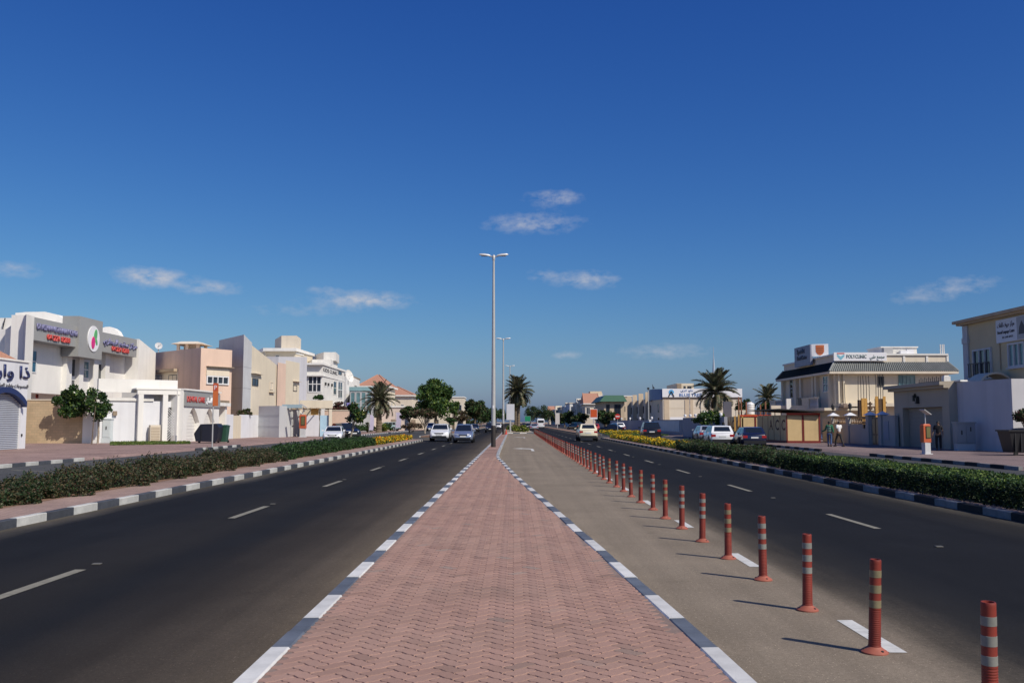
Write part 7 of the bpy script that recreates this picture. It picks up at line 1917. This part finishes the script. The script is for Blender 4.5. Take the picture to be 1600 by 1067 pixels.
# ================================================================ VEGETATION
def bed_points(x0, x1, y0, y1, zfun, n):
    x = rng.uniform(x0, x1, n); y = rng.uniform(y0, y1, n); z = zfun(x, y) * (1 - rng.random(n) ** 2.2 * .95); return np.stack([x, y, z + .13], 1)
def hedge(name, label, x0, x1, y0, y1, h, mats, weights, n, leaf=.05, bumpy=.25, freq=1.4, group='roadside hedges', stems=True, edge=.18, sun_top_mats=None, shoots=0, boxy=0):
    t = thing(name, label, 'hedge', ((x0 + x1) / 2, (y0 + y1) / 2, .13), group)
    ph = rng.uniform(0, 6.28, 8)
    def hf(x, y):
        v = sum(np.sin(y * freq * (1 + .63 * i) + ph[i] + x * (.7 + i)) / (1 + .5 * i) for i in range(5)) / 2.3
        e = np.minimum(np.minimum(x - x0, x1 - x), .5) / .5; ey = np.clip(np.minimum(y - y0, y1 - y) / .5, 0, 1)
        return h * (1 - bumpy * .5 + bumpy * v) * np.clip(.55 + boxy + (.45 - boxy) * np.sqrt(np.clip(e * 2.2, 0, 1)), 0, 1) * np.sqrt(np.clip(ey, .05, 1))
    def side(y, k): return edge * np.sin(y * freq * 1.3 + ph[k]) * .5 + edge * .5 * np.sin(y * freq * 3.1 + ph[k + 1])
    # outer skin: top plus both sides and ends, jittered; some inner fill
    m1 = int(n * .52); x = rng.uniform(x0, x1, m1); y = rng.uniform(y0, y1, m1)
    top = np.stack([x, y, hf(x, y) * rng.uniform(.80, 1.04, m1)], 1)
    m2 = int(n * .48); y = rng.uniform(y0, y1, m2); s = rng.random(m2) < .62
    near = x0 if x0 > 0 else x1; far = x1 if x0 > 0 else x0
    xs = np.where(s, near, far); inward = np.sign((x0 + x1) / 2 - xs)
    xx = xs + inward * np.abs(rng.normal(0, .10, m2)) + inward * side(y, 2)
    hz_ = hf(np.clip(xs + inward * .22, x0, x1), y)
    sd = np.stack([xx, y, hz_ * rng.random(m2) ** .8], 1)
    P = np.concatenate([top, sd])
    if shoots:   # loose shoots standing out of the top and the street side
        sx = rng.uniform(x0 + .1, x1 - .1, shoots); sy = rng.uniform(y0 + .1, y1 - .1, shoots); sl = rng.uniform(.06, .24, shoots); q = np.linspace(0, 1, 9)
        lx = rng.normal(0, .06, shoots); ly = rng.normal(0, .06, shoots); b_ = hf(sx, sy) * .96
        P = np.concatenate([P, np.stack([(sx[:, None] + lx[:, None] * q).ravel(), (sy[:, None] + ly[:, None] * q).ravel(), (b_[:, None] + sl[:, None] * q).ravel()], 1) + rng.normal(0, .012, (shoots * 9, 3))])
    P[:, 2] += .13
    leaf_mesh('foliage', P[m1:] if sun_top_mats else P, leaf, mats, weights, t, asp=.5)
    if sun_top_mats: leaf_mesh('sun_toned_top_leaves', P[:m1], leaf, sun_top_mats, None, t, asp=.45)  # lighter leaves on top: sunlight put into the leaf colour
    # woody stems inside
    mb = MB(); k = int((y1 - y0) * 5)
    for _ in range(min(k, 260)):
        bx = rng.uniform(x0 + .15, x1 - .15); by_ = rng.uniform(y0 + .1, y1 - .1); hh = float(hf(np.array([bx]), np.array([by_]))[0])
        mb.tube([(bx, by_, .1), (bx + rng.normal(0, .08), by_ + rng.normal(0, .1), .13 + hh * .9)], [.016, .006], 4, 0, False)
    put('stems', mb, BARK, t)
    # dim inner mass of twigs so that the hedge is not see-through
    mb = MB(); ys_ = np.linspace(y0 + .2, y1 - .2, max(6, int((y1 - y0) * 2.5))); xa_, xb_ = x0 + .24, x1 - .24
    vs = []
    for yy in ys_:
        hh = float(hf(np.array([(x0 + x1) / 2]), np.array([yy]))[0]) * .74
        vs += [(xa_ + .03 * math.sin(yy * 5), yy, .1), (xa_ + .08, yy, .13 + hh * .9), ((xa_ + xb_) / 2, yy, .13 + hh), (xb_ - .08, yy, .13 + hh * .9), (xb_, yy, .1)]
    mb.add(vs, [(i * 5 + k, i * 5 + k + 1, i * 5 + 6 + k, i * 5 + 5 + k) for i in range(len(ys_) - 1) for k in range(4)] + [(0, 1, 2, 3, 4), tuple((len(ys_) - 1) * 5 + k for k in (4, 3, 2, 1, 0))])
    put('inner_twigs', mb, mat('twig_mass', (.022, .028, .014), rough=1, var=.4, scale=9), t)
    return t
# left separator
hedge('hedge', 'low straggly green and brown hedge at the left edge, lower near end', -11.15, -10.0, 12, 21.2, .40, [LF_XD, LF_DK, LF_OL, LF_GR, LF_BR], [3, 3, 3, 2, 1], 36000, .031, .55, 1.5, edge=.35, shoots=420)
hedge('hedge', 'taller bushy olive brown hedge along the left kerb, middle stretch', -11.2, -9.95, 20.8, 40.5, .52, [LF_XD, LF_DK, LF_OL, LF_GR, LF_BR], [2, 2, 4, 2, 2], 62000, .032, .42, 1.3, edge=.45, shoots=900)
hedge('hedge', 'dense clipped dark green hedge between olive hedge and orange flowers', -11.2, -9.9, 42, 68.5, .58, [LF_DK, LF_MD, LF_XD], [5, 3, 2], 42000, .042, .14, 1.0, shoots=300)
# right separator
hedge('hedge', 'long clipped green hedge along the right kerb with shaded near side', 9.5, 11.35, 7.5, 34.0, .52, [LF_XD], [1], 70000, .034, .08, 2.2, edge=.06, boxy=.32,  sun_top_mats=[LF_LT, LF_MD, LF_DK])  # near-black side leaves under light top ones: shade and sun as leaf colour
hedge('hedge', 'loose grey green hedge between the clipped hedge and the yellow marigolds', 9.7, 11.4, 33.6, 57.0, .54, [LF_XD, LF_DK, LF_OL, LF_GR], [3, 3, 1, 1], 36000, .045, .36, 1.4, sun_top_mats=[LF_MD, LF_OL, LF_GR, LF_DK])
def flowers(name, x0, x1, y0, y1, h, n, mixw, label=None):
    P = bed_points(x0, x1, y0, y1, lambda x, y: h * (.8 + .25 * np.sin(x * 5 + y * 1.7) * np.sin(y * 2.3)), n)
    o = leaf_mesh(name, P, .07, [LF_MD, LF_YG, FL_Y, FL_O], mixw, None, asp=.8, kind='stuff')
    P2_ = bed_points(x0, x1, y0, y1, lambda x, y: h * (.9 + .25 * np.sin(x * 5 + y * 1.7) * np.sin(y * 2.3)), n // 2); P2_[:, 2] = np.maximum(P2_[:, 2], h * .75)
    leaf_mesh('flower_heads', P2_[:len(P2_) // 2], .07, [FL_Y, FL_O], [mixw[2], mixw[3]], None, asp=.95, kind='stuff')
    return o
flowers('marigold_bed', -11.1, -9.7, 68.8, 91.5, .42, 8000, [4, 2, 4, 1])
flowers('marigold_bed', 9.9, 11.6, 56.5, 99, .40, 15000, [7, 3, 3, .4])
flowers('marigold_bed', 12.6, 17.6, 127, 141, .45, 8000, [7, 3, 3, .4])
P = bed_points(12.0, 19, 116, 127, lambda x, y: .12 + 0 * x, 5000); leaf_mesh('grass_patch', P, .07, [LF_MD, LF_LT], None, None, kind='stuff')
# grass patch before the white garden wall
gx, gy = [], []
for _ in range(9000):
    f = rng.random(); px = 172 + 125 * f; py0, py1 = 691.2, 696.0 - 2.4 * f
    q = G(px, rng.uniform(py0, py1), .12); gx.append((q.x, q.y, .12 + rng.random() * .14))
leaf_mesh('grass_patch', np.array(gx), .07, [LF_MD, LF_LT, LF_YG], [3, 4, 1], None, asp=.25, kind='stuff')
P = bed_points(-30, -24, 240, 300, lambda x, y: .5 + 0 * x, 10)
# trees, left
FR = [LF_DK, LF_MD, LF_LT]
tree('frangipani_tree', 'rounded dark green tree with white flowers shading the sand block wall', (W(120, 659, 77.2).x, 77.2, .1), 4.1, (1.55, .85, 1.4), 3.25, FR, [6, 3, 1], 32, 7000, .12, .11, BARKG, fork=.93, lean=(W(111, 659, 74.6).x - W(120, 659, 77.2).x, -2.6), flowers=80, cl_r=.36, shell=.5)
tree('frangipani_tree', 'smaller white flowering tree with slim trunk beside the pale cabinet', (*G(152.5, 693, .12)[:2], .12), 4.2, (1.1, .9, 1.35), 3.0, FR, [5, 3, 1], 18, 3200, .12, .08, BARKG, fork=.5, lean=(-.15, .05), flowers=60, cl_r=.38)
t = thing('young_stem', 'thin leaning bare stem with bluish support before the white end pier', 'plant', (*G(143.5, 694, .12)[:2], .12)); b = root_of(t); mb = MB(); mb.tube([b, b + Vector((.05, 0, 1.4)), b + Vector((.18, 0, 2.9))], [.05, .04, .02], 6); put('stem', mb, BARK, t)
q = G(546, 697, .13)
tree('frangipani_tree', 'sparse small tree with purple brown lower leaves at the end of the dense hedge', (q.x, q.y, .13), 3.6, (.95, .9, 1.2), 2.3, [LF_DK, LF_MD, LF_YG, LF_BR], [4, 3, 1, 1], 20, 1500, .11, .07, BARKG, fork=.28, flowers=26, cl_r=.26, nb=10, shell=.4, lean=(.45, 0))
palm('date palm with grey green fronds on the left roadside before the tiled villas', (*G(592, 675.5, .13)[:2], .13), 5.2, 3.1, 52, .40, droop=14, skirt=6)
tree('shade_tree', 'largest bright green spreading tree on the left above the driving cars', (W(681, 659, 185).x, 185, 0), 10, (4.5, 4.2, 4.1), 6.15, [LF_DK, LF_MD, LF_LT], [3, 5, 3], 54, 12000, .25, .32, BARK, fork=.34, cl_r=.27, lean=(-.2, 0), shell=.55)
tree('shade_tree', 'small green tree leaning out of the right side of the largest tree', (W(709, 659, 205).x, 205, 0), 6, (1.7, 1.6, 1.6), 4.6, [LF_MD, LF_LT], [2, 2], 14, 1600, .22, .14, BARK, cl_r=.32)
tree('scrub_tree', 'olive green shrub tree left of the brown bare shrub tree', (W(640, 659, 150).x, 150, 0), 4.4, (2.0, 1.9, 1.3), 3.3, [LF_DK, LF_OL, LF_MD], [4, 2, 2], 18, 2600, .17, .13, BARK, fork=.4, cl_r=.34)
tree('scrub_tree', 'brown half bare branching shrub tree left of the white driving car', (W(664, 659, 148).x, 148, 0), 4.4, (2.6, 2.2, 1.35), 3.1, [LF_BR, LF_OL, LF_DK], [4, 3, 2], 24, 2300, .14, .13, BARKG, fork=.22, cl_r=.28, nb=18, shell=.3)
tree('scrub_tree', 'low dry brown shrub at the foot of the bare branching tree', (W(644, 659, 128).x, 128, .12), 2.0, (1.8, 1.4, .6), 1.0, [LF_BR, LF_OL, LF_BR], [4, 2, 2], 14, 700, .12, .06, BARKG, fork=.15, cl_r=.34, nb=14)
tree('shade_tree', 'dense rounded grey green tree standing between the cars and the lamp post', (W(742, 659, 240).x, 240, 0), 8.5, (3.1, 3.0, 3.0), 5.4, [LF_DK, LF_OL, LF_MD], [4, 3, 2], 34, 6500, .26, .28, BARK, cl_r=.3, shell=.5)
tree('scrub_tree', 'brownish tree with olive top right of the small cream outbuilding', (W(722, 659, 215).x, 215, 0), 4.5, (2.4, 2, 1.5), 3.0, [LF_BR, LF_OL, LF_DK], [3, 3, 1], 18, 1800, .2, .15, BARKG, cl_r=.33)
tree('scrub_tree', 'low green shrub tree before the cream wall left of the silver blue minivan', (W(703, 659, 205).x, 205, 0), 3.0, (1.6, 1.4, .9), 1.9, [LF_DK, LF_MD], [3, 2], 10, 900, .17, .1, BARK, cl_r=.36)
for i, (px, D, hh, r, lab) in enumerate(((762, 300, 7.2, 3.2, 'dark tree just left of the nearest lamp post'), (775, 360, 8.0, 3.4, 'dark tree peeping right of the nearest lamp post'), (786, 420, 7.4, 3.4, 'dark far tree right of the second lamp post'), (752, 420, 9, 4.2, 'far tree filling the gap behind the rounded grey green tree'), (700, 330, 8.5, 4.0, 'far tree rising behind the distant cream house'))):
    tree('shade_tree', lab, (W(px, 659, D).x, D, 0), hh, (r, r, r * .9), hh * .62, [LF_DK, LF_MD, LF_OL], [4, 2, 1], 24, 2600, .3, .25, BARK, cl_r=.33)
# bougainvillea canopy, yucca, shrubs
t = thing('bougainvillea', 'brown purple bougainvillea mass arching over the peach wall', 'shrub', (W(526, 659, 113).x, 113, .1)); P, cs = clumps((W(528, 659, 113).x, 113, 3.5), (1.75, 1.1, .75), 22, 3600, .34); leaf_mesh('foliage', P, .10, [LF_BR, LF_PU, LF_OL], [5, 2, 1], t)
P, cs = clumps((W(541, 659, 113).x, 113, 2.6), (.8, .8, 1.0), 12, 1200, .4); leaf_mesh('hanging_foliage', P, .10, [LF_BR, LF_PU, LF_OL], [5, 2, 1], t)
b = Vector((W(527, 659, 113.4).x, 113.4, 0)); mb = MB()
for c in cs[:6]: mb.tube([b, b.lerp(Vector(c), .6), Vector(c)], [.08, .05, .02], 5)
put('stem', mb, BARK, t)
t = thing('yucca', 'bright green spiky yucca clump above the beige gateway', 'plant', (W(488, 659, 116).x, 116, 3.2)); fm = frond_meshes(); b = root_of(t)
mb = MB(); mb.tube([b - UP * 3.2, b + UP * .2], .12, 8); put('trunk', mb, BARKP, t)
for i in range(22): inst(fm[i % 2], 'leaf', t, (0, 0, .1), (0, -R(75 - 4.2 * i), i * 2.4), (1.15, 1.15, 1.15))
tree('scrub_tree', 'dark green shrub leaning right of the bright yucca above the gateway', (W(500, 659, 117).x, 117, 0), 5.2, (.85, .7, .45), 4.7, [LF_DK, LF_MD], [3, 2], 9, 800, .12, .07, BARK, cl_r=.42)
for i, (px, D, lab) in enumerate(((575, 152, 'round clipped bush left of the date palm trunk'), (596, 158, 'yellowish green bush right of the date palm trunk'), (605, 170, 'dark green bush beyond the date palm before the pale teal car'), (560, 140, 'dark clipped bush beside the leaning white board'))):
    tree('bush', lab, (W(px, 659, D).x, D, .12), 1.6, (1.3, 1.0, .75), .8, [(LF_MD, LF_LT), (LF_YG, LF_MD), (LF_DK, LF_MD), (LF_DK, LF_MD)][i], None, 10, 1100, .12, .06, BARK, cl_r=.42, fork=.2, cat='bush')
for i in range(16):   # tufts along the ledge of the peach villa and walls
    pass
t = thing('balcony_plants', 'pale flowering plants along the balcony ledge of the peach villa', 'plant', (-36.5, 103.5, 4.2)); P, cs = clumps((W(258, 605, 103.5).x, 103.3, 5.0), (1.5, .3, .5), 14, 900, .35); leaf_mesh('foliage', P, .1, [LF_OL, LF_GR, LF_PU], [3, 2, 1], t)
mb = MB(); mb.box(W(240, 605, 103.5).x, W(276, 605, 103.5).x, 103.0, 103.6, 4.2, 4.6); put('planter', mb, LBEIGE, t)
t = thing('wall_shrub', 'brownish shrub leaning on the low white wall beside the grey tower', 'shrub', (W(385, 659, 101.8).x, 101.8, .1)); P, cs = clumps((W(386, 640, 101.8).x, 101.8, 2.75), (1.1, .5, .45), 12, 900, .36); leaf_mesh('foliage', P, .1, [LF_OL, LF_BR, LF_MD], [3, 2, 2], t); mb = MB(); b = Vector((W(386, 659, 101.8).x, 101.8, 0))
for c in cs[:5]: mb.tube([b, Vector(c)], [.05, .02], 5)
put('stems', mb, BARK, t)
t = thing('climbing_plant', 'sparse yellowing climber on the wall under the trellis carport', 'plant', (W(434, 659, 111).x, 111.5, .1)); P, cs = clumps((W(430, 650, 111).x, 111.3, 2.6), (1.1, .3, .9), 16, 420, .3); leaf_mesh('foliage', P, .12, [LF_OL, LF_YG, FL_Y], [3, 3, 1], t); mb = MB()
for c in cs[:5]: mb.tube([Vector((W(436, 659, 111).x, 111.3, .1)), Vector(c)], [.04, .015], 5)
put('stems', mb, BARK, t)
# median planting
palm('tall shaggy date palm standing in the central median planter', (W(810, 659, 168).x, 168, .1), 7.2, 3.0, 64, .27, droop=28, skirt=26)
for i, (px, D, r, lab) in enumerate(((801, 158, .95, 'yellow green shrub left of the median palm trunk'), (818, 159, .85, 'yellow green shrub right of the median palm trunk'), (809, 162, .8, 'yellow green shrub directly behind the board post'), (796, 165, .6, 'small yellow green shrub at the left end of the median planter'))):
    tree('planter_shrub', lab, (W(px, 659, D).x, D, .1), 1.3, (r, r * .8, .6), .62, [LF_YG, LF_MD, LF_LT], [4, 2, 2], 10, 1000, .13, .04, BARK, cl_r=.42, fork=.2, cat='shrub')
palm('second date palm further back in the median, mostly hidden by the first', (W(806, 659, 215).x, 215, .1), 7.0, 3.0, 44, .3, skirt=10)
# right side
palm('dark date palm with spreading crown behind the grey globe lamp wall', (W(1119.5, 659, 118).x, 118, 0), 5.7, 3.1, 50, .26, droop=6, skirt=5)
palm('small date palm above green bushes left of the tile roof villa', (W(1200, 659, 112).x, 112, 0), 4.6, 1.9, 34, .18, droop=4)
tree('bush', 'mid green leafy bush beneath the small date palm', (W(1203, 659, 110).x, 110, 0), 4.0, (1.7, 1.3, .8), 3.2, [LF_MD, LF_LT, LF_DK], [3, 2, 2], 14, 1700, .15, .08, BARK, cl_r=.4, cat='bush')
tree('scrub_tree', 'dark round tree behind the white water tank', (W(1162, 659, 140).x, 140, 0), 5.0, (1.3, 1.2, 1.4), 4.0, [LF_DK], None, 10, 1100, .18, .1, BARK, cl_r=.42)
q = G(1091, 687, .12)
tree('frangipani_tree', 'wide white flowering small tree before the grey globe lamp wall', (18.6, 92.5, .12), 2.8, (1.75, 1.2, .8), 2.0, [LF_DK, LF_MD, LF_LT], [3, 3, 2], 20, 2300, .12, .06, BARKG, fork=.3, flowers=70, cl_r=.32, nb=12, lean=(.4, 0))
for i, (px, D, hh, r, lab) in enumerate(((945, 222, 5.0, 2.6, 'dark tree before the green roofed building'), (955, 215, 4.0, 2.2, 'dark olive tree right of the orange advertising panel'), (905, 270, 4.6, 2.6, 'dark tree left of the pink tiled house'), (893, 290, 5.0, 2.8, 'dark blue green tree among the far right houses'), (882, 320, 5.2, 2.8, 'dark tree beside the far stepped roof house'), (874, 350, 5.4, 2.8, 'far dark tree behind the tall pale panel'), (848, 470, 10.5, 5.2, 'far dark tree above the white minibus'), (838, 520, 11, 5.5, 'far dark tree right of the median palm'), (858, 560, 10, 5.0, 'far dark tree left of the most distant red roof'), (829, 560, 12, 4.6, 'far tree seen just right of the hanging palm fronds'))):
    tree('shade_tree', lab, (W(px, 659, D).x, D, 0), hh, (r, r, hh * .42), hh * .6, [LF_DK, LF_OL, LF_MD], [4, 2, 1], 20, 1900, .3, .22, BARK, cl_r=.35)
# bougainvillea and railing at right edge
t = thing('bougainvillea', 'dark bougainvillea bush spilling over white railing at the right edge', 'shrub', (W(1596, 659, 51).x, 51, .1)); c0 = W(1598, 650, 51); P, cs = clumps((c0.x + .35, 51, c0.z), (.95, .6, .55), 16, 1700, .36); leaf_mesh('foliage', P, .075, [LF_DK, LF_PU, LF_BR], [4, 3, 1], t); mb = MB(); b = Vector((c0.x + .5, 51.2, .1))
for c in cs[:8]: mb.tube([b, b.lerp(Vector(c), .5) + UP * .3, Vector(c)], [.05, .03, .012], 5)
put('stems', mb, BARK, t)
t = thing('railing', 'white upright bar railing behind the dark bougainvillea', 'railing', (28.6, 52, .1)); mb = MB()
for i in range(14): mb.box(27.9 + i * .2, 27.96 + i * .2, 51.9, 51.96, .1, 2.1)
mb.box(27.85, 30.7, 51.88, 51.98, .4, .48); mb.box(27.85, 30.7, 51.88, 51.98, 1.9, 1.98); put('bars', mb, WHITEP, t)
# distant tree belts closing the horizon
for name, x0, x1, y, hh in (('far_tree_belt', -420, -14, 640, 8), ('far_tree_belt', 30, 420, 700, 7)):
    n = 9000; x = rng.uniform(x0, x1, n); hgt = hh * (.7 + .3 * np.sin(x * .06) * np.sin(x * .17 + 1) + .2 * np.sin(x * .5)); P = np.stack([x, y + rng.uniform(-6, 6, n), hgt * rng.random(n) ** .7], 1)
    leaf_mesh(name, P, .9, [LF_DK, LF_OL, LF_MD], [4, 2, 1], None, asp=.7, kind='stuff')
